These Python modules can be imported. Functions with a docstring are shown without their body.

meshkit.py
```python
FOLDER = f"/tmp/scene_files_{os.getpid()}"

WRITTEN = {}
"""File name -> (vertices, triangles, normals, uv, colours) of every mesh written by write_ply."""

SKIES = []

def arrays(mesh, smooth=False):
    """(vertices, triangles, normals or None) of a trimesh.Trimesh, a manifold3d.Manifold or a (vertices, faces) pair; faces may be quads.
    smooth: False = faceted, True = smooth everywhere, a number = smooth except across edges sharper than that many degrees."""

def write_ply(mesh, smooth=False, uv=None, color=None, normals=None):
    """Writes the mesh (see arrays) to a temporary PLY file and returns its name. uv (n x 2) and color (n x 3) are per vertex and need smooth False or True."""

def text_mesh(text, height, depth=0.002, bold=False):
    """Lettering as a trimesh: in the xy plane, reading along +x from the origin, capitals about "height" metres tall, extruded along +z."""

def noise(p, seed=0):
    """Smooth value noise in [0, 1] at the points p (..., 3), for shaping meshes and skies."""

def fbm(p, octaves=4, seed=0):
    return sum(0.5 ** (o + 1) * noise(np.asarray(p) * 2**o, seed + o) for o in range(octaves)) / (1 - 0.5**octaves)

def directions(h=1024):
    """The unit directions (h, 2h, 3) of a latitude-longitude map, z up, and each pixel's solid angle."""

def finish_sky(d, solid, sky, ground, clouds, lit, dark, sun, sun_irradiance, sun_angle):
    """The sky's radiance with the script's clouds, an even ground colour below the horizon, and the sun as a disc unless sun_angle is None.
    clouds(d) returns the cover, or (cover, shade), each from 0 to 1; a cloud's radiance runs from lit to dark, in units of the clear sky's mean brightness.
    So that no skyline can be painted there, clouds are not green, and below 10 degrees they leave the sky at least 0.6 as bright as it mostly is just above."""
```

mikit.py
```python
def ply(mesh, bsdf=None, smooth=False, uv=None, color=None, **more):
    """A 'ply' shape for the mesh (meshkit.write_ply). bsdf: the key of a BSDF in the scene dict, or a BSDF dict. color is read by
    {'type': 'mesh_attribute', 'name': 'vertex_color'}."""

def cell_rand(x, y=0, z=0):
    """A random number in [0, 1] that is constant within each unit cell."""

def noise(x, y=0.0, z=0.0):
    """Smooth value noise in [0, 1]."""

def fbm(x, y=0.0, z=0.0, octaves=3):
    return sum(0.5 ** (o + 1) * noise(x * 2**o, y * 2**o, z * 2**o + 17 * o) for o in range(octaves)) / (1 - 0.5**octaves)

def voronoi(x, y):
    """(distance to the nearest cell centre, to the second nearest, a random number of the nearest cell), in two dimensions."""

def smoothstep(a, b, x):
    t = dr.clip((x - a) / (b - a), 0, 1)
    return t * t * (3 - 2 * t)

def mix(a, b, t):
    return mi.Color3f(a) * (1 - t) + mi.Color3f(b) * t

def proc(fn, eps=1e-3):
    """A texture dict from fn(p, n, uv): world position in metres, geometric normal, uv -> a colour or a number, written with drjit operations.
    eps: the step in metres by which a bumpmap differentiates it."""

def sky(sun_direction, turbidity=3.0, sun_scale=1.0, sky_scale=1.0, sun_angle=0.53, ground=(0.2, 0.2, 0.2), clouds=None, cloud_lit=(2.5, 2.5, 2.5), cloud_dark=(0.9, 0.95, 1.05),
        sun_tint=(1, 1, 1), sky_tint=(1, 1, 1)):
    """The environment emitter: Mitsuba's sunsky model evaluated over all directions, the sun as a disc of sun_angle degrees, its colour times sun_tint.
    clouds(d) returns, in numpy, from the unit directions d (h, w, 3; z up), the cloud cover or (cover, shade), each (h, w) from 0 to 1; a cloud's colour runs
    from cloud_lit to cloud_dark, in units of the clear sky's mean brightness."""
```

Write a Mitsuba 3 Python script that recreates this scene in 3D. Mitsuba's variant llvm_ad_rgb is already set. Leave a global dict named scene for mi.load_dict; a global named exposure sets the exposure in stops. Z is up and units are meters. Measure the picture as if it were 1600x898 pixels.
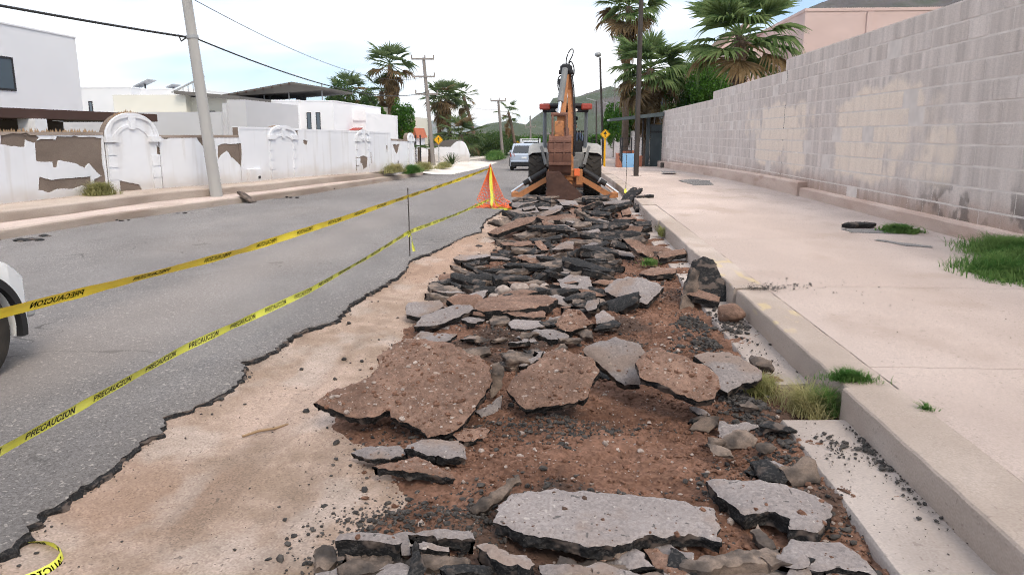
import math
import numpy as np, trimesh, shapely
import mitsuba as mi, mikit, meshkit
from mikit import proc, noise, fbm, voronoi, cell_rand, smoothstep, mix
from scipy.spatial import Delaunay
from shapely.geometry import Polygon, Point, LineString, box as sbox
import drjit as dr
T = mi.ScalarTransform4f
PI = math.pi
scene, labels, count = {}, {}, {}

# ------------------------------------------------------------------ camera, sky, exposure
CAM = (0.0, 0.0, 1.75)
PITCH, YAW = math.radians(11.45), math.radians(3.8)
LOOK = (-math.sin(YAW) * math.cos(PITCH), math.cos(YAW) * math.cos(PITCH), -math.sin(PITCH))
scene['camera'] = {'type': 'perspective', 'fov': 68.26, 'fov_axis': 'x', 'near_clip': 0.05, 'far_clip': 30000.0,
                   'to_world': T().look_at(origin=CAM, target=[CAM[k] + LOOK[k] for k in range(3)], up=[0, 0, 1])}


def clouds(d):
    q = np.stack([d[..., 0] / (d[..., 2] + 0.25), d[..., 1] / (d[..., 2] + 0.25), d[..., 2] * 0], -1)
    c = meshkit.fbm(q * np.array([1.1, 2.6, 1]) + 3.1, 5, 3)
    cover = np.clip(0.50 + 2.4 * (c - 0.42), 0.22, 1)
    return cover, np.clip((meshkit.fbm(q * 1.3 + 9, 4, 8) - 0.5) * 1.2, 0, 0.5)


scene['sky'] = mikit.sky((0.34, -0.60, 0.72), turbidity=3, sun_scale=0.3, sun_angle=24, clouds=clouds,
                         cloud_lit=(4.0, 4.1, 4.3), cloud_dark=(2.9, 3.05, 3.2), sky_tint=(0.50, 0.70, 0.82), ground=(0.22, 0.2, 0.18), sun_tint=(0.93, 0.98, 1.08))
exposure = 2.55


# ------------------------------------------------------------------ helpers
def numbered(name):
    k = count.get(name, 0)
    count[name] = k + 1
    return name if k == 0 else f'{name}_{k:03d}'


def put(key, mesh, m, smooth=False, uv=None, to_world=None, color=None):
    s = mesh if isinstance(mesh, dict) else mikit.ply(mesh, 'm_' + m, smooth, uv, color)
    if isinstance(mesh, dict):
        s = dict(mesh)
        if m is not None:
            s['bsdf'] = {'type': 'ref', 'id': 'm_' + m}
    if to_world is not None:
        s['to_world'] = to_world
    scene[key] = s
    return key


def thing(name, label, cat, group=None, kind=None):
    key = numbered(name)
    labels[key] = {'label': label, 'category': cat}
    if group:
        labels[key]['group'] = group
    if kind:
        labels[key]['kind'] = kind
    return key


def single(name, label, cat, mesh, m, group=None, kind=None, **kw):
    k = thing(name, label, cat, group, kind)
    put(k, mesh, m, **kw)
    return k


def part(parent, name, mesh, m, label=None, kind=None, **kw):
    key = numbered(parent + '__' + name)
    put(key, mesh, m, **kw)
    if label or kind:
        labels[key] = {}
        if label:
            labels[key]['label'] = label
        if kind:
            labels[key]['kind'] = kind
    return key


def struct(name, mesh, m, label=None, **kw):
    key = numbered(name)
    put(key, mesh, m, **kw)
    labels[key] = {'kind': 'structure', 'label': label or name.replace('_', ' '), 'category': name.replace('_', ' ')}
    return key


cat = trimesh.util.concatenate


def xf(mesh, M):
    m = mesh.copy()
    m.apply_transform(np.asarray(M, float))
    return m


def rot(ax, deg):
    return trimesh.transformations.rotation_matrix(math.radians(deg), ax)


def tr(*p):
    return trimesh.transformations.translation_matrix(p)


def box(x0, x1, y0, y1, z0, z1):
    b = trimesh.creation.box((x1 - x0, y1 - y0, z1 - z0))
    b.apply_translation(((x0 + x1) / 2, (y0 + y1) / 2, (z0 + z1) / 2))
    return b


def rbox(x0, x1, y0, y1, z0, z1, r=0.02):
    pts = []
    for x in (x0, x1):
        for y in (y0, y1):
            for z in (z0, z1):
                sx, sy, sz = [1 if a == lo else -1 for a, lo in ((x, x0), (y, y0), (z, z0))]
                pts += [(x + sx * r, y + sy * r, z), (x + sx * r, y, z + sz * r), (x, y + sy * r, z + sz * r)]
    return trimesh.convex.convex_hull(np.array(pts))


def frame(a, b, up=(0, 0, 1)):
    a, b = np.asarray(a, float), np.asarray(b, float)
    w = (b - a) / (np.linalg.norm(b - a) + 1e-12)
    u = np.cross(up, w)
    if np.linalg.norm(u) < 1e-4:
        u = np.cross((1, 0, 0), w)
    u /= np.linalg.norm(u)
    return u, np.cross(w, u), w


def tube(points, radii, sides=8, cap=True):
    p = np.asarray(points, float)
    n = len(p)
    r = np.broadcast_to(np.asarray(radii, float), (n,))
    t = np.gradient(p, axis=0)
    t /= np.linalg.norm(t, axis=1, keepdims=True) + 1e-12
    a = np.cross(t, np.where(np.abs(t[:, 2:]) < 0.9, [0, 0, 1.0], [1.0, 0, 0]))
    a /= np.linalg.norm(a, axis=1, keepdims=True) + 1e-12
    b = np.cross(t, a)
    ang = np.arange(sides) * 2 * PI / sides
    v = (p[:, None] + r[:, None, None] * (np.cos(ang)[None, :, None] * a[:, None] + np.sin(ang)[None, :, None] * b[:, None])).reshape(-1, 3)
    f = []
    for i in range(n - 1):
        for j in range(sides):
            k = (j + 1) % sides
            f += [(i * sides + j, i * sides + k, (i + 1) * sides + k), (i * sides + j, (i + 1) * sides + k, (i + 1) * sides + j)]
    if cap:
        v = np.vstack([v, p[0], p[-1]])
        c0, c1 = n * sides, n * sides + 1
        for j in range(sides):
            k = (j + 1) % sides
            f += [(c0, k, j), (c1, (n - 1) * sides + j, (n - 1) * sides + k)]
    return trimesh.Trimesh(v, np.array(f), process=False)


def bar(a, b, w, h, up=(0, 0, 1), w2=None, h2=None):
    """A box-section beam from a to b; w across, h along 'up'; it may taper to w2, h2."""
    u, v, _ = frame(a, b, up)
    w2, h2 = w2 or w, h2 or h
    pts = [np.asarray(p, float) + su * u * ww / 2 + sv * v * hh / 2 for p, ww, hh in ((a, w, h), (b, w2, h2)) for su in (-1, 1) for sv in (-1, 1)]
    return trimesh.convex.convex_hull(np.array(pts))


def extrude(poly, depth):
    return cat([trimesh.creation.extrude_polygon(g, depth, engine='earcut') for g in getattr(poly, 'geoms', [poly]) if g.area > 1e-6])


def grid_mesh(X, Y, Z):
    n, m = X.shape
    v = np.stack([X, Y, Z], -1).reshape(-1, 3)
    i, j = np.meshgrid(np.arange(n - 1), np.arange(m - 1), indexing='ij')
    a = (i * m + j).ravel()
    f = np.vstack([np.stack([a, a + m, a + m + 1], 1), np.stack([a, a + m + 1, a + 1], 1)])
    tm = trimesh.Trimesh(v, f, process=False)
    if tm.face_normals[:, 2].mean() < 0:
        tm = trimesh.Trimesh(v, f[:, ::-1], process=False)
    return tm


def loft(profile_at, ys, closed=False):
    """profile_at(y) -> (k, 3) points."""
    P = np.array([profile_at(y) for y in ys])
    n, k = P.shape[:2]
    v = P.reshape(-1, 3)
    f = []
    for i in range(n - 1):
        for j in range(k - (0 if closed else 1)):
            q = (j + 1) % k
            f += [(i * k + j, (i + 1) * k + j, (i + 1) * k + q), (i * k + j, (i + 1) * k + q, i * k + q)]
    if closed:
        c = len(v)
        v = np.vstack([v, P[0].mean(0), P[-1].mean(0)])
        for j in range(k):
            q = (j + 1) % k
            f += [(c, j, q), (c + 1, (n - 1) * k + q, (n - 1) * k + j)]
    m = trimesh.Trimesh(v, np.array(f), process=False)
    return m


def fixed(m):
    if m.is_watertight and m.volume < 0:
        m.invert()
    return m


def sm(a, b, x):
    t = np.clip((np.asarray(x, float) - a) / (b - a), 0, 1)
    return t * t * (3 - 2 * t)


def zg(y):
    """The street falls gently beyond the excavator."""
    return -0.6 * sm(20, 62, y)


def interp(tab):
    t = np.array(tab, float)
    return lambda y: np.interp(y, t[:, 0], t[:, 1])


# ------------------------------------------------------------------ materials
def mat(name, color, rough=0.8, bump=None, bscale=0.0, spec=0.3, metallic=0.0, coat=0.0, two=False, eps=1e-3):
    c = {'type': 'rgb', 'value': list(color)} if isinstance(color, (tuple, list)) else proc(color, eps)
    b = {'type': 'principled', 'base_color': c, 'roughness': rough, 'specular': spec, 'metallic': metallic}
    if coat:
        b['clearcoat'] = coat
        b['clearcoat_gloss'] = 0.9
    if bump is not None:
        b = {'type': 'bumpmap', 'arbitrary': proc(bump, eps), 'scale': bscale, 'bsdf': b}
    if two:
        b = {'type': 'twosided', 'bsdf': b}
    scene['m_' + name] = b
    return name


def speck(p, s, seed=0.0):
    return cell_rand(p.x * s + 31.7 * noise(p.y * 3, p.z * 3) + seed, p.y * s + 7.3, p.z * s)


def f_asphalt(p, n, uv):
    g = noise(p.x * 95, p.y * 95) * 0.55 + noise(p.x * 220, p.y * 220) * 0.45
    big = fbm(p.x * 0.35, p.y * 0.18, 4.0, 4)
    mid = fbm(p.x * 2.2, p.y * 1.4, 9.0, 3)
    c = mix((0.132, 0.122, 0.119), (0.178, 0.166, 0.162), smoothstep(0.25, 0.75, big * 0.6 + mid * 0.4))
    c = c * (0.5 + 1.0 * g)
    pale = smoothstep(0.80, 0.92, noise(p.x * 62 + 5, p.y * 62))
    c = mix(c, (0.36, 0.33, 0.31), pale * 0.6)
    w = dr.abs(fbm(p.x * 0.55, p.y * 0.8, 2.0, 4) - 0.5)
    crack = (1 - smoothstep(0.0015, 0.006, w)) * smoothstep(0.5, 0.62, fbm(p.x * 0.7 + 9, p.y * 0.7, 1.0, 3))
    c = mix(c, (0.05, 0.047, 0.045), crack * 0.8)
    dust = smoothstep(0.6, 0.85, fbm(p.x * 0.5 + 20, p.y * 0.14, 3.0, 3))
    return mix(c, (0.28, 0.24, 0.215), dist_clip(dust * 0.3))


def dist_clip(x):
    return dr.clip(x, 0, 1)


def f_asphalt_b(p, n, uv):
    return noise(p.x * 95, p.y * 95) * 0.6 + noise(p.x * 45, p.y * 45, 3.0) * 0.4


mat('asphalt', f_asphalt, 0.85, f_asphalt_b, 0.004, 0.3)


def f_sand(p, n, uv):
    a = fbm(p.x * 1.1, p.y * 1.1, 2.0, 4)
    b = fbm(p.x * 9, p.y * 9, 5.0, 3)
    c = mix((0.225, 0.165, 0.127), (0.344, 0.259, 0.213), smoothstep(0.3, 0.7, 0.65 * a + 0.35 * b))
    red = smoothstep(0.52, 0.72, fbm(p.x * 0.9 + 11, p.y * 0.6 + 3, 0.0, 4))
    c = mix(c, (0.26, 0.17, 0.125), red * 0.55)
    c = mix(c, (0.40, 0.36, 0.335), smoothstep(0.56, 0.74, fbm(p.x * 2.6 + 3, p.y * 1.7 + 8, 1.0, 4)) * 0.28)
    trk = smoothstep(0.54, 0.66, fbm(p.x * 7 + 1.5 * fbm(p.x, p.y, 3.0, 2), p.y * 0.9, 6.0, 3))
    c = c * (1.08 - 0.13 * trk)
    grain = noise(p.x * 130, p.y * 130, p.z * 130)
    c = c * (0.72 + 0.56 * grain)
    dk = smoothstep(0.86, 0.93, noise(p.x * 60, p.y * 60, 2.0)) * smoothstep(0.4, 0.65, b)
    return mix(c, (0.09, 0.075, 0.065), dk * 0.7)


mat('sand', f_sand, 0.95, lambda p, n, uv: fbm(p.x * 22, p.y * 22, p.z * 22, 4), 0.010, 0.15)


def f_soil(p, n, uv):
    a = fbm(p.x * 3, p.y * 3, p.z * 3, 4)
    g = noise(p.x * 90, p.y * 90, p.z * 90)
    c = mix((0.095, 0.05, 0.034), (0.18, 0.10, 0.07), smoothstep(0.3, 0.7, a * 0.6 + g * 0.4))
    c = c * (0.7 + 0.6 * noise(p.x * 40, p.y * 40, p.z * 40))
    dark = smoothstep(0.58, 0.72, fbm(p.x * 1.7 + 4, p.y * 1.7, 3.0, 4))
    return mix(c, (0.045, 0.036, 0.032), dark * 0.7)


mat('soil', f_soil, 0.95, lambda p, n, uv: fbm(p.x * 30, p.y * 30, p.z * 30, 4), 0.012, 0.15)


def f_slab(p, n, uv):
    """uv.x says which layer of the broken pavement shows: 0 worn asphalt surface, 1 fresh tar break, 2 soil side, 3 weathered break."""
    g = noise(p.x * 90, p.y * 90, p.z * 90) * 0.55 + noise(p.x * 210, p.y * 210, p.z * 210) * 0.45
    w = fbm(p.x * 5 + uv.y * 9, p.y * 5, p.z * 5, 3)
    top = mix((0.167, 0.145, 0.141), (0.257, 0.225, 0.216), w) * (0.6 + 0.8 * g)
    pale = smoothstep(0.82, 0.93, noise(p.x * 55 + 5, p.y * 55, p.z * 55))
    top = mix(top, (0.40, 0.36, 0.33), pale * 0.7)
    dust = smoothstep(0.5, 0.68, fbm(p.x * 4 + uv.y * 5, p.y * 4, p.z * 4 + 3, 4))
    top = mix(top, mix((0.17, 0.12, 0.095), (0.24, 0.175, 0.14), g), dust * 0.7)
    pit = smoothstep(0.86, 0.93, noise(p.x * 48 + 15, p.y * 48, p.z * 48))
    top = mix(top, (0.05, 0.047, 0.045), pit * 0.8)
    tar = mix((0.012, 0.012, 0.013), (0.05, 0.046, 0.044), smoothstep(0.45, 0.8, g))
    tar = mix(tar, (0.13, 0.10, 0.085), smoothstep(0.54, 0.68, fbm(p.x * 14, p.y * 14, p.z * 14 + uv.y * 5, 3)) * 0.75)
    dirt = mix((0.125, 0.074, 0.054), (0.225, 0.14, 0.104), smoothstep(0.3, 0.7, 0.5 * w + 0.5 * g)) * (0.75 + 0.5 * noise(p.x * 35, p.y * 35, p.z * 35))
    dirt = mix(dirt, (0.34, 0.27, 0.23), smoothstep(0.84, 0.9, noise(p.x * 30 + 3, p.y * 30, p.z * 30)) * 0.8)
    old = mix((0.055, 0.045, 0.04), (0.19, 0.145, 0.118), smoothstep(0.3, 0.7, fbm(p.x * 11, p.y * 11, p.z * 11, 3))) * (0.65 + 0.7 * g)
    u = uv.x + 0.35 * (fbm(p.x * 25, p.y * 25, p.z * 25, 2) - 0.5)
    c = mix(top, tar, smoothstep(0.42, 0.58, u))
    c = mix(c, dirt, smoothstep(1.42, 1.58, u))
    c = mix(c, old, smoothstep(2.42, 2.58, u))
    return c * (0.85 + 0.3 * uv.y)


mat('slab', f_slab, 0.8, lambda p, n, uv: noise(p.x * 75, p.y * 75, p.z * 75) * 0.6 + fbm(p.x * 28, p.y * 28, p.z * 28, 3), 0.006, 0.3)


def concrete(c0, c1, stain, s=1.0):
    def f(p, n, uv):
        a = fbm(p.x * 0.8 * s, p.y * 0.5 * s, p.z * 2, 4)
        g = noise(p.x * 120, p.y * 120, p.z * 120)
        c = mix(c0, c1, smoothstep(0.3, 0.7, a)) * (0.88 + 0.24 * g)
        d = smoothstep(0.55, 0.8, fbm(p.x * 2.1 + 7, p.y * 1.4, p.z * 4, 4))
        k = smoothstep(0.87, 0.93, noise(p.x * 45, p.y * 45, p.z * 45))
        return mix(mix(c, stain, d * 0.5), (0.12, 0.1, 0.09), k * 0.35)
    return f


mat('sidewalk', concrete((0.345, 0.280, 0.248), (0.419, 0.346, 0.310), (0.285, 0.220, 0.185)), 0.9, lambda p, n, uv: fbm(p.x * 35, p.y * 35, p.z * 35, 3), 0.004, 0.2)


def f_kerb(p, n, uv):
    c = concrete((0.307, 0.252, 0.216), (0.400, 0.338, 0.299), (0.251, 0.184, 0.150), 2.0)(p, n, uv)
    y = smoothstep(0.60, 0.70, fbm(p.x * 9 + 2, p.y * 3.3, p.z * 9, 3)) * smoothstep(0.10, 0.17, p.z) * smoothstep(0.58, 0.7, noise(p.y * 0.55 + 0.35, 4.0))
    c = mix(c, (0.46, 0.36, 0.19), y * 0.55)
    low = smoothstep(0.13, -0.02, p.z + 0.08 * fbm(p.y * 3, p.x * 3, 2.0, 3)) * 0.55
    return mix(c, (0.27, 0.205, 0.165), low)


mat('kerbstone', f_kerb, 0.9, lambda p, n, uv: fbm(p.x * 45, p.y * 45, p.z * 45, 3), 0.006, 0.2)
mat('gutterstone', concrete((0.306, 0.260, 0.235), (0.396, 0.343, 0.313), (0.234, 0.189, 0.165), 2.0), 0.9, lambda p, n, uv: fbm(p.x * 60, p.y * 60, p.z * 60, 3), 0.006, 0.2)


def f_block(p, n, uv):
    row = dr.floor((p.z - 0.32) / 0.317)
    col = dr.floor((p.y + 8 + 0.3 * (row - 2 * dr.floor(row / 2))) / 0.6)
    r = cell_rand(col, row, 3)
    c = mix((0.50, 0.434, 0.395), (0.54, 0.474, 0.436), r)
    st = fbm(p.y * 7.5, p.z * 0.45 + 3 * cell_rand(row, 2), 2.0, 4)
    c = c * (0.75 + 0.50 * st)
    m = fbm(p.y * 0.42 + 5, p.z * 0.45, 1.0, 3) + 0.4 * (fbm(p.y * 3.6, p.z * 0.7, 4.0, 4) - 0.5) + 0.5 * (fbm(p.y * 1.5, p.z * 1.9, 14.0, 4) - 0.5)
    zone = smoothstep(11.0, 15.5, p.y) * smoothstep(33, 21, p.y) * smoothstep(0.55, 1.1, p.z) * smoothstep(2.9, 2.3, p.z)
    cream = smoothstep(0.37, 0.53, m * (0.46 + 0.54 * zone))
    c = mix(c, mix((0.76, 0.645, 0.545), (0.64, 0.54, 0.455), st), cream * 0.92)
    red = smoothstep(0.95, 0.35, p.z - zfall(p.y) + 0.35 * (fbm(p.y * 2.5, p.z * 3, 8.0, 3) - 0.5))
    c = mix(c, mix((0.30, 0.19, 0.14), (0.36, 0.25, 0.2), st), red * 0.75)
    blk = smoothstep(0.52, 0.66, fbm(p.y * 3.2, p.z * 3.0, 6.0, 4)) * smoothstep(1.15, 0.7, p.z) * smoothstep(15, 12.5, p.y)
    c = mix(c, (0.12, 0.10, 0.09), blk * 0.7)
    return c * (0.86 + 0.28 * noise(p.x * 90, p.y * 90, p.z * 90))


def zfall(y):
    return -0.6 * smoothstep(20.0, 62.0, y)


mat('block', f_block, 0.92, lambda p, n, uv: fbm(p.x * 40, p.y * 40, p.z * 40, 3), 0.006, 0.15)
mat('mortar', lambda p, n, uv: mix((0.52, 0.465, 0.43), (0.66, 0.595, 0.55), fbm(p.y * 6, p.z * 6, 1.0, 2)) * 1.0, 0.95, spec=0.1)
mat('ledge', concrete((0.44, 0.325, 0.27), (0.52, 0.41, 0.35), (0.33, 0.21, 0.16), 1.5), 0.92, lambda p, n, uv: fbm(p.x * 30, p.y * 30, p.z * 30, 3), 0.008, 0.15)


def f_plaster(p, n, uv):
    a = fbm(p.x * 0.9 + p.y * 0.9, p.z * 1.2, 1.0, 4)
    c = mix((0.686, 0.700, 0.731), (0.774, 0.790, 0.824), a)
    st = smoothstep(0.52, 0.8, fbm(p.y * 5 + p.x * 5, p.z * 0.6, 3.0, 3)) * 0.35
    c = mix(c, (0.55, 0.52, 0.49), st)
    low = smoothstep(0.85, 0.35, p.z - zfall(p.y) + 0.4 * (fbm(p.x * 2 + p.y * 2, p.z * 3, 5.0, 3) - 0.5))
    return mix(c, (0.50, 0.43, 0.37), low * 0.55)


mat('plaster', f_plaster, 0.9, lambda p, n, uv: fbm(p.x * 12 + p.y * 12, p.z * 12, 0.0, 3), 0.008, 0.2)
mat('bare_render', lambda p, n, uv: mix((0.155, 0.122, 0.10), (0.25, 0.20, 0.168), fbm(p.x * 2 + p.y * 2, p.z * 3, 2.0, 4)) * (0.85 + 0.3 * noise(p.x * 60, p.y * 60, p.z * 60)), 0.95,
    lambda p, n, uv: fbm(p.x * 25, p.y * 25, p.z * 25, 3), 0.01, 0.1)
mat('old_step', concrete((0.27, 0.215, 0.18), (0.38, 0.32, 0.275), (0.19, 0.13, 0.105), 1.3), 0.92, lambda p, n, uv: fbm(p.x * 20, p.y * 20, p.z * 20, 3), 0.01, 0.15)
mat('house_white', lambda p, n, uv: mix((0.72, 0.73, 0.76), (0.79, 0.79, 0.81), fbm(p.x * 0.5, p.y * 0.5, p.z * 0.8, 3)), 0.9, spec=0.2)
mat('house_grey', lambda p, n, uv: mix((0.50, 0.50, 0.52), (0.56, 0.56, 0.58), fbm(p.x * 0.5, p.y * 0.5, p.z * 0.8, 3)), 0.9, spec=0.2)
mat('house_cream', lambda p, n, uv: mix((0.60, 0.58, 0.50), (0.68, 0.66, 0.58), fbm(p.x * 0.5, p.y * 0.5, p.z * 0.8, 3)), 0.9, spec=0.2)
mat('house_pink', lambda p, n, uv: mix((0.525, 0.395, 0.366), (0.614, 0.472, 0.439), fbm(p.x * 0.7, p.y * 0.7, p.z * 1.2, 4)), 0.9, spec=0.15)
mat('brown_beam', (0.075, 0.04, 0.032), 0.6)
mat('dark_frame', (0.03, 0.03, 0.033), 0.5)
mat('pane', (0.10, 0.13, 0.16), 0.08, spec=0.7)
mat('roof_grey', (0.13, 0.12, 0.11), 0.8)
mat('terracotta', (0.42, 0.13, 0.07), 0.8)
mat('red_awning', (0.30, 0.06, 0.05), 0.8)
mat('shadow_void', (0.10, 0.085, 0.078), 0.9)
mat('pole_concrete', lambda p, n, uv: mix((0.33, 0.32, 0.31), (0.42, 0.41, 0.39), fbm(p.x * 8, p.y * 8, p.z * 0.9, 3)), 0.85)
mat('pole_wood', lambda p, n, uv: mix((0.19, 0.17, 0.155), (0.30, 0.27, 0.25), fbm(p.x * 12, p.y * 12, p.z * 0.7, 3)), 0.9)
mat('pole_dark', lambda p, n, uv: mix((0.035, 0.03, 0.028), (0.075, 0.06, 0.052), fbm(p.x * 12, p.y * 12, p.z * 1.5, 3)), 0.6)
mat('cable', (0.03, 0.03, 0.03), 0.6)
mat('rebar', (0.055, 0.045, 0.04), 0.7)
mat('tape_yellow', lambda p, n, uv: mix((0.84, 0.66, 0.03), (0.88, 0.73, 0.08), noise(p.x * 9, p.y * 9, p.z * 20)), 0.4, two=True)
mat('tape_lime', lambda p, n, uv: mix((0.66, 0.68, 0.06), (0.74, 0.77, 0.16), noise(p.x * 9, p.y * 9, p.z * 20)), 0.4, two=True)
mat('ink', (0.02, 0.02, 0.02), 0.6)
mat('orange_net', (0.88, 0.20, 0.075), 0.6, two=True)
mat('sign_yellow', (0.75, 0.40, 0.01), 0.45)
mat('metal_grey', (0.32, 0.33, 0.34), 0.5)
mat('gate_metal', lambda p, n, uv: mix((0.045, 0.06, 0.065), (0.085, 0.105, 0.11), fbm(p.x * 3, p.y * 3, p.z * 1.5, 3)), 0.55)
mat('sky_blue', (0.26, 0.50, 0.78), 0.6)
mat('brick_red', (0.36, 0.15, 0.10), 0.9)
mat('green_net', (0.05, 0.22, 0.17), 0.8)
mat('machine_orange', lambda p, n, uv: mix(mix((0.36, 0.15, 0.06), (0.46, 0.20, 0.085), fbm(p.x * 3, p.y * 3, p.z * 3, 3)), (0.13, 0.07, 0.05), smoothstep(0.55, 0.75, fbm(p.x * 9, p.y * 9, p.z * 9, 3)) * 0.6), 0.6)
mat('bucket_rust', lambda p, n, uv: mix((0.11, 0.055, 0.042), (0.22, 0.11, 0.078), fbm(p.x * 8, p.y * 8, p.z * 4, 3)), 0.75)
mat('machine_grey', lambda p, n, uv: mix((0.15, 0.155, 0.155), (0.24, 0.245, 0.245), fbm(p.x * 2, p.y * 2, p.z * 2, 3)), 0.55)
mat('fender_grey', lambda p, n, uv: mix((0.30, 0.30, 0.29), (0.40, 0.39, 0.37), fbm(p.x * 3, p.y * 3, p.z * 3, 3)), 0.5)
mat('machine_black', (0.022, 0.022, 0.024), 0.55)
mat('post_grey', (0.12, 0.14, 0.16), 0.5)
mat('rubber', lambda p, n, uv: mix((0.018, 0.018, 0.018), (0.055, 0.047, 0.04), fbm(p.x * 7, p.y * 7, p.z * 7, 3)), 0.9)
mat('chrome', (0.72, 0.73, 0.74), 0.2, metallic=0.9)
mat('red_lens', (0.33, 0.05, 0.03), 0.3, spec=0.5)
mat('white_lens', (0.75, 0.75, 0.72), 0.2, spec=0.6)
mat('car_white', (0.78, 0.79, 0.80), 0.3, coat=1.0)
mat('car_silver', (0.40, 0.45, 0.53), 0.3, metallic=0.4, coat=1.0)
mat('car_black', (0.02, 0.02, 0.022), 0.6)
mat('wheel_alloy', (0.42, 0.42, 0.43), 0.35, metallic=0.7)
mat('car_glass', (0.03, 0.035, 0.04), 0.06, spec=0.8)
mat('skin', (0.38, 0.22, 0.15), 0.6)
mat('shirt_blue', (0.10, 0.13, 0.19), 0.9)
mat('jeans', (0.05, 0.06, 0.09), 0.9)
mat('hair', (0.015, 0.012, 0.01), 0.7)


def leaf(name, c0, c1, trans=0.5):
    f = lambda p, n, uv: mix(c0, c1, smoothstep(0.3, 0.7, 0.6 * noise(p.x * 2.3, p.y * 2.3, p.z * 2.3) + 0.4 * noise(p.x * 23, p.y * 23, p.z * 23)))
    scene['m_' + name] = {'type': 'principledthin', 'base_color': proc(f), 'roughness': 0.55, 'diff_trans': trans * 2, 'spec_trans': 0.0, 'eta': 1.4}
    return name


leaf('palm_leaf', (0.09, 0.155, 0.055), (0.22, 0.29, 0.12))
leaf('palm_leaf_far', (0.08, 0.125, 0.055), (0.18, 0.23, 0.105))
leaf('dead_leaf', (0.17, 0.115, 0.06), (0.30, 0.215, 0.12))
leaf('tree_leaf', (0.045, 0.12, 0.02), (0.11, 0.23, 0.045))
leaf('scrub_leaf', (0.055, 0.105, 0.035), (0.12, 0.17, 0.065))
leaf('grass_green', (0.07, 0.17, 0.04), (0.20, 0.31, 0.10))
leaf('grass_dry', (0.26, 0.27, 0.10), (0.46, 0.42, 0.22))
mat('palm_trunk', lambda p, n, uv: mix((0.09, 0.06, 0.045), (0.20, 0.15, 0.115), fbm(p.x * 6, p.y * 6, p.z * 9, 3)), 0.95)
mat('bark', (0.10, 0.075, 0.055), 0.95)
mat('wet_soil', lambda p, n, uv: mix((0.03, 0.017, 0.014), (0.085, 0.045, 0.034), fbm(p.x * 6, p.y * 6, p.z * 6, 4)), 0.9)
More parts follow.
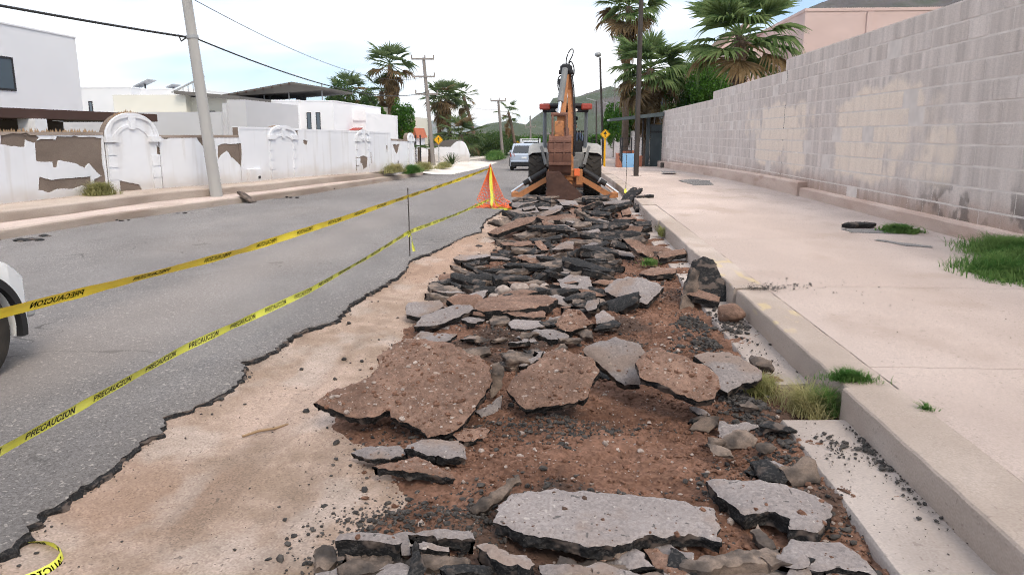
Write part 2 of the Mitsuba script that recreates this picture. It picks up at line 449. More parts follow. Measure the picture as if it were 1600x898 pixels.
mat('crumb_tar', lambda p, n, uv: mix((0.016, 0.016, 0.017), (0.085, 0.075, 0.068), noise(p.x * 40, p.y * 40, p.z * 40)), 0.8)
mat('pebble', lambda p, n, uv: mix((0.19, 0.15, 0.13), (0.42, 0.35, 0.31), noise(p.x * 33, p.y * 33, p.z * 33)), 0.85)
mat('stick_wood', (0.30, 0.20, 0.12), 0.9)
mat('hill_near', lambda p, n, uv: mix(mix((0.035, 0.048, 0.028), (0.07, 0.082, 0.052), fbm(p.x * 0.03, p.y * 0.03, p.z * 0.03, 5)), (0.10, 0.08, 0.084), smoothstep(0.42, 0.6, fbm(p.x * 0.012, p.y * 0.012, p.z * 0.02 + 4, 4)) * 0.75), 0.95, spec=0.1)
mat('terrain', lambda p, n, uv: mix((0.24, 0.19, 0.14), (0.14, 0.15, 0.08), fbm(p.x * 0.1, p.y * 0.1, 1.0, 4)), 0.95, spec=0.1)
mat('pale_paving', concrete((0.42, 0.385, 0.35), (0.52, 0.485, 0.45), (0.36, 0.31, 0.27)), 0.9, spec=0.2)
# ------------------------------------------------------------------ ground
rng = np.random.default_rng(7)
EDGE = [(-2.3, -8), (-2.42, -2), (-2.34, 1.5), (-2.36, 2.76), (-2.37, 2.93), (-2.41, 3.14), (-2.39, 3.49), (-2.42, 3.75), (-2.39, 4.12), (-2.48, 4.36), (-2.35, 4.5), (-2.29, 4.97), (-2.46, 5.5), (-2.35, 5.86), (-2.35, 6.48),
        (-2.16, 6.85), (-2.2, 7.54), (-2.17, 8.05), (-2.09, 8.79), (-2.03, 9.44), (-2.15, 10.44), (-1.88, 11.62), (-1.77, 12.66), (-1.5, 13.72), (-1.6, 15.26), (-1.52, 16.5), (-1.38, 18.0), (-1.3, 19.5), (-1.2, 20.6)]
_e = np.array(EDGE)
edge_y = np.concatenate([np.arange(-8, 2, 0.1), np.arange(2, 9, 0.025), np.arange(9, 20.6, 0.06)])


def edge_x(y):
    y = np.asarray(y, float)
    q = np.stack([y * 0, y, y * 0], -1)
    return np.interp(y, _e[:, 1], _e[:, 0]) + 0.08 * (meshkit.fbm(q * 4.5, 4, 5) - 0.5) + 0.045 * (meshkit.noise(q * 23, 9) - 0.5)


lkerb = interp([(-60, -7.6), (-8, -9.0), (5, -9.5), (12, -9.5), (14.4, -9.3), (18, -8.58), (22.3, -7.66), (28, -7.15), (34, -7.0), (38, -7.05)])
far_left = interp([(38, -7.05), (39.5, -9.0), (41, -16), (52, -18), (56, -11.5), (62, -9.2), (75, -7.4), (95, -6.5), (140, -6.0)])


def road_left(y):
    return np.where(np.asarray(y) < 38, lkerb(y), far_left(y))


ys = np.concatenate([np.arange(-40, -8, 2), edge_y, [20.62, 20.7], np.arange(21, 38, 0.5), np.arange(38, 64, 0.6), np.arange(64, 141, 4)])
right = np.where(ys < 20.61, edge_x(np.clip(ys, -8, 20.6)), 1.5)
ss = 1 - (1 - np.linspace(0, 1, 34)) ** 1.6
rows = []
for y, xr in zip(ys, right):
    xl = float(road_left(y)) - 0.3
    x = xl + (xr - xl) * ss
    crown = 0.02 * np.sin(np.clip((x - xl) / (1.6 - xl), 0, 1) * PI)
    z = zg(y) + crown - 0.02 + (0.02 if y < 20.6 else 0)
    if y < 20.61:
        z = z + 0.012 * (meshkit.fbm(np.stack([x * 1.2, x * 0 + y * 1.2, x * 0], -1), 3) - 0.5)
        z[-1] -= 0.012
        # broken edge: down into the cut
        q = np.array([[0, y * 18, k * 3.1] for k in range(4)])
        j = meshkit.noise(q, 3) - 0.4
        ex = np.array([xr + 0.012 + 0.02 * j[0], xr + 0.016 + 0.035 * j[1], xr + 0.004 + 0.03 * j[2], xr - 0.01])
        ez = np.array([z[-1] - 0.018, z[-1] - 0.04, z[-1] - 0.062, -0.16])
    else:
        ex, ez = np.full(4, xr) + np.arange(4) * 0.001, z[-1] - np.array([0.02, 0.04, 0.06, 0.16])
    rows.append(np.stack([np.concatenate([x, ex]), np.full(len(x) + 4, y), np.concatenate([z, ez])], -1))
R = np.array(rows)
m = grid_mesh(R[..., 0], R[..., 1], R[..., 2])
ncol = R.shape[1]
side = (np.arange(len(m.vertices)) % ncol) >= ncol - 4
struct('road', trimesh.Trimesh(m.vertices, m.faces[~side[m.faces].any(1)], process=False), 'asphalt', 'worn grey asphalt carriageway with a jagged broken right edge', smooth=True)
brk = m.faces[side[m.faces].any(1)]
part('road', 'broken_edge', trimesh.Trimesh(m.vertices, brk, process=False), 'slab', 'dark crumbling broken edge of the asphalt',
     uv=np.stack([np.where(side, 1.25, 0.5), np.where(side, 0.5, 0.2)], -1))

# terrain out to the hills
X, Y = np.meshgrid(np.concatenate([np.linspace(-6000, -80, 12), np.linspace(-60, 60, 31), np.linspace(80, 6000, 12)]), np.concatenate([np.linspace(-400, -40, 6), np.linspace(-30, 140, 40), np.linspace(180, 9000, 14)]), indexing='ij')
struct('terrain', grid_mesh(X, Y, zg(Y) - 0.30 - 0.25 * sm(70, 140, Y)), 'terrain', 'bare dry ground behind the houses and beyond the road', smooth=True)


def bed_z(x, y):
    q = np.stack([x, y, np.zeros_like(x)], -1)
    return -0.075 + 0.052 * np.exp(-np.maximum(x - edge_x(y), 0) / 0.22) + 0.045 * (meshkit.fbm(q * 1.1, 4, 2) - 0.5) + 0.016 * (meshkit.fbm(q * 7, 3, 4) - 0.5) + 0.006 * (meshkit.noise(q * 38, 6) - 0.5)


soil_edge = interp([(-8, -0.8), (0, -0.8), (2.8, -0.95), (3.5, -0.98), (4.4, -1.35), (5, -1.5), (6.3, -1.45), (7.8, -1.5), (9.65, -1.35), (12, -1.1), (14.4, -1.3), (21, -1.3)])


def soil_mask(x, y):
    q = np.stack([x, y, np.zeros_like(x)], -1)
    return sm(-0.12, 0.5, x - soil_edge(y) + 0.7 * (meshkit.fbm(q * 2.2, 4, 11) - 0.5))


def soil_z(x, y):
    q = np.stack([x, y, np.zeros_like(x)], -1)
    m = soil_mask(x, y)
    lump = meshkit.fbm(q * 3.1, 4, 21) - 0.35
    fine = 0.055 * (meshkit.fbm(q * 12, 4, 31) - 0.5) + 0.018 * (meshkit.noise(q * 52, 33) - 0.5)
    dip = -0.03 * np.exp(-(((x - 0.55) / 0.6) ** 2 + ((y - 3.95) / 0.5) ** 2))
    return bed_z(x, y) - 0.02 + m * (0.05 + 0.12 * lump + fine + dip)


def ground_z(x, y):
    x, y = np.asarray(x, float), np.asarray(y, float)
    return np.where(soil_mask(x, y) > 0.5, soil_z(x, y), np.maximum(bed_z(x, y), soil_z(x, y)))


for k, (y0, y1, st) in enumerate(((1.2, 8.0, 0.022), (8.0, 21.4, 0.05))):
    X, Y = np.meshgrid(np.arange(-2.75, 1.8, st), np.arange(y0, y1 + st, st), indexing='ij')
    B, S = grid_mesh(X, Y, bed_z(X, Y) - 0.12 * sm(0.35, 0.7, soil_mask(X, Y))), grid_mesh(X, Y, soil_z(X, Y))
    struct('road_bed', B, 'sand', 'pale sandy road base laid bare beside the asphalt' if k == 0 else 'pale sandy road base further along the cut', smooth=True)
    keep = ((soil_z(X, Y) > bed_z(X, Y) - 0.012) | (soil_mask(X, Y) > 0.3)).ravel()
    struct('soil', trimesh.Trimesh(S.vertices, S.faces[keep[S.faces].any(1)], process=False), 'soil', 'loose reddish brown soil in the cut' if k == 0 else 'reddish brown soil under the far heap', smooth=True)
X, Y = np.meshgrid(np.linspace(-2.75, 1.8, 30), np.linspace(-8, 1.2, 40), indexing='ij')
struct('road_bed', grid_mesh(X, Y, bed_z(X, Y)), 'sand', 'pale sandy road base in the foreground', smooth=True)


# gutter strip and kerb on the right
def wob(p, a, s, seed=0):
    return a * (meshkit.fbm(np.asarray(p) * s, 3, seed) - 0.5)


def strip(prof, y0, y1, st, amp=0.006, seed=0, flat=True):
    """A rough concrete length of constant section: prof is a list of (x, z), run along y, closed at both ends."""
    pr = np.array(prof, float)
    d = [pr[0]]
    for a, b in zip(pr, np.roll(pr, -1, 0)):
        n = max(1, int(np.linalg.norm(b - a) / 0.05))
        d += [a + (b - a) * (i + 1) / n for i in range(n)]
    d = np.array(d[:-1])
    yy = np.linspace(y0, y1, max(2, int((y1 - y0) / st) + 1))

    def at(y):
        q = np.stack([d[:, 0], np.full(len(d), y), d[:, 1]], -1)
        q[:, 0] += wob(q, amp * 2, 5, seed)
        q[:, 2] += wob(q, amp * 2, 5, seed + 3) + (zg(y) if flat else 0)
        if y in (yy[0], yy[-1]):
            q[:, 1] += wob(q, 0.03, 9, seed + 5)
        return q
    return fixed(loft(at, yy, True))


gs = [(-6, 0.6, 1.34, 1.78, 0.015), (0.62, 4.52, 1.36, 1.78, 0.02), (5.32, 8.05, 1.47, 1.82, -0.02), (8.07, 11.6, 1.47, 1.82, -0.015), (11.62, 14.9, 1.49, 1.82, -0.02), (14.95, 20.0, 1.5, 1.82, -0.02), (20.02, 40, 1.5, 1.82, 0.0), (40.02, 100, 1.5, 1.82, 0.0)]
for k, (a, b, x0, x1, z) in enumerate(gs):
    struct('gutter', strip([(x0, -0.2), (x0 + 0.004, z - 0.02), (x0 + 0.018, z), (x1, z + 0.012), (x1, -0.2)], a, b, 0.12 if b < 12 else 1.0, 0.006, k), 'gutterstone',
           'pale speckled concrete gutter strip along the kerb', smooth=35)
ks = [(-6, 1.6, 1.755, 2.10), (1.61, 4.60, 1.755, 2.10), (4.64, 7.72, 1.80, 2.105), (7.76, 10.9, 1.775, 2.10), (10.92, 14.0, 1.785, 2.10), (14.02, 17.1, 1.76, 2.10), (17.12, 20.2, 1.775, 2.10), (20.22, 26.2, 1.77, 2.10), (26.22, 34, 1.78, 2.10), (34.02, 100, 1.78, 2.10)]
for k, (a, b, x0, x1) in enumerate(ks):
    z = 0.2 + 0.008 * math.sin(k * 2.3)
    prof = [(x0 - 0.02, -0.22), (x0 - 0.006, 0.0), (x0, z - 0.03), (x0 + 0.004, z - 0.012), (x0 + 0.014, z - 0.002), (x0 + 0.03, z), (x1, z), (x1, -0.22)]
    struct('kerb', strip(prof, a, b, 0.06 if b < 12 else 0.8, 0.009, 40 + k), 'kerbstone', 'pale concrete kerb with rounded worn edge', smooth=25)

# sidewalk panels
struct('sidewalk', grid_mesh(*(lambda X, Y: (X, Y, zg(Y) + 0.155))(*np.meshgrid(np.linspace(2.1, 9, 6), np.linspace(-8, 100, 80), indexing='ij'))), 'soil', 'broad pale concrete sidewalk between the kerb and the block wall', smooth=True)
yj = [-8, -4, -0.6, 2.3, 5.1, 7.9, 11.6, 15.3, 19.2, 23.5, 28, 33, 39, 46, 55, 70, 100]
for a, b in zip(yj[:-1], yj[1:]):
    for x0, x1 in ((2.112, 6.05),):
        nx, ny = 24, max(6, int((b - a) / 0.3))
        X, Y = np.meshgrid(np.linspace(x0, x1, nx), np.linspace(a + 0.004, b - 0.004, ny), indexing='ij')
        q = np.stack([X, Y, X * 0], -1)
        Z = 0.203 + zg(Y) + 0.012 * (meshkit.fbm(q * 0.8, 3, 5) - 0.5)
        Z[[0, -1], :] -= 0.006
        Z[:, [0, -1]] -= 0.005
        g = grid_mesh(X, Y, Z)
        rim = np.concatenate([[i * ny for i in range(nx)], [(nx - 1) * ny + j for j in range(1, ny)], [i * ny + ny - 1 for i in range(nx - 2, -1, -1)], [j for j in range(ny - 2, 0, -1)]]).astype(int)
        v = np.array(g.vertices)
        lo = v[rim] - [0, 0, 0.05]
        nr = len(rim)
        f = [(rim[i], nv, rim[(i + 1) % nr]) for i, nv in ((i, len(v) + i) for i in range(nr))] + [(rim[(i + 1) % nr], len(v) + i, len(v) + (i + 1) % nr) for i in range(nr)]
        part('sidewalk', 'panel', trimesh.Trimesh(np.vstack([v, lo]), np.vstack([g.faces, np.array(f)]), process=False), 'sidewalk', smooth=30)

# ledge at the foot of the wall
WX = 6.25
Ys = np.concatenate([np.arange(-8, 20, 0.25)])
for (a, b, z, x0, nm) in ((-8, 19.9, 0.42, 6.06, 'low'), (19.92, 49.2, 0.55, 6.0, 'high')):
    single('wall_ledge' if nm == 'low' else 'wall_ledge', 'low pinkish concrete ledge at the foot of the near block wall' if nm == 'low' else 'higher pink concrete ledge at the foot of the far block wall', 'ledge',
           strip([(x0 - 0.01, 0.0), (x0, z - 0.03), (x0 + 0.03, z), (WX + 0.3, z + 0.01), (WX + 0.3, 0.0)], a, b, 0.25, 0.012, 77), 'ledge', smooth=35)

# ------------------------------------------------------------------ the block wall on the right
wall = thing('block_wall', 'long grey concrete block wall with pale stains stepping down along the sidewalk', 'wall')
CH, BL = 0.317, 0.60
# (y0, y1, courses) of each stretch: the wall steps down away from the camera
STEPS = [(-8.0, 22.4, 11), (22.4, 33.1, 10), (33.1, 49.3, 9)]
Z0 = 0.32


def wall_top(y):
    for a, b, n in STEPS:
        if a <= y < b:
            return n
    return 9


def block(y0, y1, z0, z1):
    c, d = 0.012, WX + 0.05
    f = WX - 0.003
    v = [(d, y0, z0), (d, y1, z0), (d, y1, z1), (d, y0, z1), (f + c, y0, z0), (f + c, y1, z0), (f + c, y1, z1), (f + c, y0, z1),
         (f, y0 + c * .6, z0 + c * .6), (f, y1 - c * .6, z0 + c * .6), (f, y1 - c * .6, z1 - c * .6), (f, y0 + c * .6, z1 - c * .6)]
    q = []
    for o in (0, 4):
        for k in range(4):
            q.append((o + k, o + (k + 1) % 4, o + 4 + (k + 1) % 4, o + 4 + k))
    q.append((8, 9, 10, 11))
    q = np.array(q)
    return trimesh.Trimesh(np.array(v, float), np.vstack([q[:, [0, 2, 1]], q[:, [0, 3, 2]]]), process=False)


blocks = []
for r in range(-2, 11):
    y = -8.0 - 0.3 * (r % 2)
    while y < 49.3:
        y1 = min(y + BL, 49.3)
        n = wall_top((y + y1) / 2)
        if r < n and (r >= 0 or y > 24):
            top = min(1.0, n - r)
            j = rng.normal(0, 0.0025, 3)
            drop = 0.0
            blocks.append((y, y1, r, block(max(y, -8) + 0.003, y1 - 0.003, Z0 + r * CH + 0.010, Z0 + (r + top) * CH - 0.010).apply_translation((j[0], 0, 0))))
        y = y1
vis = sorted([b for b in blocks if b[1] > 7.2], key=lambda b: b[0])
for b in vis[:300]:
    part(wall, 'block', b[3], 'block')
part(wall, 'far_blocks', cat([b[3] for b in vis[300:]]), 'block', kind='stuff')
part(wall, 'near_blocks', cat([b[3] for b in blocks if b[1] <= 7.2]), 'block', kind='stuff')
core = [box(WX + 0.0015, WX + 0.21, a, b, -0.4, Z0 + n * CH - 0.004) for a, b, n in STEPS]
part(wall, 'mortar', cat(core), 'mortar')
top = []
for a, b, n in STEPS:
    top.append(box(WX + 0.016, WX + 0.19, a + 0.002, b - 0.002, Z0 + n * CH - 0.003, Z0 + n * CH + 0.012))
part(wall, 'coping', cat(top), 'block')
part(wall, 'expansion_joint', box(WX - 0.002, WX + 0.0, 22.385, 22.415, Z0, Z0 + 10 * CH), 'pole_dark')
SLABS = [
('A1','g',0.06,0.0,(-0.65, 3.91, 0.05),[-21,-3,-14,10,9,12,12,2,15,-10,-1,-12]),
('A2','g',0.05,0.0,(-1.0, 3.91, -0.0),[-17,2,-11,7,10,9,16,-1,8,-9,-5,-8]),
('A3','d',0.06,0.0,(-0.78, 3.71, 0.02),[-22,3,-11,6,0,12,23,-5,24,-9,-1,-6,-12,-2]),
('A4','b',0.07,0.9,(-0.29, 3.29, 0.1),[-12,-8,-8,-3,6,8,10,10,11,7,1,-3,-8,-10]),
('A5','g',0.1,0.0,(-0.78, 2.86, 0.1),[-15,-1,-15,4,3,4,14,0,13,-4,-1,-2]),
('A6','g',0.085,0.0,(-0.46, 2.95, 0.08),[-18,-1,-3,5,10,2,12,-3,-1,-3]),
('A7','g',0.085,0.0,(-0.54, 2.87, 0.07),[-9,0,-3,4,8,0,8,-3,-5,-2]),
('A8','b',0.11,0.0,(-0.5, 2.81, 0.04),[-13,0,-7,6,13,4,15,-1,3,-4,-11,-4]),
('A9','b',0.085,0.0,(-0.78, 2.77, 0.03),[-12,-1,-5,4,6,5,11,3,8,-4,-8,-8]),
('A10','b',0.09,0.0,(-0.99, 2.88, 0.0),[-7,3,-4,8,1,7,6,-2,4,-8,-1,-8]),
('A11','g',0.1,0.0,(-0.21, 2.81, 0.07),[-12,6,-9,9,3,3,12,-5,11,-10,-5,-3]),
('A12','g',0.07,0.0,(-0.4, 2.75, -0.02),[-34,2,-21,7,0,9,21,8,31,3,28,-13,-24,-17]),
('B1','g',0.08,0.0,(0.2, 3.13, 0.09),[-49,-6,-47,2,-45,12,-41,22,-36,24,-22,26,-4,23,11,22,30,20,44,14,51,12,51,4,49,-17,41,-12,29,-13,17,-15,12,-19,2,-25,-3,-25,-17,-21,-32,-17,-40,-13]),
('B2','g',0.09,0.0,(0.99, 3.32, 0.07),[-25,23,-15,24,10,20,21,12,29,4,22,-11,13,-24,3,-23,2,-12,-5,-7,-14,-11,-19,-3,-23,7]),
('C2','g',0.07,0.0,(1.11, 2.96, 0.03),[-14,7,-9,13,11,12,16,4,18,-12,4,-9,-8,-11,-18,-5]),
('C3','b',0.11,0.0,(0.72, 2.88, 0.05),[-22,-1,1,6,20,9,20,3,16,-2,-13,-9,-22,-6]),
('C4','g',0.06,0.0,(0.98, 2.82, -0.01),[-30,5,-5,11,19,9,27,5,21,-13,-31,-16]),
('B3','d',0.08,0.0,(0.45, 2.88, 0.02),[-9,9,-3,11,6,2,10,-8,1,-10,-5,-3]),
('B4','g',0.08,0.0,(0.22, 2.79, 0.04),[-14,3,-5,6,12,0,11,-5,-5,-5]),
('B5','g',0.08,0.0,(0.04, 2.76, 0.04),[-11,3,0,5,10,2,10,-4,-9,-6]),
('B6','g',0.05,0.0,(0.3, 2.94, -0.0),[-6,0,4,4,4,-1,-2,-3]),
('C5','b',0.08,0.18,(0.89, 3.06, 0.04),[-5,4,0,9,4,-5,0,-7]),
('D1','d',0.075,0.46,(-0.93, 4.46, 0.2),[-58,-15,-53,-4,-35,5,-25,17,-26,30,-19,42,-7,49,6,46,18,44,40,32,48,21,50,8,48,-2,41,-18,38,-28,28,-37,16,-41,8,-33,-8,-26,-12,-20,-18,-25,-36,-25,-44,-20]),
('D2','g',0.06,0.22,(-0.84, 5.32, 0.15),[-15,2,-9,13,7,16,12,5,11,-7,2,-15,-8,-13]),
('D3','g',0.05,0.0,(-1.09, 6.12, 0.08),[-16,5,-14,22,20,14,9,-22,0,-19]),
('D4','b',0.07,0.0,(-0.34, 5.65, 0.08),[-11,4,-6,16,14,4,10,-13,-7,-11]),
('D5','g',0.06,0.28,(-0.21, 5.58, 0.07),[-10,-8,8,14,6,4,-4,-9]),
('D7','b',0.06,2.48,(-0.41, 4.82, 0.17),[-5,7,0,9,5,4,4,-5,-4,-15]),
('D8','d',0.07,0.0,(-0.52, 4.21, 0.02),[-12,-3,-6,7,11,10,10,-2,-3,-12]),
('D9','g',0.06,0.3,(-0.46, 4.64, 0.02),[-9,-2,8,13,6,-1,-4,-10]),
('E1','d',0.075,0.5,(-0.03, 4.68, 0.21),[-31,-9,-29,2,-12,15,-6,25,3,29,16,23,25,19,29,6,23,-7,19,-17,8,-21,-2,-25,-18,-25,-25,-17]),
('E2','g',0.09,0.76,(0.4, 5.01, 0.25),[-24,8,-18,14,-2,20,14,15,18,9,16,-8,13,-20,3,-21,-7,-13,-14,-4]),
('E3','d',0.08,0.48,(0.76, 4.67, 0.27),[-28,8,-20,20,-12,24,7,15,17,9,23,-1,23,-13,18,-22,9,-23,-12,-12,-25,-5]),
('E4','g',0.08,0.4,(1.17, 5.11, 0.16),[-23,14,-14,19,4,20,14,10,22,1,20,-8,6,-14,-5,-23,-10,-19,-13,-1]),
('E5','b',0.06,0.22,(1.5, 5.57, 0.09),[-8,6,-4,12,9,0,8,-11,-5,-8]),
('E6','d',0.08,0.44,(0.11, 6.62, 0.11),[-15,0,-4,19,8,16,18,0,10,-7,-4,-16,-14,-12]),
('E7','g',0.06,0.32,(0.41, 6.92, 0.08),[-10,4,-1,14,9,0,10,-7,-8,-11]),
('F1','g',0.07,0.28,(-1.39, 7.27, 0.07),[-15,-4,-14,10,17,20,21,6,2,-17,-11,-15]),
('F2','g',0.07,0.2,(-1.07, 6.82, 0.11),[-26,-25,-24,-1,6,23,21,22,25,12,6,-10,-9,-22]),
('F3','g',0.06,0.12,(-1.01, 7.78, 0.05),[-24,-2,-10,-2,8,23,22,25,20,8,12,-17,-6,-18,-20,-18]),
('F4','d',0.1,0.04,(-0.46, 7.35, 0.12),[-38,-30,-38,-5,-27,24,-5,33,31,32,45,12,33,-6,10,-24,-12,-35]),
('F5','g',0.06,0.0,(-1.03, 6.78, 0.0),[-12,-8,-6,4,7,15,12,-2,0,-10]),
('F7','b',0.07,0.12,(-0.58, 6.92, 0.05),[-10,-2,-6,9,9,11,11,-6,-4,-13]),
('F8','g',0.07,0.02,(-0.33, 6.79, 0.04),[-15,3,-12,20,13,12,19,-6,5,-16,-11,-12]),
('F9','d',0.05,0.0,(-0.26, 7.07, 0.05),[-20,-7,10,22,12,-3,-3,-11]),
('F10','g',0.07,0.06,(-0.06, 6.45, 0.04),[-20,11,1,18,14,-2,12,-17,-6,-10]),
('F11','g',0.06,0.02,(-0.29, 6.45, 0.0),[-10,6,6,14,9,-11,-4,-9]),
('F12','g',0.07,0.28,(0.17, 8.36, 0.12),[-21,6,-6,20,16,16,18,-10,9,-18,-15,-14]),
('F13','g',0.06,0.12,(-0.07, 9.12, 0.08),[-14,10,18,11,-4,-21]),
('F14','k',0.11,0.0,(-0.57, 8.79, 0.1),[-24,1,17,21,25,0,-19,-23]),
('F15','k',0.07,0.0,(-0.38, 7.92, 0.1),[-25,-10,17,23,26,10,-18,-23]),
('F16','g',0.075,0.0,(-1.31, 10.68, 0.03),[-24,-4,-19,20,25,17,30,-6,-12,-26]),
('F17','k',0.08,0.3,(-1.03, 9.2, 0.11),[-23,19,-17,21,22,-17,18,-22]),
('F18','b',0.08,0.2,(-1.08, 9.0, 0.1),[-32,25,-27,28,32,-23,27,-30]),
('F19','k',0.09,0.2,(-1.14, 8.75, 0.09),[-21,15,-14,19,25,-12,26,-24,-17,2]),
('F20','k',0.08,0.1,(-1.43, 8.83, 0.03),[-13,2,8,14,13,-2,-8,-14]),
('F21','b',0.08,0.06,(-1.33, 8.29, 0.05),[-20,13,-15,22,21,3,23,-19,5,-17,-14,-1]),
('F22','d',0.06,0.0,(-1.34, 8.19, 0.0),[-16,8,-13,15,18,7,17,-11,-7,-19]),
('F23','k',0.07,0.06,(-1.02, 8.29, 0.07),[-29,26,-1,6,24,-9,21,-23,-14,0]),
('F24','g',0.06,0.08,(-0.47, 9.72, 0.06),[-14,6,10,17,14,-9,-10,-14]),
('G1','g',0.08,0.38,(0.76, 7.87, 0.14),[-30,8,-16,30,10,28,32,7,25,-8,13,-24,1,-25,-10,-12,-24,-4]),
('G4','d',0.09,0.16,(1.43, 7.88, 0.13),[-16,8,-10,18,23,-5,19,-20,-16,-1]),
('G6','d',0.08,0.06,(1.24, 9.56, 0.06),[-25,-6,-8,27,24,11,19,-14,-10,-19]),
('G7','b',0.07,0.0,(0.33, 7.75, 0.05),[-24,8,8,20,19,-1,17,-17,-21,-10]),
('G8','g',0.06,0.24,(0.29, 7.25, 0.12),[-8,-1,-3,10,10,11,5,-9,-3,-12]),
('G10','d',0.09,0.16,(1.55, 10.65, 0.12),[-21,3,20,19,21,-2,-21,-20]),
('G11','k',0.1,0.16,(0.32, 9.44, 0.16),[-31,30,-11,22,35,-17,31,-26,7,-20,-30,11]),
('G12','b',0.05,0.16,(0.55, 10.37, 0.11),[-9,9,17,16,3,-13,-10,-11]),
('H1','d',0.09,0.22,(-0.83, 13.44, 0.19),[-50,-24,9,33,37,30,32,2,-28,-41]),
('H2','g',0.09,0.48,(-0.19, 14.88, 0.29),[-25,-14,7,22,21,15,14,-2,-16,-21]),
('H3','d',0.11,0.12,(-0.14, 14.78, 0.18),[-36,-7,-28,21,40,29,42,-10,-18,-34]),
('H4','g',0.08,0.1,(-0.9, 16.61, 0.1),[-44,-12,-7,33,33,34,41,-16,-23,-39]),
('H5','k',0.1,0.14,(-0.68, 17.73, 0.17),[-56,-18,-6,44,40,31,42,-22,-19,-36]),
('H6','b',0.08,0.14,(-0.55, 13.04, 0.08),[-31,-3,18,24,27,7,-13,-28]),
('H7','g',0.07,0.14,(-0.01, 13.36, 0.13),[-34,9,6,29,25,2,10,-24,-7,-16]),
('H8','k',0.1,0.04,(0.58, 13.8, 0.11),[-35,30,29,18,27,-26,-21,-21]),
('H9','k',0.1,0.34,(0.99, 13.14, 0.21),[-20,-5,19,19,18,6,-18,-20]),
('H10','g',0.08,0.18,(1.23, 13.62, 0.09),[-26,-9,13,20,15,8,-3,-19]),
('H11','d',0.08,0.12,(1.2, 14.7, 0.15),[-25,-5,24,24,24,2,-23,-21]),
('H12','k',0.09,0.16,(1.5, 14.07, 0.15),[-19,18,15,10,13,-16,-9,-12]),
('H13','d',0.08,0.48,(1.12, 10.64, 0.19),[-26,21,-1,20,18,-8,14,-22,-5,-11]),
('H14','g',0.08,0.08,(0.9, 12.03, 0.05),[-18,-9,-11,15,10,15,20,-21]),
('H15','g',0.08,0.04,(0.79, 11.14, 0.06),[-31,13,-13,24,24,1,27,-28,-6,-11]),
('H16','d',0.09,0.42,(-0.31, 11.4, 0.11),[-13,12,-1,14,12,-11,1,-15]),
('H17','g',0.07,0.28,(0.05, 11.54, 0.09),[-24,-21,-1,16,14,16,11,-11]),
('H18','g',0.08,0.22,(0.51, 11.73, 0.07),[-18,-2,-1,16,12,2,7,-15]),
('H19','b',0.06,0.08,(0.32, 10.97, 0.07),[-15,0,13,18,11,-7,-9,-12]),
('H20','g',0.07,0.14,(0.01, 10.74, 0.07),[-18,-3,11,17,16,4,-9,-18]),
('H21','d',0.09,0.08,(-0.71, 11.92, 0.06),[-29,-5,21,26,26,2,-18,-23]),
('H22','k',0.09,0.02,(-0.68, 11.29, 0.04),[-32,26,-6,4,30,12,30,-27,-23,-14]),
('H23','d',0.07,0.16,(-0.52, 10.72, 0.04),[-13,1,8,14,12,-1,-6,-13]),
('H24','b',0.1,0.04,(-0.06, 9.85, 0.09),[-29,-3,1,24,25,17,26,-16,-23,-22]),
('H27','g',0.06,0.08,(0.07, 9.6, 0.06),[-12,9,9,10,13,-3,-10,-17]),
('H28','k',0.09,0.18,(0.64, 14.11, 0.18),[-23,22,24,-2,21,-22,-21,1]),
('H29','k',0.1,0.16,(0.74, 15.38, 0.2),[-34,31,26,2,20,-23,-12,-9]),
('H30','d',0.08,0.32,(0.29, 15.52, 0.21),[-15,10,9,17,12,-13,-6,-13]),
('H31','k',0.1,0.26,(1.18, 16.18, 0.27),[-39,-20,30,34,31,13,-22,-27]),
('H32','g',0.09,0.22,(1.27, 17.74, 0.21),[-33,-7,32,29,33,4,-31,-26]),
('H36','k',0.12,0.2,(0.83, 18.67, 0.25),[-36,-8,34,34,33,-1,-31,-25]),
('H37','k',0.1,0.36,(-0.43, 18.04, 0.27),[-19,15,15,5,17,-21,-13,1]),
('H38','d',0.12,0.66,(1.31, 15.66, 0.19),[-12,4,8,15,11,-6,-7,-13]),
('H39','k',0.08,0.32,(-0.91, 15.37, 0.1),[-13,-11,0,15,18,12,-5,-17]),
('H41','g',0.08,0.26,(-0.72, 16.58, 0.18),[-17,0,12,17,14,0,-10,-16]),
('H42','b',0.08,0.3,(-0.29, 13.93, 0.15),[-19,-4,12,17,16,5,-8,-19]),
('H43','k',0.09,0.16,(-0.13, 12.61, 0.08),[-16,-2,14,18,12,-4,-10,-12]),
('H44','k',0.07,0.02,(-0.35, 12.54, 0.03),[-19,11,15,20,17,-14,-14,-16]),
('H45','g',0.07,0.14,(0.52, 13.36, 0.08),[-19,-4,14,19,16,1,-11,-17]),
('H50','k',0.09,0.28,(0.62, 11.68, 0.1),[-16,-5,8,16,14,6,-6,-17]),
('H51','b',0.08,0.12,(0.17, 14.52, 0.13),[-24,18,17,19,22,-13,-14,-24]),
('H52','k',0.09,0.28,(-0.04, 15.37, 0.2),[-18,19,11,5,16,-16,-10,-9]),
('H53','k',0.1,0.22,(0.85, 15.29, 0.14),[-24,27,20,-1,22,-17,-18,-10]),
('H54','g',0.07,0.18,(0.15, 17.92, 0.18),[-28,17,18,23,25,-17,-15,-23]),
('H55','k',0.1,0.4,(1.76, 17.63, 0.13),[-11,11,10,11,11,-8,-10,-15]),
]
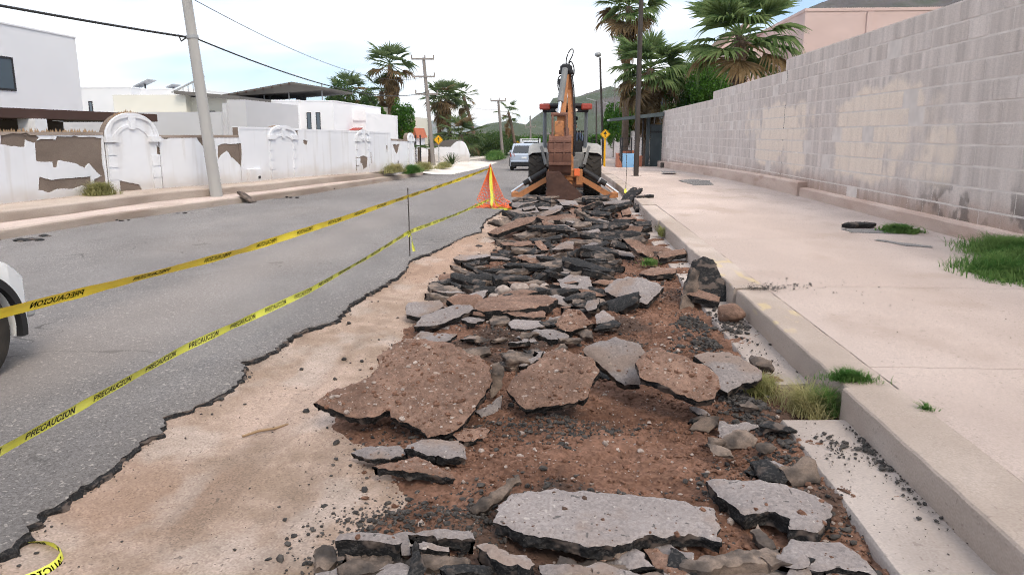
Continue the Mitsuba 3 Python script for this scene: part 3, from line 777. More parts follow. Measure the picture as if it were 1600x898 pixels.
# ------------------------------------------------------------------ broken asphalt slabs
def slab_mesh(poly, t, kind, seed, st):
    """A plate of broken pavement: ragged outline, worn or soil-caked upper face, rough tar-black break. Returns mesh and uv."""
    r = np.random.default_rng(seed)
    ring = np.array(poly.exterior.coords)[:-1]
    d = []
    for a, b in zip(ring, np.roll(ring, -1, 0)):
        n = max(1, int(np.linalg.norm(b - a) / st))
        d += [a + (b - a) * i / n for i in range(n)]
    d = np.array(d)
    q = np.column_stack([d, np.full(len(d), seed * 1.7)])
    d = d + 0.05 * np.column_stack([meshkit.fbm(q * 9, 3, 1) - 0.5, meshkit.fbm(q * 9, 3, 2) - 0.5]) + 0.026 * np.column_stack([meshkit.noise(q * 42, 3) - 0.5, meshkit.noise(q * 42, 4) - 0.5])
    P = Polygon(d).buffer(0)
    if P.geom_type != 'Polygon':
        P = max(P.geoms, key=lambda g: g.area)
    d = np.array(shapely.geometry.polygon.orient(P, 1).exterior.coords)[:-1]
    x0, y0, x1, y1 = P.bounds
    gx, gy = np.meshgrid(np.arange(x0, x1, st), np.arange(y0, y1, st * 0.87))
    gx = gx + (np.arange(gx.shape[0]) % 2)[:, None] * st / 2
    g = np.column_stack([gx.ravel(), gy.ravel()]) + r.normal(0, st * 0.12, (gx.size, 2))
    inner = P.buffer(-st * 0.45)
    g = g[shapely.contains_xy(inner, g[:, 0], g[:, 1])] if not inner.is_empty else g[:0]
    pts = np.vstack([d, g])
    n = len(d)
    tri = Delaunay(pts).simplices
    c = pts[tri].mean(1)
    tri = tri[shapely.contains_xy(P, c[:, 0], c[:, 1])]
    a, b, e = (pts[tri[:, k]] for k in range(3))
    area = (b[:, 0] - a[:, 0]) * (e[:, 1] - a[:, 1]) - (b[:, 1] - a[:, 1]) * (e[:, 0] - a[:, 0])
    tri = tri[np.abs(area) > 1e-9]
    area = area[np.abs(area) > 1e-9]
    tri = np.where((area < 0)[:, None], tri[:, ::-1], tri)
    dist = shapely.distance(P.exterior, shapely.points(pts))
    q = np.column_stack([pts, np.full(len(pts), seed * 0.37)])
    rough = {'d': 0.013, 'b': 0.022}.get(kind, 0.007)
    z = rough * 2 * (meshkit.fbm(q * 14, 3, 5) - 0.5) + rough * (meshkit.noise(q * 55, 7) - 0.5) + 0.05 * (meshkit.fbm(q * 2.2, 2, 6) - 0.5) - (0.006 + 0.02 * meshkit.noise(q * 20, 8)) * np.exp(-dist / 0.014)
    zb = -t + 0.03 * (meshkit.fbm(q * 9, 3, 9) - 0.5) + 0.05 * (meshkit.fbm(q * 2.2, 2, 6) - 0.5)
    nrm = np.roll(d, -1, 0) - np.roll(d, 1, 0)
    nrm = np.column_stack([nrm[:, 1], -nrm[:, 0]]) / (np.linalg.norm(nrm, axis=1, keepdims=True) + 1e-9)
    rings = [np.column_stack([d, z[:n]])]
    fr = (0.2, 0.45, 0.7, 1.0)
    for k, f in enumerate(fr):
        qq = np.column_stack([d, np.full(n, f * t + seed)])
        o = 0.042 * (meshkit.fbm(qq * 17, 3, 12) - 0.5) + 0.018 * (meshkit.noise(qq * 60, 13) - 0.5) - 0.012 * f
        rings.append(np.column_stack([d + nrm * o[:, None], z[:n] * (1 - f) + zb[:n] * f]))
    top = {'g': 0.0, 'd': 2.0, 'k': 0.9, 'b': 3.0}[kind]
    bot = {'g': 2.0, 'd': 0.0, 'k': 2.0, 'b': 3.0}[kind]
    sidec = 3.0 if kind == 'b' else 1.0
    V = [np.column_stack([pts, z])]
    U = [np.full(len(pts), top)]
    F = [tri]
    o = len(pts)
    V.append(np.column_stack([pts, zb]) * 1.0)
    V[-1][:n] = rings[-1]
    U.append(np.full(len(pts), bot))
    F.append(tri[:, ::-1] + o)
    o *= 2
    vs = np.vstack(rings)
    us = np.repeat([sidec] * len(rings), n)
    V.append(vs)
    U.append(us)
    for k in range(len(rings) - 1):
        i = np.arange(n)
        j = (i + 1) % n
        A, B, Cc, D = o + k * n + i, o + k * n + j, o + (k + 1) * n + i, o + (k + 1) * n + j
        F += [np.stack([A, Cc, B], 1), np.stack([B, Cc, D], 1)]
    V, U, F = np.vstack(V), np.concatenate(U), np.vstack(F)
    return trimesh.Trimesh(V, F, process=False), np.column_stack([U, np.full(len(U), r.uniform(0, 1))])


TILT_NOISE = np.random.default_rng(3)
NAMED = {
    'A1': 'grey topped asphalt slab with thick black front edge left of the long stick-like piece',
    'A2': 'thin flat grey slab half covered by two others at the left edge of the soil',
    'A3': 'narrow slab with brown soil on its face and a black front edge, left foreground',
    'A4': 'pale narrow broken piece propped up like a stick against the biggest front slab',
    'A5': 'left end slab of the foreground row, black broken face towards the camera',
    'A6': 'black edged slab at the back of the left foreground row',
    'A7': 'short black faced slab in the middle of the left foreground row',
    'A8': 'brown caked long piece lying in front of the left foreground row',
    'A9': 'weathered brown grey piece at the lower left of the foreground row',
    'A10': 'rounded grey brown chunk at the left end of the foreground row',
    'A11': 'grey slab with black notched front, below the left corner of the biggest slab',
    'A12': 'grey slab cut by the bottom edge of the photo at centre left',
    'B1': 'biggest pale grey asphalt slab in the foreground with a long black broken front edge',
    'B2': 'grey slab propped over a dark hole at lower right beside the gutter strip',
    'C2': 'flat grey slab in the lower right corner of the cut touching the gutter strip',
    'C3': 'long pale bar-like piece with thick rounded side at the bottom right',
    'C4': 'grey slab under the long pale bar at the bottom edge of the photo',
    'B3': 'brown soil caked wedge sticking out under the right end of the biggest slab',
    'B4': 'flat pale slab below the middle of the biggest slab',
    'B5': 'pale slab at the bottom edge below the biggest slab, left of its neighbour of the same size',
    'B6': 'small dark flat bit tucked under the biggest slab',
    'C5': 'small pointed grey chunk standing in the soil between the two right foreground slabs',
    'D1': 'very large overturned slab, brown soil face full of white pebbles, left of centre',
    'D2': 'oval grey piece lying on top of the very large overturned slab',
    'D3': 'grey slab with black right tip just behind the very large overturned slab',
    'D4': 'brown grey broken piece over the dark hollow right of the very large overturned slab',
    'D5': 'small light grey piece by the dark hollow in the middle of the cut',
    'D7': 'dark piece leaning along the right edge of the very large overturned slab',
    'D8': 'brown piece with a black side below the very large overturned slab',
    'D9': 'low grey piece under the right edge of the very large overturned slab',
    'E1': 'overturned brown slab, second largest of its kind, in the middle of the cut',
    'E2': 'tilted pale grey slab partly covered by brown slabs on both sides',
    'E3': 'long overturned brown slab raised over a black shadow, right of centre',
    'E4': 'grey slab resting against the gutter strip beside the green weeds',
    'E5': 'short brown stick-like piece lying on the gutter strip',
    'E6': 'small tilted brown slab with pointed top in the middle distance',
    'G1': 'large pale grey slab lying alone on the soil near the standing plank',
    'F4': 'broad flat overturned slab, tan soil face and thick black edge',
    'F1': 'grey slab at the far left rim of the heap on the sand',
    'F2': 'large smooth grey slab with black front edge leaning left of the tan slab',
    'F16': 'single slab lying apart on the bare sand left of the heap',
    'F12': 'light grey slab between the tan overturned slab and the large pale one',
    'G4': 'brown plank-like piece lying at the foot of the standing dark slab',
    'H1': 'long tan slab tilted at the left edge of the far heap',
    'H2': 'pale grey pointed slab standing up in the far heap before the bucket',
    'H13': 'tilted brown slab near the kerb in the far heap',
}
GROUPS = {'g': ('grey faced asphalt slab in the jumbled heap before the backhoe', 'grey slabs of the heap'),
          'd': ('soil covered asphalt slab in the jumbled heap before the backhoe', 'soil covered slabs of the heap'),
          'k': ('black edged asphalt slab in the jumbled heap before the backhoe', 'black slabs of the heap'),
          'b': ('weathered brown grey asphalt slab in the jumbled heap before the backhoe', 'brown grey slabs of the heap')}


ON_TOP = []


def add_slab(name, kind, t, poly, M, seed, st, label=None):
    m, uv = slab_mesh(poly, t, kind, seed, st)
    m.apply_transform(M)
    if M[1, 3] < 7 and kind in 'dg':
        n = np.array(m.face_normals)
        up_ = (n[:, 2] > 0.5) & (np.abs(uv[m.faces[:, 0], 0] - {'g': 0, 'd': 2}[kind]) < .01)
        area = np.array(m.area_faces) * up_
        rg_ = np.random.default_rng(seed)
        k = rg_.choice(len(area), int(area.sum() * (1400 if kind == 'd' else 120)), p=area / area.sum())
        w = rg_.dirichlet((1, 1, 1), len(k))
        ON_TOP.append((kind, (np.array(m.vertices)[m.faces[k]] * w[..., None]).sum(1)))
    lab, grp = (label, None) if label else GROUPS[kind]
    single('asphalt_slab', lab, 'slab', m, 'wet_soil' if seed == 503 else 'slab', grp, smooth=True, uv=uv)


for i, (nm, kind, t, s, c, pts) in enumerate(SLABS):
    P = Polygon(np.array(pts, float).reshape(-1, 2) / 100).buffer(0)
    if P.geom_type != 'Polygon':
        P = max(P.geoms, key=lambda g: g.area)
    yc = c[1]
    st = 0.016 if yc < 4.3 else 0.022 if yc < 6 else 0.03 if yc < 9 else 0.045
    h = math.hypot(1, s)
    M = np.eye(4)
    ry = TILT_NOISE.normal(0, 4.0 if yc > 7 else 1.0)
    ex, n_ = np.array([1, 0, 0]), np.array([0, -s, 1]) / h
    ey = np.cross(n_, ex)
    M[:3, 0], M[:3, 1], M[:3, 2], M[:3, 3] = ex, ey, n_, c
    add_slab(nm, kind, t, P, M @ rot((0, 1, 0), ry), 100 + i, st, NAMED.get(nm))

# pieces that stand on edge beside the kerb, before the backhoe
def upright(pts, t, kind, c, yaw, lean, seed, label, roll=0):
    P = Polygon(np.array(pts, float) / 100)
    M = tr(*c) @ rot((0, 0, 1), yaw) @ rot((1, 0, 0), 90 - lean) @ rot((0, 0, 1), roll)
    add_slab('x', kind, t, P, M, seed, 0.03, label)


upright([(-22, -2), (30, -8), (24, 12), (15, 30), (9, 43), (-2, 46), (-14, 40), (-20, 18)], 0.1, 'k', (1.53, 8.12, 0.02), -12, 24, 501, 'tall dark slab standing on edge against the kerb')
upright([(-7, -12), (6, -14), (11, 8), (9, 32), (2, 33), (-5, 10)], 0.09, 'b', (1.33, 7.85, 0.06), 12, 14, 502, 'upright brown plank-like piece leaning beside the standing dark slab', -10)
SOILY = upright([(-46, 0), (56, 0), (54, 26), (8, 72), (-6, 92), (-44, 92)], 0.10, 'd', (0.02, 20.5, -0.1), 4, 18, 503, 'wide soil-caked slab heaved up against the front of the backhoe')
for k, (a, b, w) in enumerate((((1.5, 19.2, 0.08), (1.86, 19.9, 0.42), 0.1), ((1.58, 18.9, 0.1), (1.97, 19.4, 0.44), 0.1), ((1.8, 18.9, 0.27), (2.25, 19.1, 0.27), 0.1))):
    u, v, w_ = frame(a, b)
    L = np.linalg.norm(np.subtract(b, a))
    M = np.eye(4)
    M[:3, 0], M[:3, 1], M[:3, 2], M[:3, 3] = w_, u, v, a
    add_slab('x', 'k', 0.08, Polygon([(0, -0.09), (L, -0.07), (L * 1.02, 0.06), (L * .5, 0.1), (0, 0.08)]), M, 520 + k, 0.04,
             ('narrow dark slab propped on its end at the right edge of the heap, lower one', 'narrow dark slab propped on its end at the right edge of the heap, upper one', 'narrow dark slab lying on top of the kerb by the heap')[k])

# more broken pieces that fill the heap between the larger ones
r = np.random.default_rng(21)
FILL = 0
for (n, x0, x1, y0, y1, smin, smax, zt) in ((95, -0.95, 1.35, 11.0, 20.0, .16, .42, 0.15), (75, -1.35, 0.7, 7.4, 11.0, .10, .28, 0.09), (36, -0.9, 0.4, 5.4, 7.6, .07, .19, 0.04), (46, -0.95, 1.25, 2.4, 3.0, .06, .16, 0.03), (16, 0.85, 1.35, 3.4, 5.0, .05, .14, 0.03)):
    for _ in range(n):
        x, y, s = r.uniform(x0, x1), r.uniform(y0, y1), r.uniform(smin, smax)
        an = np.sort(r.uniform(0, 2 * PI, 7)) if r.random() < 0.3 else np.linspace(0, 2 * PI, 7)[:-1] + r.normal(0, 0.22, 6)
        rr = s * r.uniform(0.65, 1.1, len(an)) * np.where(np.abs(np.cos(an)) > 0.6, 1.0, 0.62)
        st_ = (1.25, 0.62) if y > 7.6 else (1.1, 0.9)
        P = Polygon(np.column_stack([rr * np.cos(an) * st_[0], rr * np.sin(an) * st_[1]])).buffer(0)
        if P.geom_type != 'Polygon' or P.area < 0.25 * s * s:
            continue
        kind = r.choice(list('gdkkbkkdb')) if y > 7 else r.choice(list('gkb'))
        z = float(ground_z(x, y)) + r.uniform(0.05, 0.05 + zt)
        M = tr(x, y, z) @ rot((0, 0, 1), r.normal(0, 22)) @ rot((1, 0, 0), r.normal(10, 16)) @ rot((0, 1, 0), r.normal(0, 9))
        if y < 7:
            m, uv = slab_mesh(P, r.uniform(0.035, 0.06), kind, 700 + FILL, 0.02)
            m.apply_transform(M)
            zone = ('beside the gutter strip at the lower right', 'bits by the lower gutter strip') if x > 0.8 and y > 3.2 else ('along the bottom edge of the photo', 'bits along the bottom edge') if y < 3.2 else ('between the tan slab and the very large overturned slab', 'bits between the tan and very large slab')
            single('asphalt_fragment', 'small broken bit of asphalt ' + zone[0], 'rubble', m, 'slab', zone[1], smooth=True, uv=uv)
        else:
            add_slab('x', kind, r.uniform(0.07, 0.12), P, M, 700 + FILL, 0.045)
        FILL += 1

# a lone piece on the sidewalk and a few on the far side of the road
m, uv = slab_mesh(Polygon([(-.3, -.1), (-.1, -.15), (.22, -.12), (.3, 0), (.15, .13), (-.15, .1)]), 0.07, 'k', 601, 0.03)
m.apply_transform(tr(5.0, 13.1, 0.285))
single('asphalt_fragment', 'lone dark chunk of asphalt lying on the sidewalk near the wall', 'rubble', m, 'slab', smooth=True, uv=uv)
m, uv = slab_mesh(Polygon([(-.3, -.16), (.1, -.2), (.3, .0), (.1, .2), (-.25, .15)]), 0.07, 'b', 602, 0.04)
m.apply_transform(tr(-8.15, 19.3, 0.13) @ rot((0, 1, 0), 38))
single('asphalt_fragment', 'brown chunk of pavement lying against the far kerb beside the concrete pole', 'rubble', m, 'slab', smooth=True, uv=uv)
for k, (x, y, s, n) in enumerate(((-9.15, 12.2, .22, 6), (-8.5, 16.6, .09, 3), (-9.0, 15.0, .08, 3), (-7.7, 21.0, .1, 3), (-7.3, 24.5, .1, 2))):
    for q in range(n):
        m, uv = slab_mesh(Polygon([(-.5 * s, -.3 * s), (.4 * s, -.35 * s), (.6 * s, 0), (.2 * s, .4 * s), (-.5 * s, .25 * s)]), 0.05, 'k', 610 + k * 9 + q, 0.04)
        m.apply_transform(tr(x + r.normal(0, s), y + r.normal(0, s * 1.2), 0.03) @ rot((0, 0, 1), r.uniform(0, 360)))
        single('asphalt_fragment', 'dark scrap of asphalt on the road along the far kerb', 'rubble', m, 'slab', 'asphalt scraps along the far kerb', smooth=True, uv=uv)


# ------------------------------------------------------------------ loose grit: clods, crumbs, pebbles
ICO = trimesh.creation.icosphere(subdivisions=1)
LOW = trimesh.creation.icosphere(subdivisions=0)


def scatter(pos, size, seed, squash=0.7, base=LOW):
    rg = np.random.default_rng(seed)
    n = len(pos)
    v0 = np.array(base.vertices)
    jit = rg.uniform(0.62, 1.25, (n, len(v0), 1))
    sc = size[:, None, None] * np.stack([rg.uniform(.7, 1.3, n), rg.uniform(.7, 1.3, n), rg.uniform(.45, .9, n) * squash / 0.7], -1)[:, None]
    v = v0[None] * jit * sc
    a = rg.uniform(0, 2 * PI, n)
    ca, sa = np.cos(a)[:, None], np.sin(a)[:, None]
    v = np.stack([v[..., 0] * ca - v[..., 1] * sa, v[..., 0] * sa + v[..., 1] * ca, v[..., 2]], -1) + pos[:, None]
    f = (np.array(base.faces)[None] + (np.arange(n) * len(v0))[:, None, None]).reshape(-1, 3)
    return trimesh.Trimesh(v.reshape(-1, 3), f, process=False)


def pick(n, x0, x1, y0, y1, seed, dens=None, power=1.5):
    rg = np.random.default_rng(seed)
    y = y0 + (y1 - y0) * rg.random(n) ** power
    x = rg.uniform(x0, x1, n)
    if dens is not None:
        k = rg.random(n) < dens(x, y)
        x, y = x[k], y[k]
    return x, y


def on_soil(x, y):
    return sm(-0.1, 0.35, x - soil_edge(y))


x, y = pick(48000, -1.7, 1.45, 2.2, 12, 1, lambda x, y: on_soil(x, y) * (0.25 + 0.75 * sm(0.4, 0.6, meshkit.fbm(np.stack([x * 2, y * 2, x * 0], -1), 3, 5))), 1.7)
sz = 0.0038 + 0.0042 * np.random.default_rng(2).pareto(2.0, len(x)).clip(0, 4)
single('soil_clods', 'brown clods and crumbs of loose soil scattered over the cut', 'soil', scatter(np.stack([x, y, ground_z(x, y) + sz * 0.3], -1), sz, 3), 'soil', kind='stuff')
x, y = pick(22000, -1.9, 1.45, 2.2, 14, 4, lambda x, y: np.maximum(on_soil(x, y) * sm(0.52, 0.68, meshkit.fbm(np.stack([x * 1.7 + 4, y * 1.7, x * 0], -1), 3, 15)), 0.9 * np.exp(-((x - 1.28) / 0.16) ** 2) * (y < 5.6)), 1.5)
sz = 0.005 + 0.005 * np.random.default_rng(5).pareto(2.0, len(x)).clip(0, 3)
single('asphalt_crumbs', 'black crumbs of crushed asphalt between the slabs', 'rubble', scatter(np.stack([x, y, ground_z(x, y) + sz * 0.4], -1), sz, 6), 'crumb_tar', kind='stuff')
x, y = pick(4500, -1.7, 1.4, 2.2, 11, 7, on_soil, 1.5)
sz = 0.004 + 0.0035 * np.random.default_rng(8).pareto(2.2, len(x)).clip(0, 5)
single('pebbles', 'pale pebbles and gravel mixed into the soil', 'gravel', scatter(np.stack([x, y, ground_z(x, y) + sz * 0.3], -1), sz, 9), 'pebble', kind='stuff')
# grit on the sand, thick towards the soil, and along the foot of the asphalt edge
x, y = pick(9000, -2.6, -0.7, 2.2, 16, 11, lambda x, y: np.maximum(np.exp(-np.abs(x - soil_edge(y)) / 0.16), np.maximum(np.exp(-np.abs(x - edge_x(y) - 0.03) / 0.04), 0.06)) * (x > edge_x(y) + 0.01), 1.6)
sz = 0.0025 + 0.003 * np.random.default_rng(12).pareto(2.2, len(x)).clip(0, 7)
single('grit', 'dark grit and crumbs strewn on the pale sand beside the asphalt edge', 'gravel', scatter(np.stack([x, y, bed_z(x, y) + sz * 0.4], -1), sz, 13), 'crumb_tar', kind='stuff')
# crumbs fallen on the gutter strip, the kerb and the sidewalk
P_, S_ = [], []
rg = np.random.default_rng(31)
for (cx, cy, sx, sy, z, n, s) in ((1.50, 4.1, .08, .2, .03, 40, .006), (1.56, 4.08, .04, .10, .035, 70, .009), (1.715, 3.95, .02, .16, .04, 120, .010), (1.70, 3.6, .03, .22, .04, 90, .006), (1.55, 3.4, .1, .4, .03, 70, .003),
                                  (1.60, 7.05, .08, .25, .0, 130, .018), (1.62, 6.3, .09, .5, .0, 60, .007), (1.57, 5.5, .1, .3, .0, 25, .008), (1.78, 17.5, .1, 1.5, .1, 60, .02), (1.65, 9.4, .1, .8, .0, 60, .014),
                                  (2.12, 7.75, .10, .10, .212, 220, .006), (2.4, 7.85, .16, .10, .212, 70, .007), (2.75, 7.7, .35, .35, .212, 22, .009), (3.2, 6.6, .5, .8, .21, 8, .008), (2.0, 7.72, .08, .05, .212, 60, .007)):
    q = np.column_stack([rg.normal(cx, sx, n), rg.normal(cy, sy, n), np.full(n, z)])
    if cx < 1.8:
        q[:, 0] = np.minimum(q[:, 0], 1.745 if cy < 4.6 else 1.78)
        q = q[(q[:, 1] < 4.5) | (q[:, 1] > 5.35)]
    n = len(q)
    P_.append(q)
    S_.append(s * (0.45 + 0.5 * rg.pareto(2.5, n).clip(0, 2.5)))
single('kerb_crumbs', 'black asphalt crumbs fallen on the gutter strip, kerb and sidewalk', 'rubble', scatter(np.vstack(P_), np.concatenate(S_), 14, base=ICO), 'crumb_tar', kind='stuff')
q = np.vstack([p for k_, p in ON_TOP if k_ == 'd'])
hf = np.random.default_rng(41).random(len(q)) < .25
sz = 0.003 + 0.0034 * np.random.default_rng(42).pareto(2.2, len(q)).clip(0, 4)
single('slab_pebbles', 'pale pebbles stuck in the soil faces of the overturned slabs', 'gravel', scatter(q[hf], sz[hf] * 1.15, 43), 'pebble', kind='stuff')
q2 = np.vstack([q[~hf]] + [p for k_, p in ON_TOP if k_ == 'g'])
single('slab_clods', 'small soil crumbs clinging to the upturned slabs', 'soil', scatter(q2, 0.003 + 0.004 * np.random.default_rng(44).pareto(2.2, len(q2)).clip(0, 4), 45), 'soil', kind='stuff')
P_, S_ = [], []
rg = np.random.default_rng(91)
for (cx, cy, sx, sy, n, s, hh) in ((1.22, 4.85, .10, .22, 420, .017, .05), (1.30, 4.35, .07, .15, 220, .015, .04), (1.2, 4.0, .1, .12, 160, .012, .02), (-.72, 3.28, .2, .14, 520, .009, .02), (-.35, 3.25, .12, .1, 240, .009, .02), (1.28, 6.35, .12, .2, 320, .019, .05), (1.30, 7.05, .12, .18, 260, .022, .05),
                                      (-.25, 4.35, .28, .1, 300, .010, .02), (.15, 4.45, .25, .08, 260, .011, .02), (.95, 3.62, .15, .1, 200, .010, .02), (-.95, 2.95, .12, .2, 260, .008, .02), (-.3, 5.9, .2, .3, 260, .014, .02), (.6, 6.0, .3, .3, 260, .012, .02), (-.3, 9.0, .5, .8, 400, .02, .03), (.2, 13, .7, 2.5, 500, .03, .06)):
    x, y = rg.normal(cx, sx, n), rg.normal(cy, sy, n)
    k = x < 1.36
    x, y = x[k], y[k]
    P_.append(np.column_stack([x, y, ground_z(x, y) + hh * rg.random(len(x)) * np.exp(-((x - cx) / sx) ** 2 / 2 - ((y - cy) / sy) ** 2 / 2)]))
    S_.append(s * (0.45 + 0.5 * rg.pareto(2.5, len(x)).clip(0, 2.5)))
single('tar_rubble', 'heaps of crushed black asphalt in the soil beside the slabs and the gutter strip', 'rubble', scatter(np.vstack(P_), np.concatenate(S_), 92, base=ICO), 'crumb_tar', kind='stuff')
# stones between the black slabs
for k, (x, y, z, s) in enumerate(((-0.63, 8.1, 0.06, .08), (-0.46, 8.2, 0.06, .095), (-0.3, 8.3, 0.06, .06), (-0.72, 7.9, 0.04, .05), (-0.18, 8.4, 0.05, .06), (1.62, 7.15, 0.07, 0.11))):
    m = scatter(np.array([[x, y, z]]), np.array([s]), 50 + k, 0.8, trimesh.creation.icosphere(subdivisions=2))
    v = np.array(m.vertices)
    c = v.mean(0)
    base = np.array(trimesh.creation.icosphere(subdivisions=2).vertices)
    v = c + base * s * (0.7 + 0.7 * meshkit.fbm(base * 1.6 + k * 5, 3, 2))[:, None] * np.array([1.1, .9, .8])
    if k < 5:
        single('stone', 'pale brown rounded stone among the black slabs', 'stone', trimesh.Trimesh(v, m.faces, process=False), 'pebble', 'stones among the black slabs', smooth=True)
    else:
        single('soil_lump', 'brown lump of soil and tar on the gutter strip against the kerb', 'rubble', trimesh.Trimesh(v, m.faces, process=False), 'slab', smooth=True, uv=np.tile([2.0, 0.5], (len(v), 1)))
single('dry_stick', 'short dry stick lying on the sand by the asphalt edge', 'stick', tube([(-1.93, 4.22, -0.055), (-1.86, 4.3, -0.05), (-1.78, 4.36, -0.055), (-1.73, 4.45, -0.06)], [.007, .009, .008, .005], 6), 'stick_wood', smooth=True)

# ------------------------------------------------------------------ caution tape and stakes
def ribbon(path, widths, mat_, twist, key_args, text=None, pitch_=0.62, th=0.5, mirror=False, phase=0.1):
    """A flat tape along a polyline; its lettering is a thin print on the face towards the road cut."""
    p = np.array(path, float)
    seg = np.concatenate([[0], np.cumsum(np.linalg.norm(np.diff(p, axis=0), axis=1))])
    L = seg[-1]
    n = max(8, int(L / 0.06))
    s = np.linspace(0, L, n)
    c = np.column_stack([np.interp(s, seg, p[:, k]) for k in range(3)])
    for _ in range(6):
        c[1:-1] = (c[:-2] + 2 * c[1:-1] + c[2:]) / 4
    tg = np.gradient(c, axis=0)
    tg /= np.linalg.norm(tg, axis=1, keepdims=True)
    side = np.cross(tg, [0, 0, 1])
    side /= np.linalg.norm(side, axis=1, keepdims=True)
    upv = np.cross(side, tg)
    a = np.radians(twist(s) + 24 * (meshkit.fbm(np.column_stack([s * 1.9, s * 0, s * 0]), 4, 3) - 0.5) * 2)
    ac = upv * np.cos(a)[:, None] + side * np.sin(a)[:, None]
    nn = np.cross(ac, tg)
    w = np.broadcast_to(widths(s) if callable(widths) else widths, (n,))
    k = 5
    t = np.linspace(-0.5, 0.5, k)
    v = c[:, None] + ac[:, None] * (t[None, :, None] * w[:, None, None]) + nn[:, None] * (0.004 * np.cos(t * PI * 1.0)[None, :, None])
    thick = nn[:, None] * 0.0006
    V = np.concatenate([(v + thick).reshape(-1, 3), (v - thick).reshape(-1, 3)])
    i, j = np.meshgrid(np.arange(n - 1), np.arange(k - 1), indexing='ij')
    q = (i * k + j).ravel()
    f = np.vstack([np.stack([q, q + k, q + k + 1], 1), np.stack([q, q + k + 1, q + 1], 1)])
    key = single(*key_args, trimesh.Trimesh(V, np.vstack([f, f[:, ::-1] + n * k]), process=False), mat_, smooth=True)
    if text:
        h = 0.043
        tm = meshkit.text_mesh(text, h, 0.0004, True)
        tw = tm.bounds[1][0]
        tm = tm.subdivide_to_size(0.03)
        at = phase
        while at + tw < L:
            tv = np.array(tm.vertices)
            u = tv[:, 0] if not mirror else tw - tv[:, 0]
            ww = np.interp(at + u, s, w)
            yy = (tv[:, 1] / h - 0.5) * ww * th
            pos = np.column_stack([np.interp(at + u, s, c[:, k_]) for k_ in range(3)])
            A2 = np.column_stack([np.interp(at + u, s, ac[:, k_]) for k_ in range(3)])
            N2 = np.column_stack([np.interp(at + u, s, nn[:, k_]) for k_ in range(3)])
            sgn = np.sign((N2 @ np.array([0.3, -1, 0.3])))[:, None]
            lift = 0.004 * np.cos(yy / ww * PI) * 1.0
            pos = pos + A2 * yy[:, None] + N2 * lift[:, None] + N2 * sgn * (0.0014 + tv[:, 2])[:, None]
            part(key, 'lettering', trimesh.Trimesh(pos, tm.faces, process=False), 'ink')
            at += tw + pitch_
    return key
for (x, y, h, lab) in ((-2.56, 2.42, 1.05, 'thin rebar stake left of the frame'), (-2.2, 10.72, 1.0, 'thin dark rebar stake with a lime tape bow halfway up, at the broken asphalt edge'), (-1.72, 18.2, 1.04, 'thin rebar stake holding the orange net near the backhoe'), (1.7, 20.6, 1.55, 'tall thin rebar stake by the kerb right of the backhoe')):
    k = thing('rebar_stake', lab, 'stake')
    part(k, 'rod', tube([(x, y, -0.1), (x + 0.003, y, h * .5), (x - 0.004, y, h)], 0.0085, 6), 'rebar')
    part(k, 'tape_tie', tube([(x - .012, y - .01, .3), (x + .012, y - .01, .33)], 0.012, 6), 'tape_lime')
up = [(-2.56, 2.42, 0.98), (-2.47, 5.5, 0.87), (-2.37, 8.0, 0.855), (-2.20, 10.71, 0.88), (-2.02, 14, 0.89), (-1.75, 18.2, 0.95)]
ribbon(up, 0.062, 'tape_yellow', lambda s: 22 + 12 * np.sin(s * 0.9), ('caution_tape', 'taut yellow warning tape, the upper of the two lines along the asphalt edge', 'tape'), 'PRECAUCION', 0.45, 0.5, True, 0.95)
lo = [(-2.56, 2.42, 0.325), (-2.62, 4.9, 0.288), (-2.42, 6.95, 0.276), (-2.3, 8.9, 0.315), (-2.20, 10.71, 0.37), (-2.0, 14.5, 0.25), (-1.75, 18.2, 0.21)]
ribbon(lo, 0.058, 'tape_lime', lambda s: 14 + 10 * np.sin(s * 1.1 + 1), ('caution_tape', 'lime yellow warning tape, the lower of the two lines along the asphalt edge', 'tape'), 'PRECAUCION', 0.17, 0.62, False, 0.3)
ribbon([(-2.72, 2.78, -.03), (-2.52, 2.86, -.02), (-2.44, 2.915, -.045), (-2.36, 2.96, -.05), (-2.27, 2.975, -.04), (-2.22, 2.94, -.03), (-2.21, 2.90, -.04), (-2.13, 2.86, -.05), (-2.075, 2.835, -.055), (-2.10, 2.78, -.06), (-2.15, 2.72, -.06), (-2.3, 2.6, -.06)], 0.05, 'tape_lime', lambda s: 50 + 35 * np.sin(s * 7), ('caution_tape', 'loose end of lime yellow tape curling on the ground at the lower left corner', 'tape'), 'PRECAUCION', 0.1, 0.6, False, 0.1)
ribbon([(-2.2, 10.70, 0.37), (-2.185, 10.66, 0.35), (-2.14, 10.66, 0.37), (-2.12, 10.68, 0.33), (-2.16, 10.68, 0.31), (-2.17, 10.66, 0.25), (-2.15, 10.65, 0.19), (-2.12, 10.65, 0.1)], 0.045, 'tape_lime', lambda s: 20 + 30 * np.sin(s * 9), ('tape_bow', 'lime tape bow with a hanging tail knotted to the nearer stake', 'tape'))
ribbon([(-1.72, 18.17, 0.98), (-1.70, 18.14, 0.6), (-1.64, 18.12, 0.35), (-1.60, 18.1, 0.1), (-1.5, 18.0, 0.02), (-1.36, 17.95, 0.0), (-1.2, 18.0, 0.0)], 0.07, 'tape_yellow', lambda s: 60 + 40 * np.sin(s * 5), ('caution_tape', 'yellow tape hanging down the net stake and trailing on the asphalt', 'tape'))
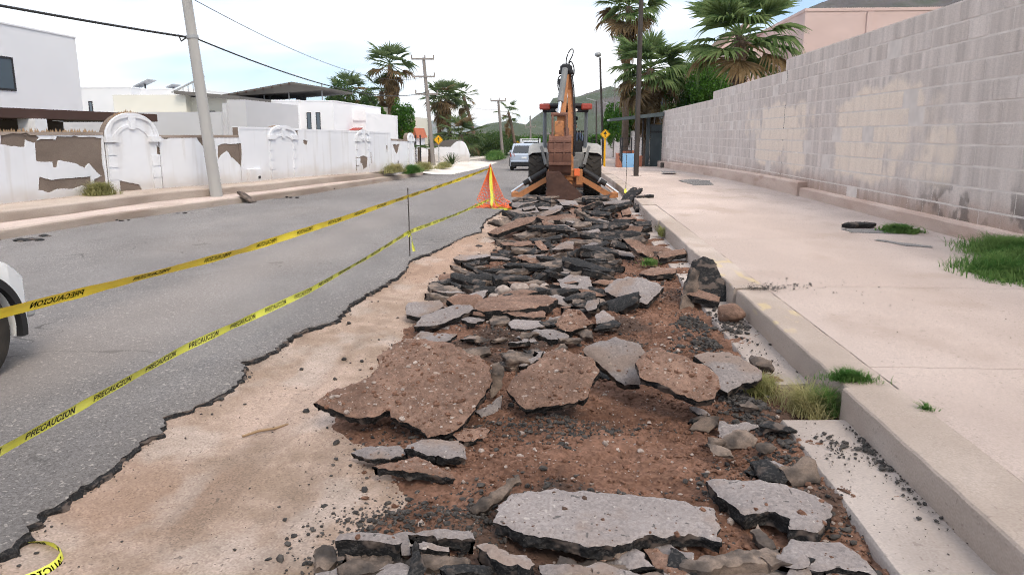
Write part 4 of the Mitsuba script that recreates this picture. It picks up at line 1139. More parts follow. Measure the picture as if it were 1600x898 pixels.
ribbon([(-1.72, 18.16, 0.9), (-1.71, 18.1, 0.5), (-1.66, 18.05, 0.2), (-1.72, 17.9, -0.02), (-1.5, 17.85, -0.02), (-1.3, 17.9, 0.0)], 0.08, 'tape_lime', lambda s: 40 + 50 * np.sin(s * 4), ('caution_tape', 'lime yellow tape bunched at the foot of the orange net', 'tape'))
ribbon([(1.70, 20.57, 0.3), (1.66, 20.5, 0.24), (1.71, 20.48, 0.17), (1.74, 20.5, 0.08)], 0.09, 'tape_lime', lambda s: 30 + 60 * np.sin(s * 12), ('tape_bow', 'small lime tape knot low on the stake by the kerb', 'tape'))

# orange safety net draped over the farther stake
bars = []
NU, NV = 17, 15


def net(u, v):
    """u across 0..1, v down 0..1"""
    w = v ** 1.15
    x = -1.73 + (u - 0.5) * 0.78 * w + (0.10 if v > 0.9 else 0)
    y = 18.2 + 0.25 * w * math.sin(u * PI) + 0.05 * math.sin(u * 9) * w
    return (x, y, 1.0 * (1 - v) ** 1.0 + 0.06 + 0.04 * math.sin(u * 14) * w)


for i in range(NU):
    bars.append(tube([net(i / (NU - 1), j / (NV - 1)) for j in range(NV)], 0.008, 4))
for j in range(1, NV):
    bars.append(tube([net(i / (NU - 1), j / (NV - 1)) for i in range(NU)], 0.008, 4))
X = [[(-2.14 + 0.95 * i / 16, 18.1 + 0.55 * j / 8 - 0.1, 0.03 + 0.04 * math.sin(i * 1.3 + j) + 0.05 * (j == 4)) for i in range(17)] for j in range(9)]
for j in range(9):
    bars.append(tube(X[j], 0.009, 4))
for i in range(17):
    bars.append(tube([X[j][i] for j in range(9)], 0.009, 4))
single('safety_net', 'bright orange plastic safety net draped over the farther stake and heaped at its foot', 'net', cat(bars), 'orange_net')
# ------------------------------------------------------------------ left pavement and boundary wall
WL = np.array([(-12.6, 9.0), (-11.35, 14.6), (-11.02, 17.7), (-10.42, 19.3), (-9.42, 21.7), (-8.83, 25.0), (-7.6, 29.3), (-7.27, 32.0), (-7.18, 36.5)])
wall_x = lambda y: np.interp(y, WL[:, 1], WL[:, 0])
step_d = interp([(9, 1.4), (14.6, 1.25), (19, 1.15), (22.5, 0.85), (29, 0.55), (33, 0.35), (37, 0.25)])
ysl = np.concatenate([np.arange(-8, 9, 1.0), np.arange(9, 38.1, 0.3)])


def lx(y):
    return float(wall_x(y)) if y > 9 else float(-12.6 - (9 - y) * 0.1)


def lprof(pts):
    return np.array(pts)


def rough_strip(fn, yy, seed):
    P = []
    for y in yy:
        q = np.array(fn(y), float)
        q3 = np.stack([q[:, 0], np.full(len(q), y), q[:, 1]], -1)
        q3[:, 0] += wob(q3, 0.03, 3, seed)
        q3[:, 2] += wob(q3, 0.02, 3, seed + 1) + zg(y)
        P.append(q3)
    P = np.array(P)
    return grid_mesh(P[..., 0], P[..., 1], P[..., 2])


struct('far_kerb', rough_strip(lambda y: [(lkerb(y) + 0.03, -0.2), (lkerb(y) + 0.01, 0.1), (lkerb(y) - 0.02, 0.145), (lkerb(y) - 0.16, 0.155)], ysl, 3), 'old_step', 'worn kerb on the far side of the road', smooth=40)
struct('far_sidewalk', rough_strip(lambda y: [(a + (b - a) * t, 0.152) for t in np.linspace(0, 1, 7) for a, b in ((lkerb(y) - 0.16, min(lx(y) + step_d(y), lkerb(y) - 0.3)),)], ysl, 5), 'sidewalk', 'narrow pale sidewalk on the far side of the road', smooth=40)
struct('far_step', rough_strip(lambda y: [(min(lx(y) + step_d(y), lkerb(y) - 0.3) + 0.02, 0.1), (min(lx(y) + step_d(y), lkerb(y) - 0.3), 0.31), (min(lx(y) + step_d(y), lkerb(y) - 0.3) - 0.05, 0.35), (lx(y) + 0.12, 0.37), (lx(y) - 0.6, 0.37)], ysl, 8), 'old_step', 'raised stained concrete step below the white boundary wall', smooth=40)

bwall = thing('boundary_wall', 'long white plastered boundary wall with arched panels and peeled brown patches', 'wall')
SEG = np.linalg.norm(np.diff(WL, axis=0), axis=1)
CUM = np.concatenate([[0], np.cumsum(SEG)])


def s_at(y):
    return float(np.interp(y, WL[:, 1], CUM))


def on_wall(v, out=0.0):
    """(s, z, depth out of the face) -> world; depth points towards the road."""
    s = v[:, 0]
    x, y = np.interp(s, CUM, WL[:, 0]), np.interp(s, CUM, WL[:, 1])
    i = np.clip(np.searchsorted(CUM, s, side='right') - 1, 0, len(SEG) - 1)
    d = (WL[i + 1] - WL[i]) / SEG[i][:, None]
    return np.column_stack([x + d[:, 1] * v[:, 2], y - d[:, 0] * v[:, 2], v[:, 1] + zg(y)])


def wall_piece(poly, d0, d1):
    """A plate of the wall between two depths, split where the wall bends."""
    out = []
    for k in range(len(SEG)):
        c = poly.intersection(sbox(CUM[k] + 1e-4, -2, CUM[k + 1] - 1e-4, 9))
        if c.is_empty:
            continue
        for g in getattr(c, 'geoms', [c]):
            if g.geom_type == 'Polygon' and g.area > 1e-4:
                e = trimesh.creation.extrude_polygon(g, d1 - d0, engine='earcut')
                v = np.array(e.vertices)
                e.vertices = on_wall(np.column_stack([v[:, 0], v[:, 1], v[:, 2] + d0]))
                e.fix_normals()
                out.append(e)
    return cat(out)


# stretches: (y0, y1, top)
TOPS = [(9.0, 17.75, 1.78), (19.25, 21.75, 1.71), (21.78, 25.15, 1.95), (25.15, 32.0, 1.93), (32.05, 35.2, 1.66)]
ARCH = [(17.78, 19.22, 1.66, 2.27, 0.12), (23.3, 24.95, 1.70, 2.05, 0.06), (28.5, 29.6, 1.65, 1.98, 0.04), (35.2, 36.45, 1.72, 2.0, 0.1)]


def arch_poly(a, b, zs, zt):
    s0, s1 = s_at(a), s_at(b)
    c, w = (s0 + s1) / 2, (s1 - s0) / 2
    t = np.linspace(0, PI, 25)
    return Polygon([(s0, 0.0)] + [(c - w * math.cos(x), zs + (zt - zs) * math.sin(x)) for x in t] + [(s1, 0.0)])


def ragged(pts, seed, st=0.05, amp=0.08):
    p = np.array(pts, float)
    d = []
    for a, b in zip(p, np.roll(p, -1, 0)):
        n = max(1, int(np.linalg.norm(b - a) / st))
        d += [a + (b - a) * i / n for i in range(n)]
    d = np.array(d)
    q = np.column_stack([d * 4.0, np.full(len(d), seed)])
    return Polygon(d + amp * np.column_stack([meshkit.fbm(q, 3, 1) - 0.5, meshkit.fbm(q, 3, 2) - 0.5])).buffer(0)


BACK = shapely.union_all([sbox(s_at(a), 0.0, s_at(b), z) for a, b, z in TOPS] + [arch_poly(*q[:4]) for q in ARCH])
PEEL = [[(5.97, 1.85), (6.62, 1.88), (6.94, 1.66), (6.78, 1.56), (6.56, 1.64), (6.5, 1.51), (5.92, 1.54)],[(6.83, 1.64), (7.0, 1.64), (7.41, 1.63), (7.46, 1.72), (8.85, 1.68), (8.82, 1.05), (8.85, 0.56), (8.44, 0.54), (8.44, 0.71), (8.69, 0.75), (8.35, 1.07), (8.21, 0.95), (7.98, 1.08), (7.67, 1.14), (7.43, 1.19), (7.36, 1.02), (7.23, 1.03), (7.22, 1.17), (6.79, 1.19)],[(6.81, 0.85), (7.16, 0.78), (7.46, 0.79), (7.93, 0.76), (8.34, 0.77), (8.36, 0.47), (8.06, 0.58), (7.73, 0.51), (7.43, 0.56), (7.15, 0.51), (6.76, 0.58)],[(9.16, 0.63), (9.41, 0.59), (9.78, 0.52), (9.89, 0.3), (9.18, 0.32)],[(10.41, 1.48), (10.52, 1.38), (10.53, 1.25), (10.41, 1.26)],[(10.62, 1.74), (10.85, 1.71), (10.8, 1.61), (10.65, 1.61)],[(11.72, 1.72), (12.07, 1.72), (12.12, 1.29), (11.91, 1.43), (11.74, 1.61)],[(12.43, 1.43), (12.57, 1.49), (13.35, 1.49), (13.34, 1.19), (13.25, 0.81), (13.11, 0.94), (12.89, 1.13), (12.76, 1.31), (12.4, 1.07)],[(16.86, 1.6), (17.13, 1.54), (17.07, 1.42), (16.88, 1.46)],[(20.22, 1.36), (20.32, 1.36), (20.32, 1.01), (20.46, 0.98), (20.78, 1.01), (21.05, 0.94), (20.96, 0.58), (20.68, 0.47), (20.59, 0.72), (20.44, 0.72), (20.36, 0.48), (20.13, 0.46)],[(21.3, 1.16), (21.45, 1.13), (21.48, 0.73), (21.33, 0.71)],[(16.44, 1.99), (16.62, 1.96), (16.57, 1.66), (16.46, 1.65)],[(24.02, 1.44), (25.35, 1.47), (24.98, 1.15), (24.75, 1.0), (24.46, 1.15)],[(24.94, 0.8), (25.14, 0.7), (25.12, 0.55), (24.73, 0.55)],[(23.14, 1.41), (23.34, 1.39), (23.29, 1.11), (23.2, 1.11)]]
peel = shapely.union_all([ragged(p, 3 * i) for i, p in enumerate(PEEL)])
part(bwall, 'render', wall_piece(BACK, -0.18, 0.0), 'bare_render', 'bare brown render showing where the plaster has fallen')
skin = BACK.intersection(shapely.union_all([sbox(s_at(a), 0.02, s_at(b), z - 0.0) for a, b, z in TOPS] + [arch_poly(*q[:4]) for q in ARCH])).difference(peel)
for g in getattr(skin, 'geoms', [skin]):
    if g.area > 0.01:
        part(bwall, 'plaster', wall_piece(g, 0.001, 0.022), 'plaster')
for (a, b, z) in TOPS:
    part(bwall, 'coping', wall_piece(sbox(s_at(a) + 0.005, z - 0.05, s_at(b) - 0.005, z + 0.02).difference(peel.buffer(-0.1)), -0.2, 0.035), 'old_step' if z < 1.8 else 'plaster')
for k, (a, b, zs, zt, w) in enumerate(ARCH):
    s0, s1 = s_at(a), s_at(b)
    c, h = (s0 + s1) / 2, (s1 - s0) / 2
    full = arch_poly(a, b, zs, zt)
    ring = full.difference(shapely.affinity.scale(full, 0.84, 1.0, origin=(c, 0)).intersection(arch_poly(a, b, zs, zt - 0.11))).intersection(sbox(s0, zs, s1, 9))
    part(bwall, 'arch_moulding', wall_piece(ring, 0.024, 0.075), 'plaster')
    inner = arch_poly(a, b, zs - 0.12, zt - 0.28)
    inner = shapely.affinity.scale(inner, 0.74, 1.0, origin=(c, 0))
    ir = inner.difference(shapely.affinity.scale(inner, 0.88, 0.965, origin=(c, 0))).intersection(sbox(s0, zs - 0.12, s1, 9))
    part(bwall, 'inner_moulding', wall_piece(ir, 0.024, 0.05), 'plaster')
    part(bwall, 'keystone', wall_piece(Polygon([(c - 0.07, zt - 0.40), (c + 0.07, zt - 0.40), (c + 0.11, zt - 0.06), (c - 0.11, zt - 0.06)]), 0.024, 0.085), 'plaster')
    for sd in (0, 1):
        e0, e1 = (s0 + 0.02, s0 + 0.26) if sd == 0 else (s1 - 0.26, s1 - 0.02)
        e0, e1 = c + (e0 - c), c + (e1 - c)
        part(bwall, 'capital', wall_piece(sbox(e0 - 0.05, zs - 0.1, e1 + 0.05, zs + 0.04), 0.024, 0.11), 'plaster')
        zz = np.linspace(0.36, zs - 0.13, 5)
        for z0, z1 in zip(zz[:-1], zz[1:]):
            if k == 0 and sd == 1 and z1 > 1.4:
                continue
            part(bwall, 'quoin', wall_piece(sbox(e0, z0 + 0.012, e1, z1 - 0.012), 0.024, 0.06), 'plaster')
# shards set along the top
for (y0, y1, fz, n) in ((9.2, 17.6, lambda y: 1.79, 130), (17.9, 18.9, lambda y: 1.66 + 0.61 * math.sin(min(1, max(0, (s_at(y) - s_at(17.78)) / (s_at(19.22) - s_at(17.78)))) * PI) ** 0.55, 24)):
    sh = []
    for y in np.linspace(y0, y1, n):
        s = s_at(y)
        p = on_wall(np.array([[s, fz(y), -0.06 + rng.uniform(-.03, .03)]]))[0]
        hh = rng.uniform(0.05, 0.11)
        co = trimesh.creation.cone(0.028, hh, sections=5)
        co.apply_transform(tr(*p) @ rot((1, 0, 0), rng.normal(0, 10)))
        sh.append(co)
    part(bwall, 'spikes', cat(sh), 'stick_wood', kind='stuff')
part(bwall, 'meter_box', wall_piece(sbox(s_at(22.05), 0.36, s_at(22.75), 0.74), 0.024, 0.10), 'plaster')
part(bwall, 'vent', wall_piece(sbox(s_at(22.5), 0.44, s_at(22.62), 0.52), 0.102, 0.11), 'dark_frame')

# ------------------------------------------------------------------ houses on the left
def house(label, blocks_, m, extra=()):
    h = thing('house', label, 'house')
    for b in blocks_:
        part(h, 'wall', b, m)
    return h


def window(parent, x0, x1, y0, y1, z0, z1, face, fr=0.05, depth=0.06, mull=1):
    """face: 'x+' looks towards the road, 'y-' looks towards the camera."""
    w = numbered(parent + '__window')
    o = 0.03
    if face == 'y-':
        y = y0
        put(w, cat([box(x0, x1, y - o, y + 0.02, z1 - fr, z1), box(x0, x1, y - o, y + 0.02, z0, z0 + fr), box(x0, x0 + fr, y - o, y + 0.02, z0 + fr, z1 - fr), box(x1 - fr, x1, y - o, y + 0.02, z0 + fr, z1 - fr)] +
                   [box(x0 + (x1 - x0) * (i + 1) / (mull + 1) - fr / 2, x0 + (x1 - x0) * (i + 1) / (mull + 1) + fr / 2, y - o, y + 0.02, z0 + fr, z1 - fr) for i in range(mull)]), 'dark_frame')
        put(w + '__pane', box(x0 + fr, x1 - fr, y - 0.012, y + 0.02, z0 + fr, z1 - fr), 'pane')
    else:
        x = x1
        put(w, cat([box(x - 0.02, x + o, y0, y1, z1 - fr, z1), box(x - 0.02, x + o, y0, y1, z0, z0 + fr), box(x - 0.02, x + o, y0, y0 + fr, z0 + fr, z1 - fr), box(x - 0.02, x + o, y1 - fr, y1, z0 + fr, z1 - fr)] +
                   [box(x - 0.02, x + o, y0 + (y1 - y0) * (i + 1) / (mull + 1) - fr / 2, y0 + (y1 - y0) * (i + 1) / (mull + 1) + fr / 2, z0 + fr, z1 - fr) for i in range(mull)]), 'dark_frame')
        put(w + '__pane', box(x - 0.02, x + 0.012, y0 + fr, y1 - fr, z0 + fr, z1 - fr), 'pane')
    return w


h = house('big white flat-faced house at the far left with a brown pergola beam below it', [box(-30, -16.72, 14, 26, 2.38, 4.97), box(-30, -17.6, 14, 25.6, 0, 2.38)], 'house_white')
part(h, 'cap', box(-30.02, -16.69, 13.98, 26.03, 4.97, 5.02), 'house_white')
window(h, 0, -16.72, 20.9, 22.78, 3.04, 4.03, 'x+', 0.06, mull=0)
part(h, 'upper_block', box(-31, -17.0, 13, 20.7, 5.02, 5.6), 'house_white')
pg = thing('pergola', 'dark brown beam on white posts in front of the big white house', 'pergola')
part(pg, 'beam', bar((-15.2, 12, 2.31), (-14.45, 26.5, 2.31), 0.22, 0.26), 'brown_beam')
part(pg, 'beam', box(-17.5, -14.6, 26.0, 26.2, 2.17, 2.35), 'brown_beam')
part(pg, 'roof', trimesh.convex.convex_hull(np.array([(-17.55, 12, 2.2), (-15.32, 12, 2.2), (-17.55, 26, 2.2), (-14.6, 26, 2.2), (-17.55, 12, 2.26), (-15.32, 12, 2.26), (-17.55, 26, 2.26), (-14.6, 26, 2.26)])), 'brown_beam')
for y in (14.6, 20.6, 24.6):
    x = -15.2 + (y - 12) / 14.5 * 0.75
    part(pg, 'post', box(x - 0.25, x + 0.25, y - 0.25, y + 0.25, 0, 2.17), 'house_white')
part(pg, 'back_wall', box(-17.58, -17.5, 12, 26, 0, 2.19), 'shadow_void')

hB = house('plain white two storey house behind the arched panel with a sliding window', [box(-34, -25.8, 45, 60, 0, 4.46), box(-25.8, -22.2, 46, 60, 0, 4.4)], 'house_white')
window(hB, -25.35, -24.15, 46, 46, 2.95, 3.63, 'y-', 0.06, mull=1)
window(hB, -28.55, -28.3, 45, 45, 2.9, 3.7, 'y-', 0.05, mull=0)
part(hB, 'parapet', cat([box(-34.03, -25.77, 44.97, 60, 4.46, 4.52), box(-25.77, -22.17, 45.97, 60, 4.4, 4.46)]), 'house_white')
for (x, z, lab, s) in ((-26.0, 4.52, 'small tilted solar panel on the roof of the plain white house', 1.0), (-24.2, 4.46, 'flat grey vent plate on the roof edge of the plain white house', .45)):
    k = thing('roof_panel', lab, 'panel')
    part(k, 'plate', bar((x - .55 * s, 47, z + .12), (x + .45 * s, 47, z + .12 + .42 * s), 1.0, 0.05), 'metal_grey')
    part(k, 'leg', box(x - .03, x + .03, 46.9, 47.0, z, z + .3 * s), 'dark_frame')
fr = thing('roof_frame', 'slanted metal frame with thin legs standing on the cream roof', 'frame')
part(fr, 'rail', bar((-21.5, 41.5, 4.0), (-19.6, 41.5, 4.85), 0.1, 0.08), 'metal_grey')
for i in range(6):
    x = -21.1 + i * 0.29
    part(fr, 'leg', box(x - .015, x + .015, 41.4, 41.44, 3.9, 4.0 + (x + 21.5) * .447), 'metal_grey')
hC = house('low cream house with a grey flat roof slab and a pale grey side wall', [box(-24, -20.0, 40, 52, 0, 3.8), box(-20.0, -17.3, 40.6, 52, 0, 3.7)], 'house_cream')
part(hC, 'roof_slab', trimesh.convex.convex_hull(np.array([(-20.4, 39.6, 3.82), (-16.9, 39.6, 3.52), (-20.4, 52, 3.82), (-16.9, 52, 3.52), (-20.4, 39.6, 4.0), (-16.9, 39.6, 3.70), (-20.4, 52, 4.0), (-16.9, 52, 3.7)])), 'roof_grey')
part(hC, 'vent', box(-19.2, -18.7, 40.55, 40.6, 2.85, 2.98), 'dark_frame')
part(hC, 'shutter', box(-18.0, -17.6, 40.56, 40.6, 2.55, 3.1), 'house_white')
hG = house('pale grey windowless annex with a stepped top behind the boundary wall', [box(-25, -16.1, 35.5, 44, 0, 2.78), box(-15.9, -15.0, 35.8, 43, 0, 3.35), box(-16.1, -15.9, 35.7, 44, 0, 3.2)], 'house_grey')
hD = house('white flat-roofed house with two narrow dark windows and a roof shelter', [box(-22, -15.34, 44, 56, 0, 3.62), box(-15.34, -13.35, 44.3, 56, 0, 3.62)], 'house_white')
part(hD, 'parapet', cat([box(-22.02, -15.3, 43.97, 56, 3.62, 3.70), box(-15.3, -13.32, 44.27, 56, 3.62, 3.68)]), 'house_white')
for x in (-14.95, -14.4):
    window(hD, x, x + 0.26, 44.3, 44.3, 2.0, 3.0, 'y-', 0.03, mull=0)
part(hD, 'lamp', trimesh.creation.icosphere(radius=0.09).apply_translation((-17.9, 43.9, 2.9)), 'dark_frame')
ps = thing('roof_shelter', 'sloping dark slatted shelter on thin posts on top of the white house', 'shelter')
part(ps, 'roof', trimesh.convex.convex_hull(np.array([(-20.3, 44.2, 3.85), (-15.7, 44.2, 4.62), (-13.7, 44.6, 4.32), (-20.3, 50, 3.85), (-15.7, 50, 4.62), (-13.7, 50, 4.32), (-20.3, 44.2, 3.95), (-15.7, 44.2, 4.72), (-13.7, 44.6, 4.4), (-20.3, 50, 3.95), (-15.7, 50, 4.72), (-13.7, 50, 4.4)])), 'roof_grey')
for i in range(9):
    x = -20 + i * 0.52
    part(ps, 'slat', bar((x, 44.15, 3.86 + (x + 20.3) * 0.167), (x, 50, 3.86 + (x + 20.3) * 0.167), 0.09, 0.1), 'brown_beam')
for x in (-19.2, -17.7, -16.2, -14.2):
    part(ps, 'post', box(x - .03, x + .03, 45, 45.06, 3.6, 3.86 + min(0.76, (x + 20.3) * 0.167)), 'metal_grey')
for (x, s) in ((-18.0, .25), (-17.2, .2), (-15.9, .25)):
    single('roof_tank', 'small dark box standing under the roof shelter', 'box', rbox(x - s, x + s, 46, 46.5, 3.63, 3.63 + s * 1.4, 0.05), 'dark_frame', 'dark boxes under the roof shelter')
hE = house('white garden wing with a red awning along its foot', [box(-15, -12.55, 48.5, 58, 0, 3.12), box(-15.2, -12.5, 48.4, 48.5, 2.6, 3.3)], 'house_white')
part(hE, 'awning', trimesh.convex.convex_hull(np.array([(-15.1, 46.9, 1.93), (-12.7, 46.9, 1.93), (-15.1, 48.4, 2.16), (-12.7, 48.4, 2.16), (-15.1, 46.9, 1.85), (-12.7, 46.9, 1.85)])), 'red_awning')
hF = house('cream two storey house with small balconies between the palms', [box(-16, -14.1, 62, 72, 0, 3.9), box(-14.1, -12.7, 62.8, 72, 0, 3.2)], 'house_cream')
for z in (1.9, 2.9):
    window(hF, -13.9, -13.3, 62.8, 62.8, z, z + .55, 'y-', 0.05, mull=0)
    part(hF, 'balcony', box(-14.1, -12.6, 62.2, 62.79, z - 0.35, z - 0.2), 'house_cream')
hH = thing('house', 'small house with an orange tiled gable roof beyond the white wall', 'house')
part(hH, 'wall', box(-13.6, -11.95, 62, 66, -1, 1.55), 'house_white')
part(hH, 'roof', trimesh.convex.convex_hull(np.array([(-13.9, 61.5, 1.45), (-11.7, 61.5, 1.45), (-13.9, 66, 1.45), (-11.7, 66, 1.45), (-13.3, 61.5, 2.15), (-12.0, 61.5, 2.25), (-13.3, 66, 2.15), (-12.0, 66, 2.25)])), 'terracotta')
part(hH, 'gate_post', cat([box(-11.45, -11.37, 59, 59.1, -0.6, 1.7), box(-11.1, -11.0, 59, 59.1, -0.6, 1.7)]), 'dark_frame')
part(hH, 'gate_brace', bar((-11.4, 59, 1.3), (-11.7, 59, 0.4), 0.06, 0.06), 'dark_frame')
gw = thing('garden_wall', 'low white garden wall that rises in a curve beyond the side street', 'wall')
gp = Polygon([(-13.2, -0.8), (-13.2, 0.7), (-9.4, 0.7)] + [(-9.4 + 0.75 * t, 0.7 + 0.5 * math.sin(t * PI / 2)) for t in np.linspace(0, 1, 9)] + [(-8.4, 1.18)] + [(-8.4 + 0.6 * t, 1.15 - 1.1 * t * t) for t in np.linspace(0, 1, 9)] + [(-7.8, -0.8)])
e = extrude(gp, 0.25)
e.apply_transform(tr(0, 64, 0) @ rot((1, 0, 0), 90))
part(gw, 'wall', e, 'plaster')
hr = extrude(Polygon([(-11.8, 0.6), (-11.0, 1.0), (-10.2, 1.25), (-9.2, 1.25), (-9.2, 0.6)]), 4)
hr.apply_transform(tr(0, 70, 0) @ rot((1, 0, 0), 90))
single('shed_roof', 'dark grey rounded roof showing over the low garden wall', 'roof', hr, 'roof_grey')
# pale paving of the side street
X, Y = np.meshgrid(np.linspace(-24, -5.6, 40), np.linspace(38.3, 66, 40), indexing='ij')
struct('side_street', grid_mesh(X, Y, zg(Y) + 0.09 - 0.09 * sm(-7.4, -6.4, X)), 'pale_paving', 'pale concrete forecourt of the side street', smooth=True)
far = rough_strip(lambda y: [(far_left(y) + 0.02, -0.1), (far_left(y), 0.12), (far_left(y) - 0.2, 0.14), (far_left(y) - 3.5, 0.15)], np.linspace(62, 138, 40), 12)
struct('far_pavement', far, 'pale_paving', 'pale kerb and pavement along the left of the road in the distance', smooth=40)

# ------------------------------------------------------------------ poles and cables
def tapered(a, b, r0, r1, n=10):
    a, b = np.array(a, float), np.array(b, float)
    t = np.linspace(0, 1, 6)[:, None]
    return tube(a + (b - a) * t, r0 + (r1 - r0) * t[:, 0], n)


pl = thing('concrete_pole', 'leaning pale concrete utility pole on the left sidewalk', 'pole')
PB, PT = np.array((-9.05, 19.35, 0.1)), np.array((-9.75, 19.5, 8.2))
part(pl, 'shaft', tapered(PB, PT, 0.155, 0.10, 16), 'pole_concrete', smooth=50)
at = lambda z: PB + (PT - PB) * ((z - PB[2]) / (PT - PB)[2])
part(pl, 'clamp', tube([at(4.12), at(4.2)], 0.15, 12), 'metal_grey')
part(pl, 'bracket', tube([at(4.16) + [-.14, 0, 0], at(4.16) + [-.3, 0, -.1], at(4.16) + [-.36, 0, .06]], 0.02, 6), 'cable')


def cross_pole(label, base, top, r, arms, axis=(1, 0.12, 0)):
    k = thing('utility_pole', label, 'pole')
    b, t = np.array(base, float), np.array(top, float)
    part(k, 'shaft', tapered(b, t, r, r * 0.7, 8), 'pole_wood', smooth=50)
    ax = np.array(axis) / np.linalg.norm(axis)
    for (z, off, L) in arms:
        p = b + (t - b) * ((z - b[2]) / (t - b)[2]) + ax * off - np.array([0, .12, 0])
        part(k, 'crossarm', bar(p - ax * L / 2, p + ax * L / 2, 0.10, 0.12), 'pole_wood')
        for q in (-.48, .1, .48):
            part(k, 'insulator', tube([p + ax * L * q + [0, 0, .05], p + ax * L * q + [0, 0, .28]], 0.05, 6), 'pole_wood')
    return k


cross_pole('wooden utility pole with three crossarms at the side street corner', (-9.35, 55, -0.6), (-9.92, 55, 7.05), 0.16, [(6.95, -.05, 1.6), (5.75, -.1, 1.6), (4.55, 0.0, 1.6)])
cross_pole('distant utility pole with one crossarm beside the road', (-5.95, 76, -0.7), (-6.4, 76, 5.05), 0.16, [(4.95, 0, 1.5)])
cross_pole('far pole with small dark fittings behind the truck', (-4.4, 105, -0.7), (-4.5, 105, 4.2), 0.13, [(2.7, 0, 1.4)])


def cable(a, b, sag, r, label):
    a, b = np.array(a, float), np.array(b, float)
    t = np.linspace(0, 1, 40)[:, None]
    p = a + (b - a) * t
    p[:, 2] -= sag * 4 * (t * (1 - t))[:, 0]
    single('overhead_cable', label, 'cable', tube(p, r, 5), 'cable')


cA, cB = at(4.16), np.array((-9.75, 55, 4.7))
cable((-12.5, 5.0, 4.35), cA + [-.15, 0, 0], 0.12, 0.028, 'thick black overhead cable running left from the concrete pole')
cable(cA, cB, 0.75, 0.022, 'black overhead cable from the concrete pole to the pole with three crossarms')
cable((-11.0, 8.0, 5.9), (-9.3, 18.8, 5.12), 0.1, 0.012, 'thin upper wire passing the concrete pole on its left side')
cable((-9.3, 18.8, 5.12), (-9.85, 55, 5.75), 0.9, 0.010, 'thin upper wire running from the concrete pole into the distance')
cable((-9.75, 55, 4.6), (-6.3, 76, 4.1), 0.35, 0.012, 'thin wire between the two wooden utility poles')
dp = thing('dark_pole', 'tall dark steel pole standing on the right sidewalk', 'pole')
part(dp, 'shaft', tapered((2.95, 31, 0.1), (2.93, 31, 9.5), 0.105, 0.085, 12), 'pole_dark', smooth=50)
part(dp, 'base_plate', rbox(2.72, 3.18, 30.8, 31.25, 0.05, 0.10, 0.01), 'pole_dark')
lm = thing('street_lamp', 'tall thin street lamp with a small round head beyond the yellow sign', 'lamp')
part(lm, 'shaft', tapered((2.75, 52, -0.4), (2.35, 52, 6.7), 0.085, 0.06, 8), 'pole_dark', smooth=50)
part(lm, 'head', trimesh.creation.icosphere(subdivisions=2).apply_transform(tr(2.2, 51.7, 6.85) @ np.diag([.22, .3, .16, 1])), 'metal_grey', smooth=True)
for (x, y, z, lab) in ((3.55, 85, 5.3, 'farther thin lamp post seen right of the backhoe roof'), (5.6, 92, 5.2, 'faint pale pole between the street lamp and the palms')):
    k = thing('street_lamp', lab, 'lamp')
    part(k, 'shaft', tapered((x + .15, y, -.6), (x, y, z), 0.11, 0.08, 6), 'pole_wood' if x > 5 else 'pole_dark')
    part(k, 'arm', bar((x, y, z), (x - 1.1, y, z + .3), 0.1, 0.08), 'metal_grey')
single('antenna_mast', 'thin lattice antenna on the roofs behind the right palms', 'antenna', cat([tapered((3.9, 60, 0), (3.9, 60, 5.9), .06, .04, 5), box(3.7, 4.1, 59.95, 60.05, 5.0, 5.06)]), 'pole_wood')


def sign(label, x, y, zb, zc, half, post_w, post_m, yaw=0):
    k = thing('warning_sign', label, 'sign')
    t = tr(x, y, 0) @ rot((0, 0, 1), yaw)
    part(k, 'post', xf(box(-post_w, post_w, 0.02, 0.02 + 2 * post_w, zb, zc + half * .6), t), post_m)
    dia = Polygon([(0, -half), (half, 0), (0, half), (-half, 0)]).buffer(-0.05).buffer(0.05)
    e = extrude(dia, 0.02)
    e.apply_transform(t @ tr(0, 0.0, zc) @ rot((1, 0, 0), 90))
    part(k, 'plate', e, 'sign_yellow')
    bd = extrude(dia.buffer(-0.02).difference(dia.buffer(-0.04)), 0.003)
    bd.apply_transform(t @ tr(0, -0.021, zc) @ rot((1, 0, 0), 90))
    part(k, 'border', bd, 'ink')
    h = half
    arrow = Polygon([(-.07 * h, -.5 * h), (.07 * h, -.5 * h), (.07 * h, .02 * h), (.30 * h, .02 * h), (.30 * h, .16 * h), (.12 * h, .2 * h), (0.22 * h, .3 * h), (0, .55 * h), (-.22 * h, .3 * h), (-.12 * h, .2 * h), (-.30 * h, .16 * h), (-.30 * h, .02 * h), (-.07 * h, .02 * h)]) if label.startswith('yellow diamond sign with a black arrow on a yellow') else Polygon([(-.06 * h, -.5 * h), (.06 * h, -.5 * h), (.06 * h, .2 * h), (.2 * h, .2 * h), (0, .55 * h), (-.2 * h, .2 * h), (-.06 * h, .2 * h)])
    e = extrude(arrow, 0.004)
    e.apply_transform(t @ tr(0, -0.021, zc) @ rot((1, 0, 0), 90))
    part(k, 'arrow', e, 'ink')


sign('yellow diamond sign with a black arrow on a yellow post by the right kerb', 2.62, 48.5, -0.35, 1.75, 0.33, 0.055, 'sign_yellow')
sign('yellow diamond sign on a thin grey post at the left side street', -9.05, 55.5, -0.5, 1.35, 0.36, 0.03, 'metal_grey')
sign('tiny distant yellow diamond sign left of the white truck', -5.2, 88, -0.6, 0.65, 0.38, 0.05, 'metal_grey')
# ------------------------------------------------------------------ backhoe loader, seen from behind
BX, BY, BZ = 0.06, 22.9, -0.06
bh = thing('backhoe', 'orange and grey backhoe loader with raised boom and spread stabilizers, seen from behind', 'backhoe')
L = lambda m: m.apply_transform(tr(BX, BY, BZ))


